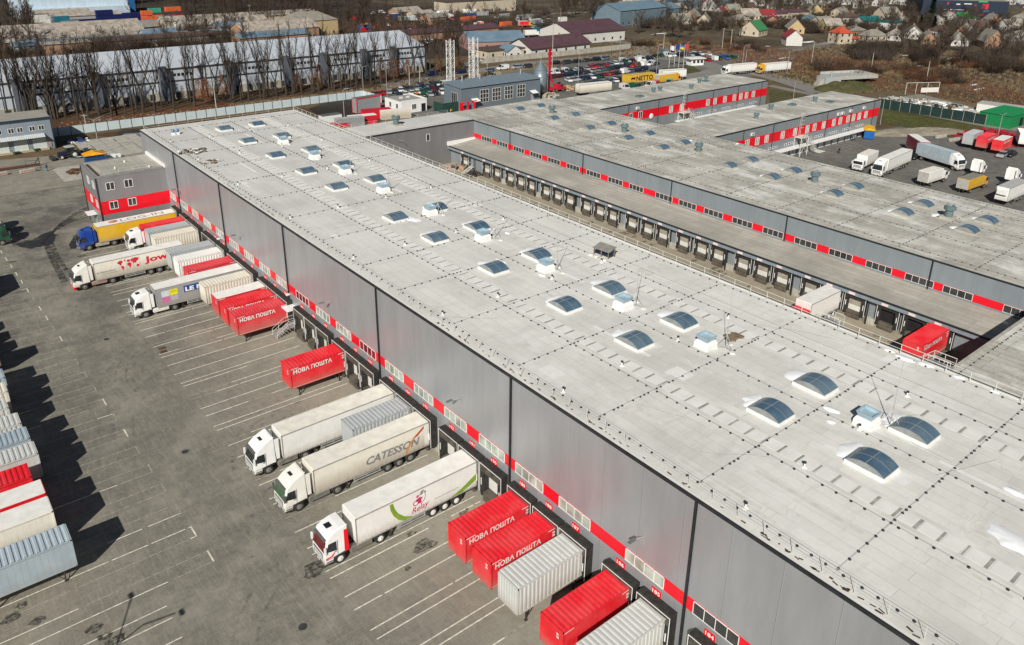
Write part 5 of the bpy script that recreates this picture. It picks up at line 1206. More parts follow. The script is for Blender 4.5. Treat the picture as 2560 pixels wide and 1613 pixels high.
for i, (px, py, st, c) in enumerate(((1078, 190, 'van', 'dark blue'), (1110, 216, 'van', 'white'), (1152, 184, 'suv', 'dark blue'), (1223, 180, 'estate', 'grey blue'), (1257, 174, 'van', 'white'), (1237, 194, 'van', 'beige'), (1292, 172, 'suv', 'silver'), (1318, 170, 'suv', 'dark grey'), (1387, 162, 'suv', 'black'), (1415, 160, 'suv', 'dark grey'), (1440, 157, 'estate', 'black'), (1466, 154, 'saloon', 'dark grey'), (1489, 152, 'suv', 'black'), (1512, 150, 'suv', 'grey blue'))):
    x, y = S(px, py); car(st, c, x, y, CR.uniform(-.1, .15), f'{c} {SN[st]} on the road verge, {ordn(i)} from the left', g)
g = 'cars in the large car park'
carrow((1376, 186), (1420, 183), 4, 1.25, 'short row right of the silo', g, {0: ('hatch', 'white'), 1: ('van', 'white')}, seed=6)
carrow((1400, 185), (1560, 158), 14, 1.25, 'farthest long car park row', g, {3: ('hatch', 'white')}, seed=7, van=.08)
carrow((1375, 197), (1545, 172), 9, .2, 'second long car park row', g, seed=8, van=.1)
carrow((1420, 204), (1500, 193), 8, 1.25, 'silver row near the trailers', g, {0: ('hatch', 'white'), 1: ('hatch', 'silver'), 2: ('hatch', 'silver')}, seed=9, van=0)
carrow((1512, 190), (1610, 176), 7, .25, 'row behind the yellow trailer', g, {0: ('saloon', 'red'), 1: ('saloon', 'red'), 3: ('van', 'white')}, seed=10)
carrow((1545, 158), (1625, 150), 8, 1.25, 'row with the white minibuses', g, {1: ('van', 'white'), 4: ('van', 'white'), 5: ('van', 'white')}, seed=11, van=.2)
carrow((1555, 170), (1640, 162), 7, .25, 'row left of the lawn island', g, {5: ('van', 'white')}, seed=12)
carrow((1470, 214), (1545, 203), 9, 1.25, 'row beside the yellow trailer', g, seed=13, van=.05)
carrow((1608, 190), (1632, 187), 2, .2, 'pair above the orange lorry', g, {0: ('suv', 'dark blue'), 1: ('van', 'dark blue')}, seed=14)
g = 'cars by the small white checkpoint'
carrow((1640, 143), (1740, 139), 8, 1.2, 'near row beyond the flag poles', g, {2: ('van', 'white')}, seed=15, van=.2)
carrow((1660, 134), (1770, 138), 7, 1.2, 'far row beyond the flag poles', g, {0: ('van', 'grey blue'), 6: ('hatch', 'white')}, seed=16, van=.1)
carrow((1768, 152), (1830, 147), 5, 1.2, 'row right of the checkpoint', g, {3: ('van', 'blue'), 4: ('suv', 'green')}, seed=17, van=.1)
for px, py, st, c, lab in ((1836, 146, 'saloon', 'silver', 'silver saloon car at the right end beyond the checkpoint'), (1893, 128, 'saloon', 'black', 'black car on the lane among the village gardens'), (1917, 125, 'suv', 'white', 'white off-road car behind the black one on the lane'), (1132, 277, 'suv', 'yellow', 'yellow car in front of the red KIT letters'), (1250, 258, 'saloon', 'white', 'white saloon by the boiler house wall'), (1277, 256, 'saloon', 'white', 'second white saloon at the boiler house wall, right of the first'), (1160, 275, 'saloon', 'grey blue', 'grey saloon under the red KIT letters'), (1180, 272, 'hatch', 'silver', 'silver hatchback right of the KIT letters'),
                           (2268, 393, 'estate', 'silver', 'dusty silver estate car in front of the red swap bodies'), (2287, 396, 'saloon', 'black', 'black saloon beside the dusty estate car'), (2505, 392, 'saloon', 'silver', 'silver hatchback near the right edge of the truck yard'), (2526, 390, 'saloon', 'black', 'black car near the right edge of the truck yard')):
    x, y = S(px, py); car(st, c, x, y, CR.uniform(0, .4), lab, 'single cars about the site')

# lorries elsewhere
def at(px, py): return (*S(px, py), 0)
t = thing('semi_trailer', 'yellow trailer with black NETTO lettering in the lorry park', 'trailer', at(1560, 215), 0.02); t.rotation_euler = (0, 0, -.12)
b = trailer(t, B_YEL, mat('netto_roof', (.60, .42, .05), .6, 0, .1), L=13.6, ribs=False)
m = MB(); text(m, 'NETTO', (4.6, -1.265, 1.6), (1, 0, 0), (0, 0, 1), 8.0, 1.8, .035)
m.poly([(2.0, -1.265, 2.6), (2.6, -1.265, 3.0), (4.1, -1.265, 2.95), (4.3, -1.265, 2.4), (3.8, -1.265, 2.3), (3.6, -1.265, 1.9), (3.3, -1.265, 2.3), (2.6, -1.265, 2.3), (2.4, -1.265, 1.9), (2.2, -1.265, 2.3)]); m.build('lettering', M_TBLACK, b)
t = thing('semi_trailer', 'long cream white tank shaped trailer beside the second hall roof', 'trailer', (*S(1443, 240), 0), -.15); b = trailer(t, B_IVORY, R_WHITE, L=13.6, ribs=False)
rigid('orange box lorry beside the white trailer in the lorry park', (*S(1684, 207), 0), pi-.1, cpaint('orange', (.65, .30, .02), .3), body('amber', (.66, .38, .02), .3), 8.5, 'mid', 3.7)
t = thing('semi_trailer', 'white box trailer behind the orange lorry', 'trailer', (*S(1650, 202), 0), -.25); trailer(t, B_WHITE, R_WHITE, L=11, axles=(7, 8.3, 9.5), ribs=False)
t, b = artic('white lorry with low white trailer on the access road', *S(1822, 187), P_WHITE, B_WHITE, R_WHITE, 'lorries queueing on the access road', kind='mid', ribs=False); t.rotation_euler = (0, 0, -.18)
t, b = artic('white lorry with orange cab on the access road', *S(1908, 184), cpaint('amber', (.66, .36, .02), .3), B_WHITE, R_WHITE, 'lorries queueing on the access road', kind='high', ribs=False); t.rotation_euler = (0, 0, -.2)
for px, py, c, lab in ((1672, 212, 'teal', 'turquoise car cover beside the orange lorry'), (1590, 222, 'green', 'green van bonnet at the roof edge of the second hall'), (1562, 224, 'white', 'white van between the tank trailer and the green van'), (1640, 215, 'red', 'red cab below the NETTO trailer'), (1625, 218, 'white', 'white cab left of the red one below the NETTO trailer')):
    x, y = S(px, py); car('van', c, x, y, CR.uniform(0, 3), lab, 'vans parked against the far hall')
# truck yard on the right
YG = 'lorries in the right hand truck yard'
def fr(f, r):
    a = S(*f); b = S(*r); return (*a, 0), math.atan2(b[1]-a[1], b[0]-a[0])
p_, a_ = fr((2150, 424), (2207, 394)); rigid('small white box lorry with cream roof, leftmost in the truck yard', p_, a_, P_WHITE, B_WHITE, 7.4, 'low', 3.5, R_IVORY, YG)
p_, a_ = fr((2203, 437), (2268, 408)); t, b = artic('long white lorry facing the camera in the truck yard', p_[0], p_[1], P_WHITE, B_WHITE, R_WHITE, YG, kind='high', ribs=False); t.rotation_euler = (0, 0, a_)
p_, a_ = fr((2380, 422), (2326, 405)); rigid('white lorry with blue grey ribbed body at the back of the truck yard', p_, a_, P_WHITE, B_BGREY, 10.2, 'high', 4.0, mat('ribroof', (.3, .34, .37), .5), YG, ribs=True)
p_, a_ = fr((2306, 397), (2272, 374)); t = thing('semi_trailer', 'white roofed trailer with maroon side and red end in the truck yard', 'trailer', p_, a_, YG); b = trailer(t, body('maroon', (.22, .012, .03), .4), R_WHITE, L=8.6, axles=(2.2, 3.5), ribs=False, z1=4.3); m = MB(); m.box(-.06, -1.2, 1.25, -.02, 1.2, 4.1); m.build('end_panel', B_RED, b)
p_, a_ = fr((2340, 455), (2312, 464)); rigid('white box lorry seen from behind with person in red at its door', p_, a_, P_WHITE, B_WHITE, 6.4, 'low', 3.5, R_IVORY, YG)
p_, a_ = fr((2436, 440), (2412, 450)); rigid('white tractor without trailer, left of two in the truck yard', p_, a_, P_WHITE, B_WHITE, 6, 'high', box=False, group=YG, name='lorry_tractor')
p_, a_ = fr((2522, 462), (2498, 473)); rigid('white tractor without trailer nearest the right edge', p_, a_, P_WHITE, B_WHITE, 6, 'high', box=False, group=YG, name='lorry_tractor')
p_, a_ = fr((2440, 470), (2390, 488)); rigid('amber tipper lorry with grey tarpaulin in the truck yard', p_, a_, cpaint('amber', (.66, .36, .02), .3), body('amber', (.66, .38, .02), .3), 7.2, 'low', 3.3, mat('tarp_grey', (.24, .22, .18), .9, 0, .25), YG)
p_, a_ = fr((2498, 514), (2560, 486)); t = thing('box_trailer', 'white refrigerated box trailer at the right edge of the truck yard', 'trailer', p_, a_, YG); b = trailer(t, B_WHITE, mat('reefer_roof', (.45, .45, .44), .6), L=9.5, axles=(6.2, 7.5), ribs=False, z1=4.0); m = MB(); m.box(-.5, -1.0, 2.4, -.02, 1.0, 3.6); o = m.build('cooling_unit', M_WHITE, b); bevel(o, .08, 2)
for i, (f_, r_, s_, lb, k_) in enumerate((((2414, 372), (2456, 352), B_GREY, 'plain grey swap body, leftmost of three by the red scrap', 'flat'), ((2448, 380), (2490, 359), B_REDP, 'faded red swap body, middle of three by the red scrap', 'flat'), ((2487, 388), (2530, 366), B_RED, 'red swap body with pale lettering, right of three by the red scrap', 'flat'))):
    p_, a_ = fr(f_, r_); swap(lb, p_[0], p_[1], s_, k_, txt=(i > 0), roofm=R_WHITE if i == 2 else None, rz=a_, marks=False)
x, y = S(2556, 372); swap('white ribbed container cut by the right edge', x, y, B_WHITE, 'corr', rz=.45)
# ------------------------------------------------------------------ buildings and structures beyond the site
M_PANEL = mat('pale_panel', (.46, .50, .55), .7, 0, .16, .35); M_PANELR = mat('pale_sheet_roof', (.46, .50, .55), .65, 0, .12, .12)
M_LOWW = mat('rendered_wall', (.36, .33, .27), .9, 0, .2, .5); M_STRIPE = mat('slate_blue_strip', (.045, .05, .062), .7)
ph = thing('panel_hall', 'very long pale hall with dark bands and stair towers behind the tree row', 'industrial hall', (-40, 268, 0))
m = MB(); m.box(-40, 268, 2.6, 172, 300, 10); m.build('wall', M_PANEL, ph, True)
m = MB(); m.box(-40, 267.8, 0, 172, 299.9, 2.6); m.build('base_wall', M_LOWW, ph, True)
m = MB(); m.add([(-40, 267.7, 10), (172.3, 267.7, 10), (172.3, 287, 14.2), (-40, 287, 14.2), (172.3, 301, 10), (-40, 301, 10)], [(0, 1, 2, 3), (3, 2, 4, 5)]); m.poly([(172.05, 268, 10), (172.05, 300, 10), (172.05, 287, 14.1)]); m.build('roof', M_PANELR, ph, True)
m = MB(); m.box(-40, 267.65, 9.75, 172.2, 267.95, 10.08); m.box(-40, 267.8, 5.75, 172.05, 267.97, 6.15)
for i in range(36): m.box(-38+i*6, 267.93, 2.6, -37.8+i*6, 267.98, 9.8)
m.build('dark_band', M_STRIPE, ph, True)
for x in (31, 52, 71.5, 93, 113, 127, 143.5, 156):
    m = MB(); m.box(x, 266.2, 0, x+2.2, 268, 10.9); m.build('stair_tower', mat('tower_dark', (.10, .115, .14), .8), ph, True)  # towers are coloured dark blue grey
for x in (37, 56.5, 76, 99.5, 118.5, 133, 148, 160):
    for i in range(5):
        m = MB(); m.box(x+i*1.3, 267.94, 7.4, x+i*1.3+.9, 267.995, 8.3); m.build('window', M_GLASSD, ph, True)
for x in range(24, 170, 4):
    m = MB(); m.box(x, 267.74, .4, x+1.6, 267.79, 2.3); m.build('base_opening', M_STRIPE, ph, True)
# fence of concrete panels
fe = thing('panel_fence', 'long pale blue grey panel fence with dark posts in front of the trees', 'fence', (34, 235.3, 0))
def fence(root, pts, h, bay, pm, postm, th=.08, posth=.15):
    a = MB(); b = MB()
    for p, q in zip(pts, pts[1:]):
        p = Vector((*p, 0)); q = Vector((*q, 0)); L = (q-p).length; n = max(1, int(round(L/bay))); an = math.atan2(q.y-p.y, q.x-p.x)
        for i in range(n):
            c = p+(q-p)*(i+.5)/n; a.cbox(c.x, c.y, h/2, L/n*.965, th, h*random.uniform(.985, 1.0), an)
            c = p+(q-p)*i/n; b.cbox(c.x, c.y, (h+.1)/2, posth, posth, h+.1, an)
        b.cbox(q.x, q.y, (h+.1)/2, posth, posth, h+.1, an)
    a.build('fence_panel', pm, root, True); b.build('fence_post', postm, root, True)
M_FP = mat('pale_fence_sheet', (.52, .60, .62), .6, 0, .08, .5)
fence(fe, [(32.5, 235.6), (60, 235.4), (95, 235.6), (126.3, 235.5), (127, 224)], 2.35, 3.0, M_FP, M_BLACK)
fe = thing('concrete_fence', 'low concrete panel fence below the burgundy roofed halls', 'fence', (190, 268, 0)); fence(fe, [S(1160, 172), S(1200, 160), S(1280, 152), S(1400, 141), S(1576, 122)], 2.4, 3.2, M_CONC, M_CONCD)
fe = thing('mesh_screen_fence', 'dark green mesh screen fence beside the lawn right of the office wing', 'fence', (*S(2199, 272), 0)); fence(fe, [S(2199, 270), S(2462, 312)], 3.0, 3.2, mat('green_mesh', (.012, .032, .03), .9, 0, .25, .8), M_CONC, .05, .1)
fe = thing('green_wire_fence', 'thin green wire fence at the far side of the rubble yard', 'fence', (*S(2260, 215), 0)); 
m = MB()
for i in range(60):
    p = Vector((*S(2240, 205), 0)); q = Vector((*S(2600, 285), 0)); c = p+(q-p)*i/59; m.tube((c.x, c.y, 0), (c.x, c.y, 2.2), .05, n=4)
for z in (.3, 1.2, 2.1): m.tube((*S(2240, 205), z), (*S(2600, 285), z), .025, n=3)
m.build('fence_post', mat('fence_green', (.02, .07, .05), .6), fe, True)

# grey store building on the left
st = thing('store_building', 'grey blue store building with white windows and three pale roller doors', 'store building', (-20, 222.6, 0))
m = MB(); m.box(-20, 222.6, 0, 32.3, 232.6, 7.9); m.build('wall', m_wall('store_cladding', (.26, .31, .36), .1, .5, 6.0, 0, .6), st, True)
m = MB(); m.box(-20, 222.4, 7.92, 32.5, 232.8, 8.1); m.build('roof', mat('store_roof', (.30, .285, .25), .9, 0, .15, .3), st, True)
m = MB(); m.box(-20, 222.25, 7.7, 32.6, 222.42, 8.14); m.box(32.35, 222.4, 0, 32.5, 222.6, 7.8); m.build('roof_trim', mat('navy_trim', (.02, .04, .065), .6), st, True)
m = MB(); m.box(-20, 222.0, 0, 31, 222.55, .5); m.build('plinth', mat('sandy_plinth', (.42, .35, .25), .9, 0, .1), st, True)
for x in (20.4, 23.0, 24.9, 27.5, 29.5, 17.4, 15.2): window_y(st, 222.58, x, x+1.3, 5.0, 6.2, 2, M_GLASSD)
for x in (19.5, 23.6, 27.7): 
    m = MB(); m.box(x, 222.5, .5, x+3.0, 222.58, 3.1); m.build('roller_door', mat('roller_door', (.55, .60, .57), .6, 0, .06), st, True)
m = MB(); m.corr((12, 221.0, 3.5), (1, 0, 0), (0, .92, .4), (0, -.4, .92), 18.5, 1.7, .45, .06); m.build('canopy', mat('canopy_sheet', (.50, .52, .53), .5, 0, .1), st, True)
m = MB(); m.cbox(31.2, 222.52, 1.6, 1.1, .1, 2.3); m.build('notice_board', mat('notice_board', (.28, .25, .26), .6, 0, .4, 6), st, True)

# gatehouse
gh = thing('gatehouse', 'small white gatehouse with grey flat roof at the fence corner', 'gatehouse', (123.5, 206, 0))
m = MB(); m.box(123.5, 206, 0, 132.5, 216, 3.5); m.build('wall', M_WHITE, gh, True)
m = MB(); m.box(123.8, 206.3, 3.5, 132.2, 215.7, 3.56); m.build('roof', mat('gate_roof', (.30, .295, .28), .9), gh, True)
m = MB(); m.box(123.45, 205.95, 3.5, 132.55, 206.3, 3.9); m.box(132.2, 206.3, 3.5, 132.55, 216, 3.9); m.build('parapet', M_WHITE, gh, True)
for ya in (208, 212): window_x(gh, 123.48, ya, ya+1.3, 1.1, 2.7, 2, M_GLASSD)
window_y(gh, 205.95, 127, 128.6, 1.0, 2.6, 2, M_GLASSD)
m = MB(); m.box(130.5, 205.93, 0, 132.0, 205.99, 2.4); m.build('door', M_DARK, gh, True)
for x in (126, 128.5):
    m = MB(); m.box(x, 211, 3.56, x+1, 211.5, 4.1); m.build('air_conditioner', M_OFFW, gh, True)
t = thing('barrier', 'red and white barrier arm with round sign beside the gatehouse', 'barrier', (136, 222, 0)); m = MB(); m.box(-.2, -.2, 0, .2, .2, 1.1); m.build('post', M_RED, t)
m = MB()
for i in range(10): m.cur = i % 2; m.box(.2+i*.6, -.05, .95, .8+i*.6, .05, 1.07)
m.build('arm', [M_RED, M_WHITE], t)
# container yard behind the main roof
CG = 'cabins and containers behind the warehouse'
def cont(lab, px, py, rz, m_, L=6.1, z=2.6, roofm=None, frame=None, name='container'):
    x, y = S(px, py); t = thing(name, lab, 'container', (x, y, 0), rz, CG); m = MB(); m.box(0, -1.22, .15, L, 1.22, z); b = m.build('wall', m_, t)
    m = MB(); m.corr((0, -1.25, .2), (1, 0, 0), (0, 0, 1), (0, -1, 0), L, z-.3, .3, .05); m.corr((0, -1.2, .2), (0, 1, 0), (0, 0, 1), (-1, 0, 0), 2.4, z-.3, .3, .04); m.build('side_ribs', m_, b)
    m = MB(); m.box(-.03, -1.28, z, L+.03, 1.28, z+.08); m.build('roof', roofm or m_, b)
    if frame:
        m = MB()
        for xx in (0, L):
            for yy in (-1.25, 1.25): m.box(xx-.1, yy-.1, 0, xx+.1, yy+.1, z+.1)
        m.box(0, -1.36, z-.15, L, -1.26, z+.12); m.box(0, -1.36, .05, L, -1.26, .3); m.build('frame', frame, t)
    return t
M_CW = mat('cabin_white', (.72, .72, .70), .5, 0, .06); M_CR = mat('cabin_red', (.52, .015, .03), .45, 0, .06); M_CG = mat('cabin_grey', (.26, .27, .28), .6, 0, .1)
cont('white ribbed container with dark roof at the left of the cabin yard', 803, 316, .0, M_CW, 6, 3, mat('dark_roof_sheet', (.10, .105, .11), .8))
cont('grey container between white and red roofs in the cabin yard', 840, 322, -.2, M_CG, 8, 2.8, mat('grey_sheet', (.38, .40, .40), .7))
cont('container with white roof and red sides in the cabin yard', 872, 315, -.2, M_CR, 8, 2.7, R_WHITE)
cont('bright red container right of the white roofed one', 906, 300, -.25, M_CR, 8.5, 2.9)
cont('cream white container nearest the gatehouse', 952, 300, -.25, B_CREAM, 9, 2.7, R_WHITE)
cont('grey cabin with red frame and red lettered sign', 888, 284, .1, M_CG, 8.5, 4.6, mat('cabin_roof', (.13, .14, .13), .8), M_CR, 'site_cabin')
cont('low red container edge showing behind the roof railing', 830, 324, -.1, M_CR, 9, 1.6)
x, y = S(945, 300); t = thing('skip', 'dark green skip beside the white container', 'skip', (x+5, y+4, 0)); MB().add([(-2, -1, 0), (2, -1, 0), (2, 1, 0), (-2, 1, 0), (-2.4, -1.2, 1.6), (2.4, -1.2, 1.6), (2.4, 1.2, 1.6), (-2.4, 1.2, 1.6)], [(0, 1, 5, 4), (1, 2, 6, 5), (2, 3, 7, 6), (3, 0, 4, 7), (0, 1, 2, 3)]).build('body', mat('skip_green', (.015, .05, .04), .7), t)

# boiler house
bh = thing('boiler_house', 'blue grey boiler house with tall white gridded windows', 'boiler house', (140, 198, 0))
BW = m_wall('boiler_cladding', (.17, .215, .25), .15, .45, 5.6, 0, 0)
m = MB(); m.box(140, 198, 0, 172, 207.5, 7.2); m.build('wall', BW, bh, True)
m = MB(); m.add([(139.6, 197.6, 7.2), (172.4, 197.6, 7.2), (172.4, 207.9, 7.7), (139.6, 207.9, 7.7), (139.6, 197.6, 7.4), (172.4, 197.6, 7.4), (172.4, 207.9, 7.9), (139.6, 207.9, 7.9)], [(0, 1, 5, 4), (1, 2, 6, 5), (2, 3, 7, 6), (3, 0, 4, 7), (4, 5, 6, 7)]); m.build('roof', mat('boiler_roof', (.20, .25, .29), .5, .1), bh, True)
for x in (147.1, 151.9, 156.9, 162.0): window_y(bh, 197.97, x, x+3.4, 2.0, 6.0, 3, M_GLASSD, 3)
window_x(bh, 139.97, 200.2, 203.4, 1.4, 5.4, 3, M_GLASSD)
for x in (144.9, 168.6):
    m = MB(); m.add([(x-1.3, 196.2, 2.9), (x+1.3, 196.2, 2.9), (x+1.3, 198, 3.6), (x-1.3, 198, 3.6)], [(0, 1, 2, 3)]); m.build('door_canopy', M_WHITE, bh, True); m = MB(); m.box(x-.6, 197.93, 0, x+.6, 197.98, 2.4); m.build('door', M_STEEL, bh, True)
for x in (146, 153, 170):
    m = MB(); m.tube((x, 206, 7.6), (x, 206, 9.4), .22, n=8); m.build('flue', M_STEEL, bh, True)
t = thing('green_hoarding', 'dark green sheet hoarding against the boiler house end', 'hoarding', (134.0, 199.5, 0)); m = MB(); m.box(0, 0, 0, 5.8, .1, 3.0); m.box(0, .1, 0, .1, 5, 3.0); m.build('sheet', MATS['skip_green'], t)
t = thing('letter_sign', 'big free standing red letters KIT in front of the boiler house', 'sign', (138.4, 196.4, 0))
TX = text_pts('KIT', .02)
for j, ch in enumerate('KIT'):
    m = MB(); text(m, ch, (0, 0, 0), (1, 0, 0), (0, 0, 1), 1.9 if ch != 'I' else .6, 2.6, .05); o = m.build('letter', M_RED, t); o.location = (j*2.2+(.6 if ch == 'I' else 0), 0, .7); md = o.modifiers.new('s', 'SOLIDIFY'); md.thickness = .3
for k, (px, h) in enumerate(((1127, 16.0), (1184, 16.3))):
    x, y = S(px, 213-k*5); t = thing('lattice_mast', ('left', 'right')[k]+' of the two white lattice chimney masts behind the boiler house', 'mast', (x, y, 0), .3, 'white lattice masts'); m = MB(); w_ = 1.0+.15*k
    for a in (-w_, w_):
        for b in (-w_, w_): m.tube((a, b, 0), (a, b, h), .13, n=5)
    z = 0; f = 1
    while z < h-.5:
        for a, b in (((-w_, -w_), (w_, -w_)), ((w_, -w_), (w_, w_)), ((w_, w_), (-w_, w_)), ((-w_, w_), (-w_, -w_))):
            p, q = (a, b) if f > 0 else (b, a); m.tube((*p, z), (*q, z+1.6), .055, n=4); m.tube((*a, z), (*b, z), .05, n=4)
        z += 1.6; f = -f
    m.build('frame', M_WHITE, t); m = MB()
    for a in ((-.35, .65)[k % 2], .3): m.tube((a, 0, 0), (a, 0, h+.4), .22, n=8)
    m.build('flue', M_STEEL, t)
x, y = S(1350, 238); t = thing('silo', 'round galvanised silo with conical roof beside the boiler house', 'silo', (x, y, 0)); m = MB(); m.lathe(0, 0, [(2.2, 0), (2.2, 8.7)], 24); m.build('drum', mat('silo_steel', (.30, .36, .39), .35, .55, .1), t, smooth=True)
m = MB(); m.lathe(0, 0, [(2.3, 8.7), (.4, 11.0), (.3, 11.2)], 24); m.build('cone_roof', mat('silo_roof', (.20, .26, .29), .4, .4), t); m = MB()
for s_ in (2.3, 2.7): m.tube((s_, -.8, 0), (s_, -.8, 9.5), .06, n=4)
m.tube((2.3, -.8, 9.4), (0, 0, 11.8), .05); m.path([(0, 0, 11), (.2, 0, 13)], .06); m.build('ladder', M_STEEL, t)
x, y = S(1372, 232); t = thing('drilling_rig', 'red drilling rig with tall mast next to the silo', 'drilling rig', (x, y, 0)); m = MB(); m.box(-.3, -.3, 0, -.12, .3, 15); m.box(.12, -.3, 0, .3, .3, 15); m.box(-.6, -.4, 12.8, .8, .4, 13.8); m.box(-.4, -.3, 14.3, .6, .3, 15.0)
for q in range(18): m.box(-.12, -.25, .4+q*.8, .12, .25, .55+q*.8)
m.box(-.01, -.01, 0, .01, .01, .1); m.build('mast', M_CR, t)
m = MB(); m.box(0, -1.2, .8, 7, 1.2, 1.5); m.box(3, -1.1, 1.5, 4.6, .8, 2.6); m.tube((.3, 0, 7), (2.6, 0, 1.5), .2); m.tube((.3, 0, 5), (4, .5, 1.5), .12); m.build('carrier', M_CR, t)
for a in (1.2, 2.6, 5.6): wheel(t, a, -1.1, .6, .4); wheel(t, a, 1.1, .6, .4)
m = MB(); m.box(4.7, -.9, .8, 6, .9, 2.4); m.build('engine_housing', M_CHAS, t)
heap('timber_stack', 'stack of pale timber and crates right of the red rig', 'timber', 1425, 222, 0, [mat('fresh_timber', (.45, .30, .17), .8, 0, .2), M_WOOD], 30, 4, (.8, 2.4), flat=.5, seed=3)
heap('sand_heap', 'low sandy heap of stones at the hall edge near the rig', 'rubble', 1365, 240, 0, [M_CONC, MATS['sandy_plinth']], 60, 5, (.3, 1.4), flat=.4, seed=4)
def mound(name, lab, cat, px, py, L, W, h, rz, m_, seed):
    R = random.Random(seed); nx, ny = 26, 14; V = []
    from mathutils import noise as NZ
    for j in range(ny+1):
        for i in range(nx+1):
            u, v = i/nx*2-1, j/ny*2-1; r = max(0, 1-(u*u)**1.2-(v*v)); k = NZ.noise(Vector((u*3+seed, v*2.2, 0)))*.5+NZ.noise(Vector((u*9+seed, v*6, 0)))*.3
            V.append((u*L/2, v*W/2, h*r**.7*(1+k)-.08))
    g = MB(); g.add(V, [(j*(nx+1)+i, j*(nx+1)+i+1, (j+1)*(nx+1)+i+1, (j+1)*(nx+1)+i) for j in range(ny) for i in range(nx)])
    o = g.build(name, m_); o.location = (*S(px, py), 0); o.rotation_euler = (0, 0, rz); return tag(o, lab, cat)
# checkpoint and flags
x, y = S(1722, 163); t = thing('checkpoint', 'small white checkpoint hut with wide roof at the car park entrance', 'checkpoint', (x, y, 0), -.3); m = MB(); m.box(0, -2, 0, 6, 2, 2.8); m.build('wall', M_WHITE, t); m = MB(); m.box(-1.2, -2.8, 2.8, 6.6, 2.6, 3.1); m.build('roof', M_WHITE, t)
for a in (.6, 2.6, 4.4): m = MB(); m.box(a, -2.05, 1, a+1.2, -1.99, 2.2); m.build('window', M_GLASSD, t)
for i, (px, py, ht_, cs, lb) in enumerate(((1672, 171, 9.3, [(.75, .75, .78)], 'white flag on its pole, leftmost of the four'), (1685, 168, 9.3, [(.02, .05, .25)], 'dark blue flag second from the left of the four'), (1696, 170, 9.6, [(.02, .18, .55), (.75, .60, .03)], 'blue and yellow flag on a tall pole'), (1707, 178, 10.8, [(.60, .05, .06)], 'red flag on the rightmost pole'))):
    x, y = S(px, py); t = thing('flagpole', lb, 'flagpole', (x, y, 0), 0, 'flagpoles on the lawn island'); m = MB(); m.tube((0, 0, 0), (0, 0, ht_), .07, .05, 6); m.build('pole', M_WHITE, t)
    m = MB()
    for k, c in enumerate(cs[::-1]):
        m.cur = k
        for j in range(4):
            z0 = ht_-1.8+k*1.8/len(cs); z1 = z0+1.8/len(cs); y0, y1 = .18*sin(j*1.3), .18*sin((j+1)*1.3); m.quad((j*.6, y0, z0-j*.15), (j*.6+.6, y1, z0-.15-j*.15), (j*.6+.6, y1, z1-.15-j*.15), (j*.6, y0, z1-j*.15))
    m.build('flag', [mat('flag_%d%d' % (i, k), c, .7) for k, c in enumerate(cs[::-1])], t)

# poles and lamps ------------------------------------------------------------
def pole(lab, px, py, h, kind='lamp', g='street lamps', rz=0):
    x, y = S(px, py); t = thing('street_lamp' if kind == 'lamp' else 'utility_pole', lab, 'street lamp' if kind == 'lamp' else 'utility pole', (x, y, 0), rz, g); m = MB()
    if kind == 'lamp':
        m.tube((0, 0, 0), (0, 0, h), .10, .06, 6); m.path([(0, 0, h), (.4, 0, h+.5), (1.8, 0, h+.7)], .05); m.build('pole', M_STEEL, t); m = MB(); m.cbox(2.1, 0, h+.7, .9, .3, .12); m.build('lamp_head', M_VISOR, t)
    elif kind == 'double':
        m.tube((0, 0, 0), (0, 0, h), .10, .06, 6); m.path([(-1.8, 0, h+.6), (0, 0, h), (1.8, 0, h+.6)], .05); m.build('pole', M_STEEL, t)
        for s_ in (-1, 1): m = MB(); m.cbox(2.1*s_, 0, h+.62, .9, .3, .12); m.build('lamp_head', M_VISOR, t)
    else:
        m.tube((0, 0, 0), (0, 0, h), .17, .11, 6); m.build('pole', M_CONC if kind == 'conc' else M_WOOD, t); m = MB(); m.box(-.9, -.06, h-.5, .9, .06, h-.35); m.build('crossarm', M_CONCD, t)
    return t
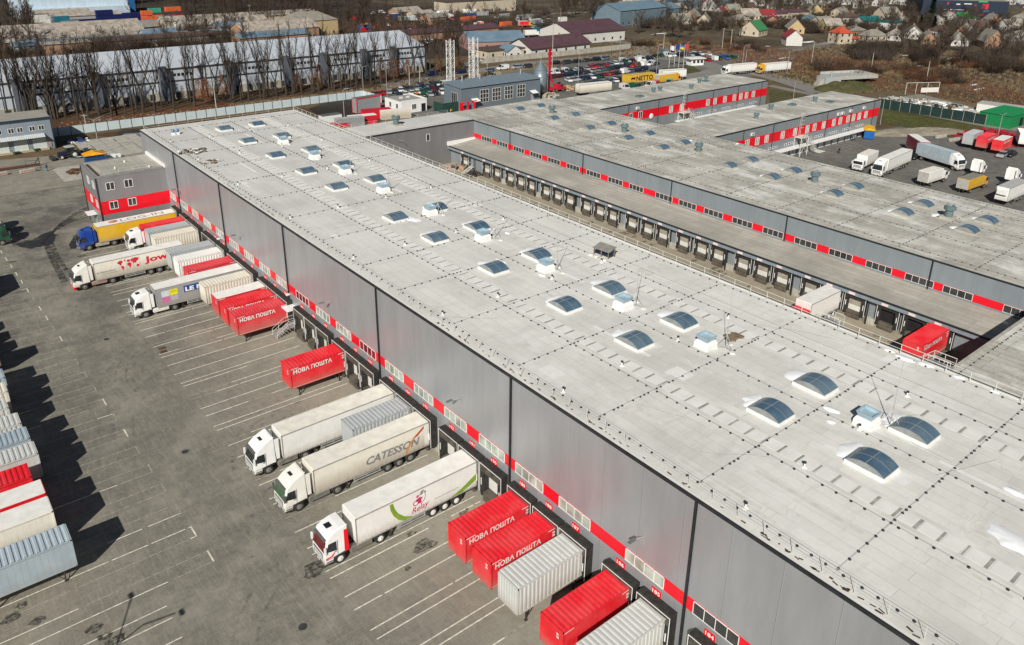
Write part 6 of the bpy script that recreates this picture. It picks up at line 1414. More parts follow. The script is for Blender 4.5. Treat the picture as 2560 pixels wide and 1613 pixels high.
for i, (px, py, h, k, lab) in enumerate(((862, 310, 9.5, 'lamp', 'thin lamp post rising between the red containers'), (968, 243, 11, 'lamp', 'lamp post at the left end of the near car park'), (1024, 216, 7.5, 'conc', 'pale concrete post on the grass bank'), (1050, 210, 7.5, 'conc', 'second pale post on the grass bank, right of the first'), (909, 238, 9, 'lamp', 'post at the corner of the panel fence'),
        (1380, 180, 19, 'conc', 'very tall dark topped pole beside the red rig'), (1445, 209, 12, 'lamp', 'lamp post standing in the middle of the car park'), (1640, 195, 12, 'lamp', 'lamp post in front of the flag poles'), (1548, 165, 10, 'lamp', 'lamp post by the white minibuses'), (1715, 155, 8, 'lamp', 'curved lamp post behind the red flag'), (1967, 183, 8, 'lamp', 'curved lamp post by the lorry queue'), (1983, 247, 6, 'double', 'double armed lamp by the footpath'),
        (2028, 162, 9.7, 'conc', 'leaning concrete pole in the scrub below the white garage'), (2177, 178, 7.5, 'conc', 'concrete pole in the middle of the brown scrub'), (2315, 205, 8, 'conc', 'concrete pole in the scrub above the rubble yard'), (2200, 312, 7.2, 'lamp', 'lamp post at the end of the near office wing'), (2494, 342, 6, 'double', 'double armed lamp among the red scrap'), (1805, 122, 10, 'conc', 'pair of concrete poles at the village edge'),
        (1826, 120, 9, 'conc', 'thin pole right of the pair at the village edge'), (1855, 168, 8.3, 'lamp', 'lamp post left of the orange cab lorry'), (1862, 170, 6.5, 'lamp', 'shorter lamp post left of the orange cab lorry'), (1658, 126, 8, 'conc', 'pole behind the far parking row'), (541, 272, 9, 'conc', 'white post behind the panel fence'), (250, 385, 8.5, 'double', 'thin double armed lamp by the white sacks'), (218, 331, 5, 'conc', 'rusty post in the panel fence'), (1862, 245, 5, 'conc', 'post by the far wing'), (1581, 68, 9, 'wood', 'wooden pole at the corner of the blue hall'), (1400, 75, 12, 'wood', 'wooden pole left of the burgundy hall'), (2290, 78, 9, 'wood', 'wooden pole near the teal roofs'), (632, 100, 17, 'wood', 'tall wooden pole among the left trees'), (60, 130, 18, 'wood', 'leaning wooden pole in front of the rusty sheds'), (1197, 215, 8.5, 'lamp', 'lamp behind the boiler house'), (1218, 190, 8, 'conc', 'pole behind the boiler house by the road'))):
    pole(lab, px, py, h, k, 'lamp posts and poles around the site', random.uniform(-1, 1))
x, y = S(308, 1632); t = thing('yard_lamp', 'yard lamp mast below the bottom edge casting a forked shadow', 'yard lamp', (5.3, 54.1, 0)) if 0 else None

# tall lamp mast just outside the picture whose forked shadow falls into it
t = thing('lamp_mast', 'lamp mast outside the bottom left corner casting a forked shadow', 'lamp mast', (-5.4, 46.2, 0)); m = MB(); m.tube((0, 0, 0), (0, 0, 9.4), .12, .08, 8); m.path([(0, 0, 9.4), (-.1, 2.4, 11.4)], .06); m.path([(0, 0, 9.4), (1.5, .3, 10.0), (2.8, -1.0, 11.0)], .06); m.build('pole', M_STEEL, t)
for p in ((-.1, 2.7, 11.5), (3.1, -1.3, 11.1)): m = MB(); m.cbox(*p, .3, .6, .14); m.build('lamp_head', M_VISOR, t)

# village houses -----------------------------------------------------------------
RC = {'grey': mat('slate_roof', (.24, .225, .19), .9, 0, .2, .5), 'red': mat('red_roof', (.26, .035, .045), .6, 0, .1, .5), 'orange': mat('orange_roof', (.46, .08, .04), .6, 0, .1), 'burgundy': mat('burgundy_roof', (.095, .05, .06), .6, 0, .15, .3), 'teal': mat('teal_roof', (.01, .13, .13), .6, 0, .1), 'green': mat('green_roof', (.05, .20, .08), .7, 0, .15), 'blue': mat('blue_roof', (.14, .21, .27), .6, 0, .15, .2), 'brown': mat('brown_roof', (.09, .06, .05), .8, 0, .2), 'pale': mat('pale_roof', (.33, .29, .245), .8, 0, .35, .5), 'dgreen': mat('bright_green_roof', (.01, .30, .07), .6)}
WC = {'white': mat('white_render', (.58, .57, .53), .8, 0, .12), 'cream': mat('cream_render', (.50, .43, .33), .8, 0, .14), 'yellow': mat('yellow_render', (.46, .35, .19), .8, 0, .14), 'brick': mat('brick_wall', (.33, .20, .13), .9, 0, .2), 'grey': mat('grey_render', (.34, .33, .31), .9, 0, .15), 'blue': mat('blue_cladding', (.14, .20, .24), .6, 0, .12, .3), 'pink': mat('pink_wall', (.34, .20, .18), .8, 0, .15)}
def house(lab, px, py, L, D, hw, hr, rz, wall, roof, kind='gable', windows=True, cat='house', name='house', chimney=True, group='village houses', ov=.4, xy=None):
    x, y = xy or S(px, py); t = thing(name, lab, cat, (x, y, 0), rz, group); a, b = L/2, D/2
    m = MB(); m.box(-a, -b, 0, a, b, hw)
    if kind == 'gable':
        for s_ in (-1, 1): m.poly([(s_*a*.999, -b, hw), (s_*a*.999, b, hw), (s_*a*.999, 0, hw+hr)][::s_])
    m.build('wall', WC[wall], t)
    m = MB(); e = ov; dz = hr/b*e; A, B = a+e, b+e
    if kind == 'gable':
        m.add([(-A, -B, hw-dz), (A, -B, hw-dz), (A, 0, hw+hr), (-A, 0, hw+hr), (A, B, hw-dz), (-A, B, hw-dz), (-A, -B, hw-dz+.15), (A, -B, hw-dz+.15), (A, 0, hw+hr+.15), (-A, 0, hw+hr+.15), (A, B, hw-dz+.15), (-A, B, hw-dz+.15)], [(0, 1, 7, 6), (1, 2, 8, 7), (2, 4, 10, 8), (4, 5, 11, 10), (5, 3, 9, 11), (3, 0, 6, 9), (6, 7, 8, 9), (9, 8, 10, 11), (3, 2, 1, 0), (5, 4, 2, 3)])
    elif kind == 'hip':
        k = max(0, A-B); m.add([(-A, -B, hw), (A, -B, hw), (A, B, hw), (-A, B, hw), (-k, 0, hw+hr), (k, 0, hw+hr), ], [(0, 1, 5, 4), (1, 2, 5), (2, 3, 4, 5), (3, 0, 4), (3, 2, 1, 0)])
    else: m.box(-A, -B, hw, A, B, hw+.3)
    m.build('roof', RC[roof], t)
    if windows:
        fl = 2 if hw > 4.6 and cat == 'house' else 1; n = max(2, int(L/(3.4 if cat == 'house' else 5.5)))
        for f in range(fl):
            z = 1.0+2.8*f
            for i in range(n):
                xx = -a+L*(i+.5)/n
                for s_ in (-1, 1): m = MB(); m.box(xx-.55, s_*b-.04, z, xx+.55, s_*b+.04, z+1.3); m.build('window', M_GLASSD, t)
            for s_ in (-1, 1):
                for yy in ((-b/2, b/2) if D > 6 else (0,)): m = MB(); m.box(s_*a-.04, yy-.5, z, s_*a+.04, yy+.5, z+1.3); m.build('window', M_GLASSD, t)
    if chimney and kind != 'flat': m = MB(); m.box(a*.3, -.3, hw+hr*.4, a*.3+.6, .3, hw+hr+.9); m.build('chimney', MATS['brick_wall'], t)
    return t
V = -.69   # turned towards the camera
H = house
H('white garage house with burgundy gable roof and dark door opening', 1978, 112, 9, 8, 4.2, 3.4, .85, 'white', 'red', windows=False)
H('two storey cream house with bright orange hipped roof', 2098, 108, 8.5, 8, 5.4, 3.2, -.35, 'cream', 'orange', 'hip')
H('small annex with orange roof beside the two storey house', 2130, 108, 5, 4, 2.4, .9, -.35, 'cream', 'orange', 'gable', chimney=False)
H('low cream cottage with grey roof right of the orange roofed house', 2180, 102, 12, 8, 2.9, 3.2, -.3, 'cream', 'grey', 'hip')
H('yellow house with tall grey gable in the upper village', 1985, 82, 11, 9, 3.2, 4.6, .75, 'yellow', 'grey')
H('white house with teal roof, left of two', 2168, 66, 13, 10, 3.4, 2.6, -.4, 'white', 'teal'); H('long white house with teal roof, right of two', 2225, 72, 17, 9, 4.2, 1.6, .2, 'white', 'teal', 'flat')
H('grey roofed gable house above the teal roofs', 2215, 48, 14, 10, 4, 4, -.3, 'cream', 'grey'); H('white house with bright green roof', 2405, 58, 12, 9, 3.6, 3, -.4, 'white', 'dgreen')
H('brick cottage with grey roof behind the big bare tree', 2318, 108, 10, 8, 3, 3, .6, 'brick', 'grey'); H('orange gabled house with grey mansard roof at the right', 2472, 118, 12, 10, 3.6, 5.2, .75, 'brick', 'grey')
H('long low grey building at the right edge', 2545, 98, 26, 8, 3, 1.8, .1, 'grey', 'grey'); H('house with green roof near the scrub, above the left car park end', 1883, 88, 12, 11, 3.4, 4.6, .2, 'cream', 'green')
H('cream house with burgundy low roof, left of two in the upper row', 1945, 46, 15, 10, 3.4, 2, -.3, 'cream', 'burgundy'); H('cream block house with burgundy roof, right of two in the upper row', 1985, 46, 14, 11, 4.4, 2, -.3, 'cream', 'burgundy', 'hip')
H('blue grey metal roofed shed behind the upper village row', 2020, 56, 9, 7, 3.4, 1.4, .3, 'blue', 'blue'); H('yellow gabled house in the upper village', 2036, 38, 10, 9, 3.4, 4.2, .75, 'yellow', 'grey')
H('red roofed house with pale gable, upper centre', 1770, 25, 14, 11, 4.2, 5.2, .7, 'grey', 'red'); H('second red roof just right of the pale gable house', 1800, 38, 8, 7, 3, 2.5, .3, 'grey', 'red')
H('dark red roofed house at the centre of the village', 1912, 48, 11, 9, 3.4, 3, -.3, 'cream', 'red'); H('small red roof behind the mossy sheds', 1930, 62, 9, 7, 3, 2.6, .6, 'brick', 'red')
H('grey hipped house with pink wall by the big tree', 2235, 100, 10, 8, 3, 3.2, .3, 'white', 'grey', 'hip')
R = random.Random(5)
adj = ['mossy grey roofed', 'pale slate roofed', 'weathered grey', 'brown roofed', 'low grey', 'steep grey roofed']
for i, (px, py) in enumerate(((1730, 52), (1845, 60), (1760, 62), (1700, 60), (1830, 35), (1868, 28), (1890, 15), (1930, 25), (2055, 62), (2075, 75), (1690, 30), (1655, 20), (1640, 8), (1720, 12), (2000, 12), (2060, 22), (2100, 40), (2120, 55), (2250, 60), (2280, 95), (2345, 90), (2390, 112), (2525, 75), (2480, 60), (2440, 80), (1950, 8), (2150, 20), (2200, 15), (1820, 10), (1780, 4), (1600, 12), (1560, 15), (1560, 28), (2330, 60), (2550, 55), (2410, 88), (2370, 50), (1870, 50), (2130, 90))):
    H(f'{R.choice(adj)} village house, number {ordn(i)} of the small plain houses', px, py, R.uniform(9, 14), R.uniform(7, 10), R.uniform(2.6, 3.4), R.uniform(2.4, 4), R.uniform(-.6, .9), R.choice(('grey', 'cream', 'white', 'grey', 'brick', 'yellow')), R.choice(('grey', 'grey', 'pale', 'pale', 'brown', 'grey')), R.choice(('gable', 'gable', 'hip')))
IG = 'industrial halls in the distance'
H('front burgundy roofed hall beside the concrete fence', 1425, 130, 37, 16, 3.6, 3.6, .02, 'white', 'burgundy', xy=(251, 283), cat='hall', name='hall', group=IG, ov=.8)
H('rear burgundy roofed hall with white walls and small windows', 1500, 100, 36, 26, 5.6, 4.2, -.02, 'white', 'burgundy', xy=(294, 306), cat='hall', name='hall', group=IG, ov=.8)
H('small white house with blue grey roof and red door at the fence', 1355, 132, 9, 7, 3.2, 2.4, 1.4, 'white', 'blue', xy=(224, 279), cat='house')
H('grey barn with pale blue roof and red edged gable', 1230, 118, 28, 20, 4, 3.6, -.35, 'pink', 'blue', cat='hall', name='hall', group=IG, chimney=False)
H('flat dark roofed shed in front of the red edged barn', 1265, 138, 30, 12, 3.4, .5, .0, 'cream', 'brown', 'flat', cat='shed', name='shed', group=IG)
H('long burgundy shed roof behind the bare trees', 1120, 92, 60, 10, 3.4, 1.8, .0, 'brick', 'burgundy', cat='shed', name='shed', group=IG, windows=False)
H('big blue grey hall with strip windows', 1560, 62, 48, 22, 9, 3.5, .12, 'blue', 'blue', xy=(378, 352), cat='hall', name='hall', group=IG, chimney=False)
H('second blue roofed hall behind the big one', 1660, 42, 36, 18, 5, 3, .1, 'blue', 'blue', xy=(425, 372), cat='hall', name='hall', group=IG, chimney=False)
H('white building with pale roof behind the blue hall', 1610, 20, 40, 18, 5, 3, .1, 'white', 'pale', cat='hall', name='hall', group=IG); H('large blue roofed hall at the top of the village', 1740, 18, 60, 22, 6, 4, -.1, 'blue', 'blue', cat='hall', name='hall', group=IG, chimney=False)
H('pink brick office building with a row of windows at the top', 1190, 30, 60, 14, 8, .8, .0, 'cream', 'brown', 'flat', cat='office', name='office_building', group=IG)
H('yellow two storey building with grey hipped roof behind the panel hall', 770, 88, 28, 15, 8, 4, .05, 'yellow', 'grey', 'hip', cat='building', name='building', group=IG)
H('long brick building left of the yellow one with white roof edge', 690, 100, 40, 16, 6, 3.5, .05, 'brick', 'pale', cat='building', name='building', group=IG)
H('low shed with blue white roof behind the panel hall', 680, 108, 36, 10, 4, 1.8, .05, 'brick', 'blue', cat='shed', name='shed', group=IG)
H('long grey roofed shed row behind the panel hall, left part', 265, 118, 75, 10, 3.5, 1.5, .0, 'grey', 'blue', cat='shed', name='shed', group=IG, windows=False); H('long grey roofed shed row behind the panel hall, right part', 480, 105, 95, 12, 3.5, 1.5, .0, 'grey', 'brown', cat='shed', name='shed', group=IG, windows=False)
H('brick hut between the sheds behind the panel hall', 170, 135, 18, 9, 5, 1, .0, 'brick', 'pale', 'flat', cat='shed', name='shed', group=IG)
H('rusty white sheet roof shed behind the panel hall', 180, 110, 62, 22, 4, 6, .05, 'brick', 'pale', cat='shed', name='shed', group=IG, windows=False, chimney=False)
H('long pale shed at the top left with rusty roof', 560, 75, 46, 14, 4, 3, .0, 'grey', 'pale', cat='shed', name='shed', group=IG, windows=False)
H('white long roof beside the top trees', 600, 58, 90, 12, 4, 2, .0, 'cream', 'pale', cat='shed', name='shed', group=IG, windows=False)
x, y = S(40, 45); t = thing('white_wall_hall', 'huge pale sheet clad hall at the top left with blue right end', 'industrial hall', (x, y, 0)); mw = m_wall('white_sheet_cladding', (.50, .60, .68), 0, .6, 6.2, 0, 0)
m = MB(); m.box(0, 0, 0, 65, 20, 12.5); m.build('wall', mw, t); m = MB(); m.box(65, 0, 0, 69, 20, 12.5); m.build('blue_end', mat('blue_sheet', (.02, .12, .32), .5), t); m = MB(); m.box(0, -6, 0, 64, 0, 5); m.build('lean_to', mw, t)
for i, px in enumerate((135, 296, 315, 336)):
    x, y = S(px, 12); t = thing('yellow_silo', f'yellow silo leg at the top left, {ordn(i)} from the left', 'silo', (x, y+6, 0), 0, 'yellow silos'); m = MB(); m.lathe(0, 0, [(2.2, 0), (2.2, 26)], 14); m.build('drum', mat('silo_yellow', (.50, .36, .03), .6, 0, .15), t)
# containers in the freight yard, top left
CC2 = {'orange': (.60, .12, .04), 'navy': (.008, .015, .09), 'blue': (.02, .10, .30), 'green': (.05, .30, .20), 'maroon': (.25, .02, .04), 'rust': (.25, .07, .05), 'teal': (.02, .14, .20), 'white': (.62, .62, .6), 'grey': (.3, .3, .3)}
FG = 'shipping containers in the far freight yard'
def box_c(lab, px, py, c, L=12, z=0, rz=0, h=2.6):
    x, y = S(px, py, 0); t = thing('shipping_container', lab, 'container', (x, y, z), rz, FG); mm = mat('container_'+c, CC2[c], .5, 0, .15, .6); m = MB(); m.box(0, 0, 0, L, 2.5, h); b = m.build('wall', mm, t); m = MB(); m.corr((0, -.01, .1), (1, 0, 0), (0, 0, 1), (0, -1, 0), L, h-.2, .5, .08); m.build('side_ribs', mm, b); return t
for i, (px, py, c, L, z) in enumerate(((245, 62, 'navy', 9, 0), (245, 62, 'navy', 9, 2.6), (245, 62, 'navy', 9, 5.2), (288, 60, 'navy', 9, 0), (288, 60, 'navy', 9, 2.6), (310, 56, 'navy', 13, 0), (310, 56, 'navy', 13, 2.6), (280, 70, 'rust', 14, 0), (320, 70, 'rust', 12, 0), (332, 76, 'blue', 9, 0), (358, 65, 'orange', 6, 0), (358, 65, 'orange', 6, 2.6), (358, 63, 'orange', 6, 5.2), (374, 64, 'orange', 6, 0), (374, 64, 'orange', 6, 2.6), (386, 64, 'rust', 6, 0), (386, 62, 'orange', 6, 2.6), (376, 56, 'green', 7, 5.2), (400, 64, 'green', 6, 0), (400, 64, 'green', 6, 2.6), (414, 64, 'teal', 6, 0), (414, 64, 'teal', 6, 2.6), (428, 60, 'maroon', 10, 0), (428, 60, 'maroon', 10, 2.6), (418, 52, 'orange', 9, 5.2), (372, 72, 'white', 8, 0), (138, 66, 'teal', 8, 0), (138, 66, 'teal', 8, 2.6), (155, 66, 'grey', 9, 0), (110, 62, 'white', 12, 0), (180, 62, 'navy', 22, 0))):
    box_c(f'{c} shipping container in the freight yard, {ordn(i)} counted from the left group, {["on the ground", "one up", "topmost"][int(z/2.6)]}', px, py, c, L, z, random.uniform(-.03, .03))
H('white sheet roof shed between the freight containers', 155, 52, 30, 9, 5, 1.5, .0, 'white', 'pale', cat='shed', name='shed', group=IG, windows=False); H('long cream roofed shed in front of the white clad hall', 215, 57, 36, 9, 4.5, 1.5, .0, 'grey', 'pale', cat='shed', name='shed', group=IG, windows=False)
# depot at the top centre
t = box_c('orange container with white UNIGLORY lettering', 1234, 100, 'orange', 12, .8, -.05, 3.2); m = MB(); text(m, 'UNIGLORY', (3.8, -.12, .9), (1, 0, 0), (0, 0, 1), 6.4, 1.3, .03); m.build('lettering', M_TWHITE, t)
DG = 'lorries in the depot behind the panel hall'
R = random.Random(8)
for i, (px, py, c, b_, L) in enumerate(((1380, 88, 'red', None, 0), (1350, 62, 'white', 'bluegrey', 9), (1205, 72, 'orange', 'orange', 6), (1320, 68, 'amber', 'red', 6), (1340, 92, 'white', 'white', 7), (975, 50, 'orange', 'blue', 8), (1095, 42, 'white', 'white', 9), (1140, 34, 'white', 'white', 9), (1190, 36, 'red', 'white', 10), (1040, 55, 'white', 'grey', 11), (1130, 52, 'red', 'white', 10))):
    pc = {'red': cpaint('depot_red', (.5, .02, .03), .2), 'white': P_WHITE, 'orange': cpaint('depot_orange', (.6, .1, .03), .3), 'amber': cpaint('amber', (.66, .36, .02), .3)}[c]
    bc = {'bluegrey': B_BGREY, 'orange': mat('container_orange', CC2['orange']), 'red': B_RED, 'white': B_WHITE, 'blue': mat('container_blue', CC2['blue']), 'grey': B_GREY, None: B_GREY}[b_]
    rigid(f'{c} lorry in the distant depot, {ordn(i)} of the depot vehicles', (*S(px, py), 0), R.choice((.2, 2.9, 3.3, 1.2)), pc, bc, max(L, 5), 'high' if L == 0 else 'low', 3.6, box=L > 0, group=DG)
for i in range(26):
    px, py = R.uniform(880, 1420), R.uniform(28, 112); x, y = S(px, py)
    c = R.choice(('white', 'white', 'silver', 'red', 'dark blue', 'dark grey', 'yellow')); st_ = R.choice(('van', 'saloon', 'estate', 'van')); car(st_, c, x, y, R.uniform(0, 3), f'{c} {SN[st_]} in the distant depot, {ordn(i)} of the scattered ones', 'cars in the distant depot')
for i in range(24):
    px, py = R.uniform(1880, 2560), R.uniform(2, 30); c = R.choice(('white', 'silver', 'blue', 'red', 'dark grey')); st_ = R.choice(('van', 'saloon', 'estate')); x, y = S(px, py); car(st_, c, x, y, R.uniform(0, 3), f'{c} {SN[st_]} by the market street, {ordn(i)} of those there', 'cars by the market street')
R = random.Random(31)
for i in range(34):
    px, py = (R.uniform(140, 640), R.uniform(66, 122)) if i < 16 else (R.uniform(880, 1410), R.uniform(26, 108))
    c = R.choice(('white', 'grey', 'rust', 'orange', 'blue', 'grey', 'white', 'teal')); box_c(f'{c} storage container among the back yards, {ordn(i)} of the scattered ones', px, py, c, R.uniform(5, 12), 0, R.uniform(-.4, .4))
for i in range(18):
    px, py = (R.uniform(60, 640), R.uniform(80, 125)) if i < 9 else (R.uniform(900, 1400), R.uniform(40, 112))
    heap('yard_heap', f'mixed heap of scrap and earth in the back yards, {ordn(i)} of them', 'scrap', px, py, 0, R.choice(([M_WOOD, M_CONC], [M_CONC, M_FOIL, M_CHAS], [mat('rust', (.11, .042, .026), .85), M_CHAS, M_WOOD])), 26, R.uniform(3, 7), (.5, 2.5), 'heaps in the back yards', .3, 60+i)
for i in range(12):
    px, py = (R.uniform(120, 620), R.uniform(72, 112)) if i < 7 else (R.uniform(900, 1330), R.uniform(20, 60))
    H(f'small work shed in the back yards, {ordn(i)} of them', px, py, R.uniform(10, 24), R.uniform(7, 11), R.uniform(2.8, 4.5), R.uniform(1, 2.5), R.uniform(-.2, .2), R.choice(('grey', 'brick', 'cream')), R.choice(('pale', 'grey', 'brown', 'blue')), cat='shed', name='shed', group='work sheds in the back yards', chimney=False)
# dark shopping hall, top right
x, y = S(2400, 42); t = thing('shopping_hall', 'dark navy flat shopping hall with small lit signs at the top right', 'shop', (x, y, 0), -.85); m = MB(); m.box(-26, 0, 0, 30, 40, 11); m.build('wall', mat('navy_cladding', (.018, .03, .055), .5, .1, .2), t); m = MB(); m.box(-26, 0, 11, 30, 40, 11.3); m.build('roof', RC['grey'], t)
m = MB(); text(m, 'ДВЕРІ', (-8, -.08, 2.2), (1, 0, 0), (0, 0, 1), 11, 1.6, .02); m.build('lettering', mat('sign_purple', (.30, .12, .25), .5), t)
for k, (a, z, w_, h_, c) in enumerate(((-10, 8, .9, 1.6, 'sr'), (-4, 8, 2.5, .8, 'sw'), (1, 8.4, 5, .7, 'sw'), (8, 7, 1.0, 1.5, 'sr'), (13, 5.5, 4, 3.5, 'sr'), (14, 3.5, 4, 1.2, 'sb'), (10, 10, 6, .9, 'sg'), (-12, 4.5, 14, .35, 'sw'), (11, 1, 4, 1.3, 'sr'))):
    m = MB(); m.box(a, -.1, z, a+w_, -.02, z+h_); m.build('shop_sign', mat('shop_'+c, {'sr': (.55, .03, .06), 'sw': (.6, .6, .62), 'sb': (.05, .25, .55), 'sg': (.03, .4, .12)}[c], .5), t)
for k, (px, py, L, c, lab) in enumerate(((1990, 8, 30, 'blue', 'long blue market hall at the very top right'), (2060, 14, 18, 'dgreen', 'green market stall roof with pale lettering'), (2120, 10, 22, 'pale', 'white market hall at the very top'), (2215, 8, 12, 'orange', 'yellow orange market hall'), (2260, 10, 26, 'orange', 'orange red market hall at the top'), (2535, 10, 20, 'red', 'red roofed shop at the top right corner'))):
    H(lab, px, py, L, 10, 5, 1.5, -.1, 'white' if k != 3 else 'yellow', c, 'flat', cat='shop', name='market_hall', group='market halls at the top right')
# pump house, rubble yard, kiosk, green shed, red scrap
x, y = S(2062, 216); t = thing('pump_house', 'low concrete pump chamber with steps sunk in the grass bank', 'pump house', (x, y, 0), -.35); m = MB(); m.box(0, 0, 0, 7, 5, 3.2); m.box(7, 1, 1.8, 25, 12, 2.4); m.build('wall', mat('pump_concrete', (.36, .38, .38), .8, 0, .1), t)
m = MB(); m.box(7, 1, 2.4, 25, 1.4, 3.2); m.box(24.6, 1, 2.4, 25, 12, 3.2); m.box(7, 11.6, 2.4, 25, 12, 3.2); m.build('parapet', M_CONC, t); m = MB()
for i in range(8): m.box(-3+.4*i, 1, 0, -2.6+.4*i, 3.2, .3+.38*i)
m.build('stair', M_CONC, t); m = MB(); m.box(1, -.06, 0, 3, 0, 2.2); m.build('door', MATS['pump_concrete'], t); m = MB(); m.tube((4, 2, 3.2), (4, 2, 4.6), .3, n=8); m.tube((14, 3, 2.4), (14, 3, 4.2), .25, n=8); m.build('vent_pipe', M_STEEL, t)
mound('grass_mound', 'grassy mound beside the pump chamber', 'mound', 2112, 222, 26, 15, 2.4, -.2, G_GRASS, 3)
kx, ky = S(2184, 350); t = thing('kiosk', 'blue site kiosk with a bright yellow roof in the truck yard', 'kiosk', (kx, ky, 0), .55); m = MB(); m.box(0, 0, .2, 6, 2.6, 2.5); m.build('wall', mat('kiosk_blue', (.01, .10, .38), .5), t); m = MB(); m.add([(-.2, -.2, 2.5), (6.2, -.2, 2.5), (6.2, 2.8, 2.5), (-.2, 2.8, 2.5), (1, 1.3, 3.0), (5.4, 1.3, 3.0)], [(0, 1, 5, 4), (1, 2, 5), (2, 3, 4, 5), (3, 0, 4)]); m.build('roof', mat('kiosk_yellow', (.75, .42, .01), .5), t); m = MB(); m.box(1.6, -.04, .9, 2.6, 0, 2.1); m.build('window', M_WHITE, t)
x, y = S(2400, 300); t = thing('green_shed', 'bright green ribbed sheet shed at the right edge', 'shed', (*S(2523, 323), 0), math.atan2(S(2562, 312)[1]-S(2523, 323)[1], S(2562, 312)[0]-S(2523, 323)[0])); m = MB(); m.box(0, 0, 0, 16, 9, 3.6); m.build('wall', mat('shed_green', (.01, .20, .065), .6, 0, .1), t); m = MB(); m.corr((-.2, -.2, 3.62), (1, 0, 0), (0, 1, 0), (0, 0, 1), 16.4, 9.4, 1.6, .12); m.build('roof', MATS['shed_green'], t); m = MB(); m.box(6, -.05, 0, 8, 0, 2.6); m.build('door', M_DARK, t)
t = thing('garage_row', 'row of white metal garages behind the rubble yard', 'garage', (*S(2439, 279), 0), math.atan2(S(2497, 287)[1]-S(2439, 279)[1], S(2497, 287)[0]-S(2439, 279)[0])); m = MB(); m.box(0, 0, 0, 15, 6, 2.6); m.build('wall', M_CW, t); m = MB()
m.box(-.1, -.1, 2.6, 15.1, 6.1, 2.75); m.build('roof', mat('garage_roof', (.42, .42, .40), .7), t)
for i in range(5): m = MB(); m.box(.3+i*3, -.04, .1, 2.8+i*3, 0, 2.3); m.build('garage_door', M_OFFW, t)
M_SCR = mat('scrap_red', (.42, .01, .025), .6, 0, .4, 2); M_SCP = mat('scrap_plastic', (.03, .05, .06), .6)
for i, (px, py, mm, lab, n, r, sz, fl) in enumerate(((2445, 345, [M_SCR], 'heap of red metal frames, left of two', 90, 7, (.5, 2.5), .12), (2535, 352, [M_SCR, M_SCR, M_SCP], 'heap of red metal frames at the right edge', 100, 7.5, (.5, 2.5), .12), (2300, 262, [M_CONC, M_FOIL, M_WHITE, M_WOOD], 'rubble of slabs and boards behind the green screen, left part', 90, 10, (.5, 2.6), .3), (2360, 275, [M_CONC, M_FOIL, M_WHITE, M_SCP, M_WOOD], 'rubble of slabs and boards behind the green screen, middle part', 110, 11, (.5, 2.8), .3), (2405, 285, [M_CONC, M_WHITE, M_CONC], 'stacked slabs behind the green screen, right part', 60, 8, (1, 3.5), .3), (2480, 338, [M_SCR], 'red frames between the green shed and the swap bodies', 110, 8, (.5, 2.5), .12), (2240, 255, [M_CONC, M_FOIL], 'pale rubble at the end of the office wing', 70, 9, (.4, 2), .3), (2460, 350, [M_WHITE, M_SCP], 'white pallets by the gate of the truck yard', 20, 3, (.5, 1.5), .3), (2400, 520, [M_WOOD], 'timber under the amber lorry', 8, 2, (1, 3), .1))):
    if lab.startswith('timber under'): continue
    heap('scrap_heap' if 'red' in lab and 'frames' in lab else 'rubble_heap', lab, 'scrap' if 'frames' in lab else 'rubble', px, py, 0, mm, n, r, sz, flat=fl, seed=20+i)
mound('gravel_heap', 'long low heap of gravel beside the lawn', 'gravel', 2285, 332, 34, 8, 1.1, -.52, m_ground('gravel', (.24, .21, .165), (.34, .31, .25), (.15, .13, .10), .3, 1.5), 5)
sheet('rubble_yard', [S(*p) for p in ((2205, 250), (2300, 235), (2560, 300), (2560, 330), (2470, 318), (2200, 268))], -.01, G_YARD2)
t = thing('timber_gantry', 'white timber frame standing in the rubble yard', 'frame', (*S(2262, 236), 0), -.5); m = MB()
for a in (0, 4, 8.5, 13): m.box(a, -.06, 0, a+.12, .06, 4)
m.box(0, -.06, 3.95, 13.1, .06, 4.06); m.box(6, -.12, .5, 13, -.1, 2.2); m.build('beam', M_OFFW, t)
for i, (px, py) in enumerate(((2352, 345), (2385, 353))):
    t = thing('concrete_block', f'whitish concrete barrier block by the truck yard gate, {ordn(i)} from the left', 'barrier', (*S(px, py), 0), -.2, 'concrete blocks at the yard gate'); m = MB(); m.box(-2, -.4, 0, 2, .4, .9); o = m.build('block', M_CONC, t); bevel(o, .1, 1)
# left yard corner things
t = thing('tractor', 'dark farm tractor with front bucket beside the grey store building', 'tractor', (*S(150, 398), 0), .1)
m = MB(); m.prism_y([(-.3, .8), (2.4, .8), (2.4, 1.7), (-.3, 1.6)], -.5, .5); m.build('bonnet', mat('tractor_navy', (.02, .022, .05), .4), t)
m = MB(); m.box(1.6, -.8, 1.0, 3.3, .8, 2.6); m.build('cab', M_WIN, t); m = MB(); m.box(1.5, -.9, 2.6, 3.4, .9, 2.8); m.build('cab_roof', mat('cab_pale', (.42, .45, .43), .5), t)
for a, b_, r_ in ((3.1, 1.0, .85), (3.1, -1.0, .85), (.3, .8, .5), (.3, -.8, .5)): wheel(t, a, b_, r_, .42, M_RIMW)
m = MB(); m.box(-2.0, -1.1, .1, -1.2, 1.1, .9); m.box(-1.3, -.9, .5, 1.8, -.75, .7); m.box(-1.3, .75, .5, 1.8, .9, .7); m.box(3.3, -.7, .6, 4.6, .7, 1.5); m.build('bucket', M_CHAS, t)
heap('scrap_heap', 'tangle of green nets and metal behind the tractor', 'scrap', 200, 385, 0, [mat('net_green', (.02, .07, .04), .8), M_FOIL, M_SCP, M_CONCD], 70, 5, (.3, 2.2), flat=.15, seed=31)
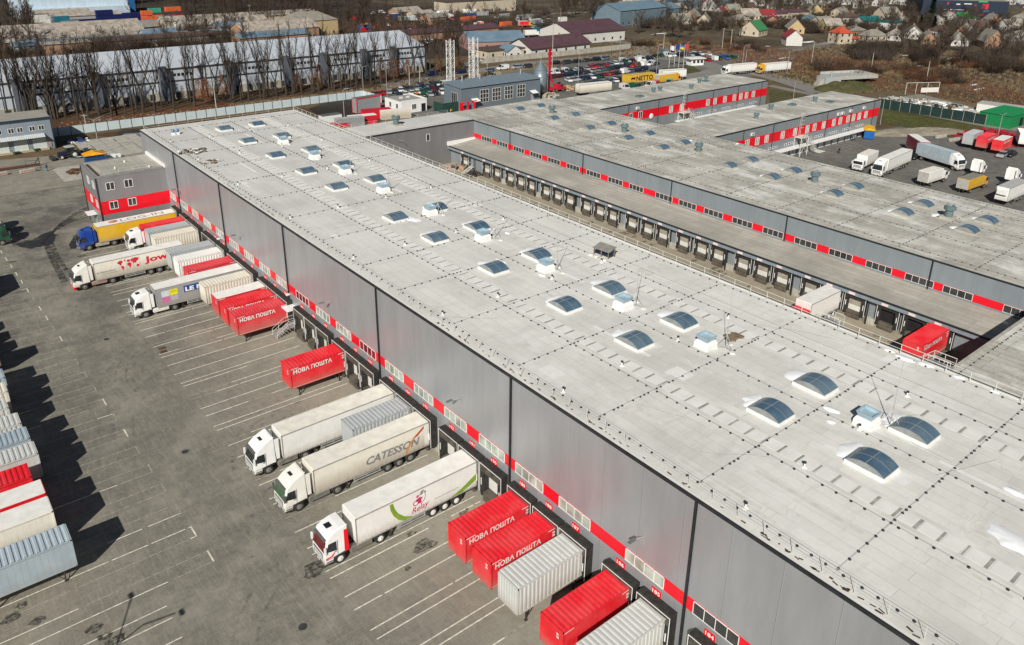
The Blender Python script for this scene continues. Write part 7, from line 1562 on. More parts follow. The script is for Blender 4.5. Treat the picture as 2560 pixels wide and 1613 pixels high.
heap('sack_pile', 'pile of white big bags by the site fence', 'sacks', 262, 397, 0, [M_WHITE], 16, 2.8, (1.2, 2.0), flat=.9, seed=32)
for i, (px, py, lab) in enumerate(((238, 406, 'orange tarpaulin canopy over a blue stall behind the office annex'),)):
    t = thing('tarp_stall', lab, 'stall', (*S(px, py), 0)); m = MB(); m.box(-2, -1.3, 0, 2, 1.3, 2); m.build('wall', mat('stall_blue', (.01, .05, .16), .6), t); m = MB(); m.add([(-2.4, -1.7, 2.1), (2.4, -1.7, 2.1), (2.4, 1.7, 2.1), (-2.4, 1.7, 2.1), (0, -1.2, 2.8), (0, 1.2, 2.8)], [(0, 4, 5, 3), (4, 1, 2, 5), (0, 1, 4), (2, 3, 5)]); m.build('roof', mat('tarp_orange', (.70, .32, .01), .6), t)
heap('scrap_heap', 'dark scrap and blue tarpaulin in the shade of the store building', 'scrap', 192, 352, 0, [mat('tarp_blue', (.03, .08, .30), .6), M_SCP, M_WHITE], 22, 3, (.5, 1.8), flat=.2, seed=33)
heap('brush_pile', 'stacked rusty rebar and boards beside the annex', 'scrap', 200, 428, 0, [M_WOOD, mat('rust', (.11, .042, .026), .85)], 40, 2.6, (.3, 2.2), flat=.12, seed=34)
for i, (px, py, rz_) in enumerate(((70, 431, .15), (0, 440, .15))):
    t = thing('barrier_block', ('pale concrete barrier block with red chevrons by the gate', 'second barrier block at the left edge by the gate')[i], 'barrier', (*S(px, py), 0), rz_, 'barrier blocks by the gate'); m = MB(); m.box(-1.6, -.3, 0, 1.6, .3, .8); o = m.build('block', M_CONC, t); bevel(o, .08, 1)
    m = MB()
    for k in range(7): m.poly([(-1.2+k*.38, -.31, .3), (-1.1+k*.38, -.31, .3), (-1.0+k*.38, -.31, .58), (-1.1+k*.38, -.31, .58)])
    m.build('chevrons', M_RED, t)
t = thing('site_gate', 'open green mesh gate leaf beside the man in dark clothes', 'gate', (*S(103, 427), 0), 2.6); m = MB()
for a, b_ in (((0, 0, .1), (3, 0, .1)), ((3, 0, .1), (3, 0, 2.4)), ((3, 0, 2.4), (0, 0, 2.4)), ((0, 0, 2.4), (0, 0, .1))): m.tube(a, b_, .06, n=4)
for i in range(8): m.tube((.35*i+.3, 0, .1), (.35*i+.3, 0, 2.4), .012, n=3)
m.build('frame', mat('gate_green', (.03, .05, .045), .6), t)
t = thing('gate_beam', 'long brown steel beam with timber props lying by the gate', 'beam', (*S(0, 428), 0), -.02); m = MB(); m.box(-4, -.15, .2, 8, .15, .6); m.tube((7, 0, .5), (8, 0, 2.0), .1); m.tube((8, 0, .3), (8, 0, 2.0), .1); m.build('beam', MATS['rust'], t)
def bench(): pass
for i, (px, py) in enumerate(((42, 386), (93, 378))):
    t = thing('scooter', f'small dark trolley parked before the roller doors, {ordn(i)} from the left', 'trolley', (*S(px, py), 0), .3, 'trolleys by the roller doors'); m = MB(); m.box(-.7, -.4, .4, .7, .4, .6); m.tube((-.6, -.3, 0), (-.6, -.3, .4), .08); m.tube((.6, -.3, 0), (.6, -.3, .4), .08); m.tube((.6, .3, 0), (.6, .3, .4), .08); m.tube((-.6, .3, 0), (-.6, .3, .4), .08); m.tube((-.7, 0, .5), (-1.0, 0, 1.2), .05); m.build('deck', MATS['net_green'], t)
# pallets and bags at the far end of the dock court
heap('bag_pile', 'pile of dark and pink bags against the wall at the court end', 'bags', 1138, 420, 0, [M_CHAS, mat('bag_pink', (.42, .28, .26), .8), M_CONCD], 40, 2.4, (.3, 1.0), flat=.4, seed=40)
heap('bag_pile', 'dark bag pile under the white steel stair in the court', 'bags', 1186, 437, 0, [M_CHAS, M_BLACK, M_WORN], 40, 2.2, (.3, 1.1), flat=.4, seed=41)
heap('crate_stack', 'small orange wooden crates beside the bag pile', 'crates', 1153, 423, 0, [MATS['fresh_timber']], 6, 1.0, (.8, 1.2), flat=.7, seed=42)
t = thing('court_stair', 'white steel stair and platform by the first court dock', 'stair', (*S(1180, 432), 0), 0); m = MB()
for i in range(5): m.box(-.3-.35*i, 0, 1.0-.22*i, .05-.35*i, 1.2, 1.06-.22*i)
m.box(0, 0, 1.1, 2.6, 1.2, 1.16)
for yy in (0, 1.2): m.path([(-1.8, yy, .9), (0, yy, 2.1), (2.6, yy, 2.1)], .035, 4); m.path([(-1.8, yy, .1), (0, yy, 1.1)], .05, 4)
for xx in (0, 1.3, 2.6): m.tube((xx, 0, 0), (xx, 0, 2.1), .035, n=4); m.tube((xx, 1.2, 1.1), (xx, 1.2, 2.1), .035, n=4)
m.build('frame', M_RAIL, t)
for i, (px, py) in enumerate(((2070, 808), (2325, 918))):
    x, y = (71.6, 38.9) if i == 0 else (71.6, 26.2)
    t = thing('roof_stair', ('steel roof access stair with railings near the white court trailer', 'steel roof ladder platform beside the red court body')[i], 'stair', (71.0, (33.4, 23.4)[i]+ (2.6 if i == 0 else 1.5), ZR-3.0), 0, 'access stairs at the roof edge'); m = MB(); m.box(.2, -1, 2.4, 1.6, 1, 2.5)
    for k in range(8): m.box(.3, 1+k*.28, 2.3-k*.3, 1.4, 1.25+k*.28, 2.36-k*.3)
    m.build('tread', M_STEEL, t); m = MB()
    for xx in (.25, 1.5): m.path([(xx, -1, 3.5), (xx, 1, 3.5), (xx, 3.2, 1.2)], .035, 4); m.path([(xx, -1, 3.0), (xx, 1, 3.0), (xx, 3.2, .7)], .03, 4)
    for xx in (.25, 1.5):
        for yy in (-1, 0, 1): m.tube((xx, yy, 2.4), (xx, yy, 3.5), .03, n=4)
    m.build('railing', M_RAIL, t)

# people ---------------------------------------------------------------------
def person(lab, px, py, rz, top, legs_, pose='stand', hair=(.03, .02, .015), xy=None):
    """one skinned body surface with a face, hands and clothing as its children"""
    x, y = xy or S(px, py); t = thing('person', lab, 'person', (x, y, 0), rz)
    lean = .35 if pose == 'bend' else 0.0; st_ = .18
    J = {}
    hip = Vector((0, 0, .93)); J['pel'] = (hip, .145)
    ch = hip+Vector((sin(lean)*.32, 0, cos(lean)*.32)); J['ch'] = (ch, .165); sh = ch+Vector((sin(lean)*.17, 0, cos(lean)*.17)); J['sh'] = (sh, .12); nk = sh+Vector((sin(lean)*.09+.01, 0, cos(lean)*.09)); J['nk'] = (nk, .06); hd = nk+Vector((.03, 0, .13)); J['hd'] = (hd, .095); tp = hd+Vector((.005, 0, .08)); J['tp'] = (tp, .075)
    E = [('pel', 'ch'), ('ch', 'sh'), ('sh', 'nk'), ('nk', 'hd'), ('hd', 'tp')]
    for s_, d in ((1, st_), (-1, -st_)):
        a = 'L' if s_ > 0 else 'R'
        J['hp'+a] = (Vector((0, s_*.10, .88)), .10); J['kn'+a] = (Vector((.03+d*.5, s_*.11, .49)), .062); J['an'+a] = (Vector((-.02+d, s_*.11, .09)), .042); J['ft'+a] = (Vector((.15+d, s_*.13, .045)), .04)
        J['so'+a] = (sh+Vector((0, s_*.18, -.02)), .065)
        if pose == 'bend' or (pose == 'reach' and s_ > 0): el = sh+Vector((.22, s_*.22, -.12)); wr = el+Vector((.24, 0, .02))
        else: el = sh+Vector((-.02, s_*.24, -.28)); wr = el+Vector((.10, s_*.02, -.24))
        J['el'+a] = (el, .046); J['wr'+a] = (wr, .030); dr = (wr-el).normalized(); pm = wr+dr*.07; J['pm'+a] = (pm, .032)
        E += [('pel', 'hp'+a), ('hp'+a, 'kn'+a), ('kn'+a, 'an'+a), ('an'+a, 'ft'+a), ('sh', 'so'+a), ('so'+a, 'el'+a), ('el'+a, 'wr'+a), ('wr'+a, 'pm'+a)]
        side = Vector((0, 1, 0)).cross(dr).normalized() if abs(dr.y) < .9 else Vector((1, 0, 0))
        for k, (o_, l) in enumerate(((-.03, .065), (-.01, .08), (.01, .075), (.03, .06))):
            b0 = pm+side*o_+dr*.03; b1 = b0+dr*l*.55; b2 = b1+dr*l*.3+Vector((0, -s_*.025, 0)); J[f'f{k}a'+a] = (b0, .011); J[f'f{k}b'+a] = (b1, .009); J[f'f{k}c'+a] = (b2, .008); E += [('pm'+a, f'f{k}a'+a), (f'f{k}a'+a, f'f{k}b'+a), (f'f{k}b'+a, f'f{k}c'+a)]
        b0 = pm+side*.045-dr*.02; b1 = b0+side*.035+dr*.03; J['ta'+a] = (b0, .011); J['tb'+a] = (b1, .009); E += [('pm'+a, 'ta'+a), ('ta'+a, 'tb'+a)]
    names = list(J); me = bpy.data.meshes.new('body'); me.from_pydata([tuple(J[n_][0]) for n_ in names], [(names.index(a), names.index(b)) for a, b in E], [])
    o = bpy.data.objects.new('body', me); COL.objects.link(o); o.parent = t
    sk = o.modifiers.new('skin', 'SKIN'); sk.use_smooth_shade = True
    for i, n_ in enumerate(names):
        v = me.skin_vertices[0].data[i]; r_ = J[n_][1]; v.radius = (r_, r_); v.use_root = (n_ == 'pel')
    o.modifiers.new('sub', 'SUBSURF').levels = 1; o.modifiers['sub'].render_levels = 1
    g = NG('figure_'+str(int(px))); p = g.xyz(g.obj()); z = p[2]; f1 = g.math('GREATER_THAN', z, .90); f2 = g.math('GREATER_THAN', z, float(nk.z)-.02)
    c = g.mix(f1, legs_, top); c = g.mix(f2, c, (.45, .27, .19)); me.materials.append(g.out(c, .8))
    m = MB(); m.lathe(hd.x-.015, 0, [(.10, hd.z+.02), (.112, hd.z+.06), (.10, hd.z+.12), (.05, hd.z+.165)], 14); m.build('hair', mat('hair_%d' % int(hair[0]*1000), hair, .8), t, smooth=True)
    m = MB()
    for s_ in (-1, 1): m.lathe(hd.x+.088, s_*.035, [(.010, hd.z+.012), (.014, hd.z+.02), (.006, hd.z+.03)], 6)
    m.build('eye', M_TBLACK, t); m = MB(); m.add([(hd.x+.09, -.014, hd.z-.03), (hd.x+.09, .014, hd.z-.03), (hd.x+.118, 0, hd.z-.028), (hd.x+.092, 0, hd.z+.02)], [(0, 1, 2), (0, 2, 3), (2, 1, 3)]); m.build('nose', mat('skin', (.45, .27, .19), .6), t)
    m = MB(); m.box(hd.x+.086, -.024, hd.z-.058, hd.x+.096, .024, hd.z-.048); m.build('mouth', mat('lips', (.35, .12, .10), .6), t)
    m = MB(); k = .02
    for s_ in (-1, 1): m.box(hd.x-.02, s_*.098-.012, hd.z-.03, hd.x+.015, s_*.098+.012, hd.z+.03)
    m.build('ear', MATS['skin'], t)
    return t
p = person('man in dark clothes reaching out, carrying a light blue bag by the gate', 118, 427, .6, (.015, .018, .03), (.02, .022, .03), 'reach')
t = thing('carrier_bag', 'light blue carrier bag at the side of the man by the gate', 'bag', (p.location.x-.15, p.location.y-.32, .12)); m = MB(); m.lathe(0, 0, [(.14, 0), (.2, .12), (.17, .38), (.03, .5)], 10); m.build('bag', mat('bag_blue', (.08, .25, .38), .6), t)
person('person in black standing by the white sacks', 245, 401, 2.0, (.01, .01, .012), (.012, .012, .014))
person('person in black standing alone in the truck yard', 2097, 384, -1.8, (.012, .012, .014), (.015, .015, .018))
person('worker in red bending at the back of the white box lorry', 2309, 463, 2.2, (.55, .02, .03), (.03, .04, .08), 'bend')
person('person in blue near a roller door of the near wing', 2131, 353, 2.0, (.16, .24, .30), (.06, .07, .09)); person('person in grey by the yard doors, right of the one in blue', 2137, 352, 1.0, (.2, .22, .24), (.05, .06, .08))
# ------------------------------------------------------------------ bare trees, bushes, scrub
BARK = m_leaf('bark', (.062, .052, .042)); TWIG = m_leaf('twigs', (.060, .045, .034)); TWIG2 = m_leaf('grey_twigs', (.085, .07, .057)); TWIGR = m_leaf('rusty_twigs', (.13, .065, .04)); STRAW = m_leaf('straw', (.26, .19, .11)); FIR = m_leaf('fir_needles', (.012, .022, .012)); DEADLEAF = m_leaf('dead_leaves', (.22, .09, .045))
def tri(mb, a, b, r0, r1): mb.tube(a, b, r0, r1, 3, False)
def bare(h, up, spread, n1, n2, n3, seed, trunk_r=.26, first=.28, tw=.022, fork=1):
    R = random.Random(seed); T = MB(); C = MB()
    def crook(a, d, L, r0, r1, n, mb, k=.12):
        P = [a]; d = d.normalized()
        for i in range(n):
            d = (d+Vector((R.uniform(-k, k), R.uniform(-k, k), R.uniform(-k*.4, k)))).normalized(); P.append(P[-1]+d*L/n)
        for i in range(n): mb.tube(P[i], P[i+1], r0+(r1-r0)*i/n, r0+(r1-r0)*(i+1)/n, 5 if mb is T else 3, False)
        return P
    stems = []
    if fork == 1: stems.append(crook(Vector((0, 0, 0)), Vector((R.uniform(-.05, .05), R.uniform(-.05, .05), 1)), h*.92, trunk_r, .03, 7, T, .06))
    else:
        b = crook(Vector((0, 0, 0)), Vector((0, 0, 1)), h*first, trunk_r, trunk_r*.85, 2, T, .04)[-1]
        for i in range(fork):
            a = 2*pi*i/fork+R.uniform(-.5, .5); stems.append(crook(b, Vector((cos(a)*.32, sin(a)*.32, 1)), h*(1-first)*R.uniform(.82, 1), trunk_r*.62, .03, 5, T, .08))
    for st in stems:
        for i in range(n1):
            t = first+(1-first)*((i+R.random())/n1) if fork == 1 else .12+.86*(i+R.random())/n1
            q = t*(len(st)-1); k = min(int(q), len(st)-2); a = st[k]+(st[k+1]-st[k])*(q-k); an = R.uniform(0, 2*pi)
            L = h*spread*(1.15-t)*R.uniform(.7, 1.15)+.6
            d = Vector((cos(an), sin(an), up*R.uniform(.8, 1.3)))
            P = crook(a, d, L, .055+.05*(1-t), .018, 4, C, .16)
            for j in range(n2):
                q2 = (.2+.8*(j+R.random())/n2)*3.999; k2 = int(q2); b = P[k2]+(P[k2+1]-P[k2])*(q2-k2)
                d2 = (P[k2+1]-P[k2]).normalized()+Vector((R.uniform(-.8, .8), R.uniform(-.8, .8), R.uniform(0, .7))); L2 = L*R.uniform(.25, .45)
                Q = crook(b, d2, L2, tw*1.3, tw*.7, 2, C, .2)
                for m_ in range(n3):
                    c = Q[R.randrange(1, 3)]; d3 = (Q[2]-Q[0]).normalized()+Vector((R.uniform(-.9, .9), R.uniform(-.9, .9), R.uniform(-.1, .8))); e = c+d3.normalized()*L2*R.uniform(.4, .8)
                    w_ = tw*.8; s_ = d3.cross(Vector((R.uniform(-1, 1), R.uniform(-1, 1), R.uniform(-1, 1)))).normalized()*w_
                    C.add([c-s_, c+s_, e], [(0, 1, 2)])
    return T, C
def tree_proto(args, mb=BARK, mc=TWIG):
    T, C = bare(*args[:7], **args[7]); a = T.build('trunk', mb); b = C.build('crown', mc); r = (a.data, b.data); bpy.data.objects.remove(a); bpy.data.objects.remove(b); return r
PT = [tree_proto((24, 2.7, .20, 20, 7, 4, s, dict(trunk_r=.30, first=.36, tw=.026))) for s in (1, 2)]+[tree_proto((24, 2.5, .18, 10, 7, 4, s, dict(trunk_r=.34, first=.24, tw=.026, fork=f))) for s, f in ((3, 3), (4, 2), (5, 2))]
GT = [tree_proto((9, .9, .42, 16, 8, 5, s, dict(trunk_r=.20, first=.22, tw=.034)), BARK, m) for s, m in ((11, TWIG), (12, TWIG2), (13, TWIG))]+[tree_proto((10, .8, .36, 9, 8, 5, 14, dict(trunk_r=.22, first=.2, tw=.036, fork=3)), BARK, TWIG2)]
WT = [tree_proto((15, 1.1, .34, 20, 9, 5, s, dict(trunk_r=.25, first=.22, tw=.042)), BARK, m) for s, m in ((21, TWIG), (22, TWIG2), (23, TWIG))]
def bush_proto(seed, h, r, n, m):
    R = random.Random(seed); C = MB()
    for i in range(n):
        a = R.uniform(0, 2*pi); q = R.random()**.5*r*.45; p = Vector((q*cos(a), q*sin(a), 0)); d = Vector((cos(a)*R.uniform(.1, .8), sin(a)*R.uniform(.1, .8), 1)).normalized(); L = h*R.uniform(.6, 1.05)
        P = [p]
        for k in range(3): P.append(P[-1]+d*L/3); d = (d+Vector((R.uniform(-.25, .25), R.uniform(-.25, .25), 0))).normalized()
        for k in range(3): tri(C, P[k], P[k+1], .035-.009*k, .026-.009*k)
        for j in range(7):
            c = P[R.randrange(1, 4)]; e = c+Vector((R.uniform(-1, 1), R.uniform(-1, 1), R.uniform(.1, 1.1))).normalized()*h*R.uniform(.12, .3); s_ = Vector((R.uniform(-1, 1), R.uniform(-1, 1), 0)).normalized()*.03; C.add([c-s_, c+s_, e], [(0, 1, 2)])
    o = C.build('bush', m); d = o.data; bpy.data.objects.remove(o); return d
BT = [bush_proto(1, 3.2, 3.4, 110, TWIG), bush_proto(2, 2.6, 3.0, 110, TWIGR), bush_proto(3, 4.0, 4.0, 140, TWIG2), bush_proto(4, 1.6, 2.4, 90, STRAW), bush_proto(5, 4.2, 3.4, 150, TWIG)]
def plant_tree(pr, x, y, s, rz, lab, group, name='bare_tree'):
    t = thing(name, lab, 'tree', (x, y, 0), rz, group); t.scale = (s, s, s)
    for nme, d in zip(('trunk', 'crown'), pr): o = bpy.data.objects.new(nme, d); COL.objects.link(o); o.parent = t
    return t
R = random.Random(4)
ROW = [(18, 281), (45, 278), (60, 275), (106, 271), (140, 290), (166, 288), (196, 299), (222, 295), (231, 275), (250, 292), (280, 292), (315, 288), (334, 286), (359, 282), (388, 281), (436, 273), (463, 247), (487, 266), (513, 260), (534, 243), (566, 240), (585, 255), (603, 250), (623, 251), (652, 247), (672, 244), (692, 241), (716, 239), (733, 236), (754, 233), (781, 233), (797, 228), (823, 223), (836, 224), (853, 220), (877, 218), (891, 217), (906, 214), (927, 215), (953, 210), (985, 207), (1008, 186), (1065, 186), (1089, 194), (1102, 191), (1125, 180), (1150, 178), (1030, 178), (1090, 165), (30, 258), (90, 262)]
rr = random.Random(12)
ROW += [(a[0]*.55+b[0]*.45+rr.uniform(-5, 5), (a[1]+b[1])/2-rr.uniform(-3, 9)) for a, b in zip(sorted(ROW)[::2], sorted(ROW)[1::2])]
ROW += [(8, 292), (30, 289), (72, 286), (88, 296), (120, 280)]
ROW.sort()
for i, (px, py) in enumerate(ROW):
    x, y = S(px, py); y = min(y, 258+R.random()*5) if y > 263 else y; plant_tree(PT[R.randrange(5)], x, y, R.uniform(.84, 1.10), R.uniform(0, 6.3), f'tall bare tree before the long panel hall, {ordn(i)} from the left', 'tall bare trees in a row before the panel hall')
# saplings still holding rusty leaves
def leafy(seed):
    T, C = bare(7, 1.0, .28, 14, 6, 3, seed, trunk_r=.1, first=.15, tw=.03); a = T.build('trunk', BARK); Rr = random.Random(seed); L = MB()
    for i in range(900):
        an = Rr.uniform(0, 6.3); z = Rr.uniform(1.0, 7.2); q = (1.9*(1-abs(z-3.6)/4.2)+.2)*Rr.random()**.5; c = Vector((q*cos(an), q*sin(an), z)); u = Vector((Rr.uniform(-1, 1), Rr.uniform(-1, 1), Rr.uniform(-1, 1))).normalized()*.13; v = u.orthogonal().normalized()*.10; L.add([c-u, c+v, c+u, c-v], [(0, 1, 2, 3)])
    L.v += []; b = L.build('crown', DEADLEAF); r = (a.data, b.data); bpy.data.objects.remove(a); bpy.data.objects.remove(b); return r
LT = [leafy(31), leafy(32)]
for i, (px, py) in enumerate(((80, 268), (500, 255), (520, 262), (560, 248), (745, 228), (800, 222), (955, 204), (975, 200), (990, 198), (1095, 180), (1145, 182), (1020, 194))):
    x, y = S(px, py); plant_tree(LT[i % 2], x, y, R.uniform(.8, 1.25), R.uniform(0, 6), f'sapling with rusty dead leaves under the tall trees, {ordn(i)} from the left', 'saplings with dead leaves', 'leafy_sapling')
def scatter(poly, n, seed):
    Rr = random.Random(seed); xs = [p[0] for p in poly]; ys = [p[1] for p in poly]; out = []
    def inside(x, y):
        c = False; j = len(poly)-1
        for i in range(len(poly)):
            if (poly[i][1] > y) != (poly[j][1] > y) and x < (poly[j][0]-poly[i][0])*(y-poly[i][1])/(poly[j][1]-poly[i][1])+poly[i][0]: c = not c
            j = i
        return c
    while len(out) < n:
        p = (Rr.uniform(min(xs), max(xs)), Rr.uniform(min(ys), max(ys)))
        if inside(*p): out.append(p)
    return out
def wood(poly, n, protos, s0, s1, seed, lab, group, name='bare_tree'):
    Rr = random.Random(seed)
    for i, (x, y) in enumerate(sorted(scatter(poly, n, seed))):
        plant_tree(protos[Rr.randrange(len(protos))], x, y, Rr.uniform(s0, s1), Rr.uniform(0, 6.3), lab.replace('#', ordn(i)), group, name)
P = lambda *a: [S(*p) for p in a]
def lite(h, up, spread, seed, tw):
    T, C = bare(h, up, spread, 15, 6, 4, seed, trunk_r=.22, first=.22, tw=tw); T.add(C.v, C.f); return T
LW = [lite(15, 1.1, .36, s, .055) for s in (41, 42, 43)]; LG_ = [lite(9, .9, .44, s, .05) for s in (44, 45, 46)]
def woodmass(name, poly, n, protos, s0, s1, seed, m_):
    Rr = random.Random(seed); V = []; F = []
    for x, y in scatter(poly, n, seed):
        pr = protos[Rr.randrange(len(protos))]; s = Rr.uniform(s0, s1); a = Rr.uniform(0, 6.3); c, d = cos(a)*s, sin(a)*s; o = len(V)
        V += [(x+p*c-q*d, y+p*d+q*c, r*s) for p, q, r in pr.v]; F += [tuple(i+o for i in f) for f in pr.f]
    g = MB(); g.v = V; g.f = F; g.mi = []; return tag(g.build(name, m_), kind='stuff')
def bushmass(name, poly, n, kinds, s0, s1, seed, m_):
    Rr = random.Random(seed); V = []; F = []; D = {k: ([tuple(v.co) for v in BT[k].vertices], [tuple(p.vertices) for p in BT[k].polygons]) for k in kinds}
    for x, y in scatter(poly, n, seed):
        v_, f_ = D[Rr.choice(kinds)]; s = Rr.uniform(s0, s1); a = Rr.uniform(0, 6.3); c, d = cos(a)*s*1.3, sin(a)*s*1.3; o = len(V)
        V += [(x+p*c-q*d, y+p*d+q*c, r*s) for p, q, r in v_]; F += [tuple(i+o for i in f) for f in f_]
    g = MB(); g.v = V; g.f = F; g.mi = []; return tag(g.build(name, m_), kind='stuff')
woodmass('far_wood', P((470, 8), (700, 2), (830, 15), (1000, 20), (960, 42), (700, 58), (560, 60), (440, 40)), 120, LW, .8, 1.4, 50, TWIG)
wood(P((830, 60), (1180, 100), (1150, 120), (900, 80)), 30, WT, .6, .9, 51, 'bare tree behind the gable of the panel hall, # from the left', 'bare trees behind the panel hall')
wood(P((0, 70), (80, 60), (110, 110), (60, 145), (0, 150)), 24, WT, .7, 1.2, 52, 'bare tree at the far left edge, # from the left', 'bare trees at the far left edge')
wood(P((380, 70), (620, 75), (620, 120), (400, 120)), 26, WT, .6, .9, 59, 'bare tree between the left sheds, # from the left', 'bare trees between the left sheds')
wood(P((1400, 10), (1520, 5), (1560, 30), (1500, 60), (1430, 68), (1390, 40)), 36, WT, .7, 1.1, 53, 'bare tree left of the blue hall, # from the left', 'bare trees by the blue hall')
wood(P((1560, 78), (1650, 60), (1860, 85), (1850, 100), (1600, 98)), 20, GT, .9, 1.4, 54, 'bare garden tree below the blue hall, # from the left', 'garden trees below the blue hall')
wood(P((1640, 45), (1900, 40), (2120, 50), (2300, 100), (2560, 110), (2560, 60), (2300, 30), (1900, 5), (1640, 10)), 95, GT, .8, 1.4, 55, 'bare garden tree among the village houses, # from the left', 'garden trees among the village houses')
wood(P((2230, 110), (2560, 130), (2560, 150), (2450, 160), (2250, 140)), 22, GT, .8, 1.4, 56, 'bare tree at the lower village edge, # from the left', 'bare trees at the lower village edge')
woodmass('far_wood', P((1900, 0), (2560, 0), (2560, 30), (1900, 20)), 30, LG_, .8, 1.3, 57, TWIG2)
for i, (px, py, s) in enumerate(((2345, 165, 2.2), (2398, 168, 1.5), (1180, 58, 1.6), (1465, 122, .55), (1310, 60, 1.5), (812, 60, 1.7), (1455, 60, 1.8), (1475, 62, 1.9))):
    x, y = S(px, py); plant_tree((GT if i != 3 else GT)[i % 4], x, y, s, i, ('big spreading bare tree in front of the village, right side', 'pale stemmed bare tree right of the big spreading one', 'round bare tree in the depot', 'small bare tree at the concrete fence', 'bare tree at the depot wall', 'pale bare tree in the top left wood', 'pair tree left of the blue hall, left one', 'pair tree left of the blue hall, right one')[i], 'single bare trees')
woodmass('far_wood', P((1640, 0), (2330, 0), (2300, 16), (1640, 30)), 70, LG_, .8, 1.4, 58, TWIG)
woodmass('far_wood', P((900, 5), (1400, 0), (1420, 60), (1330, 75), (1100, 60), (980, 40)), 60, LW, .4, .8, 68, TWIG2)
woodmass('far_wood', P((0, 0), (480, 0), (470, 12), (380, 40), (350, 50), (0, 14)), 70, LW, .7, 1.2, 69, TWIG)
woodmass('hedge_trees', P((430, 62), (800, 45), (1000, 55), (1040, 80), (840, 85), (700, 68), (430, 95)), 60, LW, .45, .8, 157, TWIG)
woodmass('hedge_trees', P((60, 105), (430, 100), (640, 90), (640, 102), (430, 122), (60, 140)), 46, LW, .35, .6, 158, TWIG)
woodmass('village_thicket', P((1640, 45), (1900, 40), (2120, 50), (2300, 100), (2560, 110), (2560, 60), (2300, 30), (1900, 5), (1640, 10)), 170, LG_, .55, 1.1, 155, TWIG)
woodmass('village_thicket', P((2060, 118), (2250, 112), (2560, 112), (2560, 60), (2250, 60), (2080, 85)), 70, LG_, .55, 1.0, 156, TWIG)
# fir
T = MB(); C = MB(); Rr = random.Random(9); T.tube((0, 0, 0), (0, 0, 16), .3, .05, 7)
for i in range(420):
    z = 1.5+14.5*Rr.random()**.9; L = (16.8-z)*.26*Rr.uniform(.7, 1.15)+.2; a = Rr.uniform(0, 6.3); p = Vector((0, 0, z)); e = p+Vector((cos(a)*L, sin(a)*L, -L*.25)); s_ = Vector((-sin(a), cos(a), 0))
    for k in range(5):
        c = p+(e-p)*(k+.5)/5; w_ = .5*(1-k/6); C.add([c-s_*w_+Vector((0, 0, -.25)), c+(e-p).normalized()*.8, c+s_*w_+Vector((0, 0, -.25)), c-(e-p).normalized()*.3+Vector((0, 0, .1))], [(0, 1, 2, 3)])
t = thing('fir_tree', 'tall dark fir tree standing alone in the village', 'tree', (*S(2322, 72), 0)); T.build('trunk', BARK, t); C.build('crown', FIR, t); t.scale = (1.25, 1.25, 1.25)
for i, (px, py) in enumerate(((2298, 78), (2330, 90))): c = dup(t, (*S(px, py), 0), i, ('smaller dark fir left of the tall one', 'smaller dark fir right of the tall one')[i], None, None, .6+.1*i)
# bushes
def bushes(poly, n, kinds, s0, s1, seed, lab, group):
    Rr = random.Random(seed)
    for i, (x, y) in enumerate(sorted(scatter(poly, n, seed))):
        o = bpy.data.objects.new('bush', BT[Rr.choice(kinds)]); COL.objects.link(o); o.location = (x, y, 0); o.rotation_euler = (0, 0, Rr.uniform(0, 6)); s = Rr.uniform(s0, s1); o.scale = (s*1.3, s*1.3, s); tag(o, lab.replace('#', ordn(i)), 'bush', group)
bushes(P((2120, 130), (2230, 118), (2240, 150), (2160, 158)), 26, (0, 2, 4), 1.1, 1.8, 60, 'dark bare bush in the thicket under the grey cottage, # from the left', 'bushes of the dark thicket')
bushes(P((1990, 165), (2250, 175), (2420, 200), (2400, 215), (2150, 195), (2050, 185)), 60, (1, 1, 0, 3), .8, 1.5, 61, 'rusty bare bush in the scrub field, # from the left', 'rusty bushes of the scrub field')
bushes(P((1480, 105), (1600, 112), (1860, 100), (1950, 135), (1830, 130), (1600, 120)), 40, (1, 3, 0), .7, 1.2, 62, 'brown bush on the bank beyond the road, # from the left', 'bushes on the bank beyond the road')
bushes(P((2420, 120), (2560, 150), (2560, 190), (2460, 185), (2400, 150)), 26, (0, 2, 1, 4), 1.0, 1.7, 63, 'dark bush at the right edge of the scrub, # from the left', 'bushes at the right edge')
bushes(P((2250, 130), (2400, 140), (2450, 175), (2300, 170)), 20, (0, 1, 4), .8, 1.4, 64, 'bush under the big spreading tree, # from the left', 'bushes under the spreading tree')
bushmass('garden_shrubs', P((1600, 80), (1900, 75), (2100, 95), (2560, 100), (2560, 70), (2000, 40), (1600, 40)), 200, (0, 2, 4), .7, 1.3, 65, TWIG)
bushmass('hedge_scrub', P((0, 100), (200, 110), (420, 95), (700, 70), (700, 112), (420, 128), (0, 150)), 160, (0, 1, 4, 2), .9, 1.6, 66, TWIG)
bushmass('hedge_scrub', P((950, 60), (1200, 105), (1330, 95), (1420, 20), (1000, 20)), 140, (0, 2, 4), .6, 1.1, 166, TWIG2)
def stuff(name, poly, n, seed, h0, h1, m, wd=.5, blades=6):
    Rr = random.Random(seed); g = MB()
    for x, y in scatter(poly, n, seed):
        for k in range(blades):
            a = Rr.uniform(0, 6.3); b = Vector((x+Rr.uniform(-1, 1)*wd, y+Rr.uniform(-1, 1)*wd, -.04)); h = Rr.uniform(h0, h1); s_ = Vector((cos(a), sin(a), 0))*.09; g.add([b-s_, b+s_, b+Vector((Rr.uniform(-.4, .4)*h, Rr.uniform(-.4, .4)*h, h))], [(0, 1, 2)])
    o = g.build(name, m); return tag(o, kind='stuff')
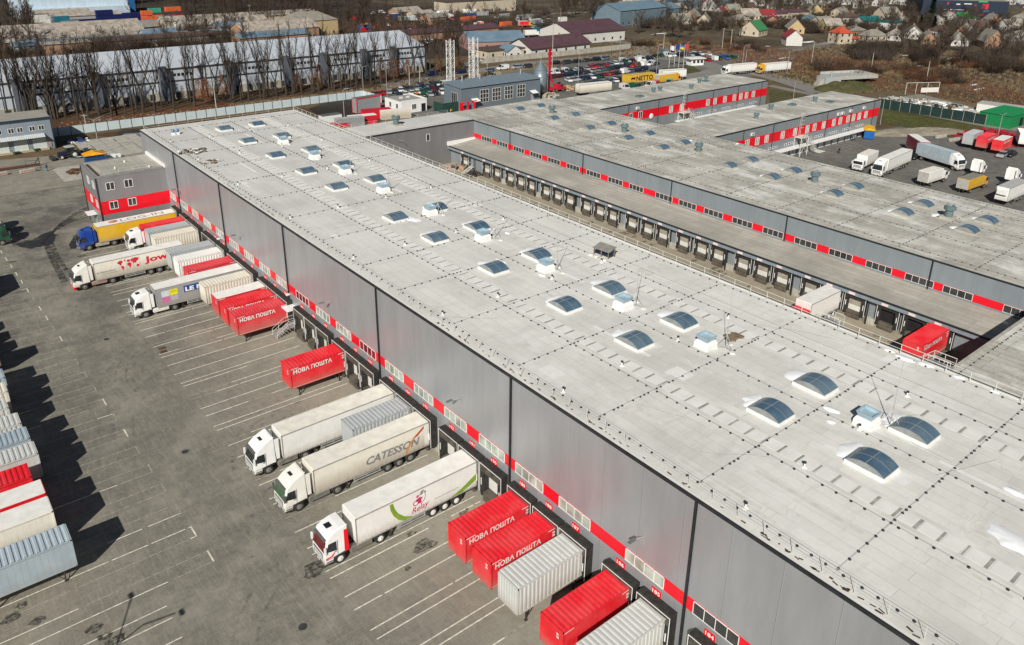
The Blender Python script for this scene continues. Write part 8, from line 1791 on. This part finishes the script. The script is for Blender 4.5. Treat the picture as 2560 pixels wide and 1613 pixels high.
fieldp = P((1330, 160), (1560, 130), (1500, 110), (1640, 100), (1900, 135), (2100, 112), (2400, 130), (2560, 145), (2560, 290), (2300, 225), (2130, 235), (1930, 195), (1800, 150), (1620, 140))
stuff('dry_weeds', fieldp, 5200, 70, .3, 1.0, STRAW); stuff('rusty_weeds', P((1500, 108), (1900, 120), (2200, 150), (2400, 180), (2560, 240), (2560, 280), (2200, 220), (1950, 180), (1700, 120)), 4600, 71, .4, 1.3, TWIGR); stuff('dark_weeds', fieldp, 2600, 72, .3, 1.1, TWIG)
stuff('undergrowth', P((0, 110), (430, 95), (900, 50), (1300, 60), (1320, 90), (1000, 100), (640, 112), (300, 130), (0, 155)), 3800, 91, .5, 2.2, TWIGR)
stuff('dry_grass', P((560, 262), (900, 225), (1100, 196), (1300, 166), (1480, 150), (1300, 178), (1100, 212), (930, 232), (600, 270)), 2600, 73, .12, .45, STRAW); stuff('leaf_litter', P((150, 325), (600, 272), (600, 255), (150, 305)), 1600, 74, .05, .25, DEADLEAF)
stuff('dry_grass', P((2200, 276), (2455, 318), (2380, 342), (2210, 306)), 1500, 75, .08, .22, m_leaf('lawn_blades', (.10, .11, .035)))
stuff('undergrowth', P((0, 300), (1150, 200), (1150, 170), (0, 262)), 2600, 76, .1, .7, TWIG)
# thin snow rests in the scrub
for i, (px, py, a, b) in enumerate(((2292, 140, 9, 1.6), (2270, 138, 5, 1.0), (2385, 145, 8, 1.6), (2310, 163, 6, 1.0), (2105, 168, 6, 1.0), (1860, 112, 7, 3), (1795, 130, 5, .8), (1820, 165, 4, .7), (2435, 212, 4, .6), (2450, 222, 6, .7), (2230, 128, 2, .6), (1960, 145, 5, .7), (2020, 105, 6, 2), (1650, 84, 8, 1.0), (1130, 257, 3, .8), (1165, 265, 2, .5))):
    x, y = S(px, py); stoned(x, y, -.02, a, b, i+200)
# mud clods and stones on the bank of the fence
m = MB(); Rr = random.Random(88)
for x, y in scatter(P((150, 322), (600, 270), (905, 228), (905, 222), (600, 262), (150, 308)), 260, 80): m.cbox(x, y, .05, Rr.uniform(.1, .7), Rr.uniform(.1, .5), Rr.uniform(.05, .3), Rr.uniform(0, 3))
tag(m.build('stones', M_CONCD), kind='stuff')
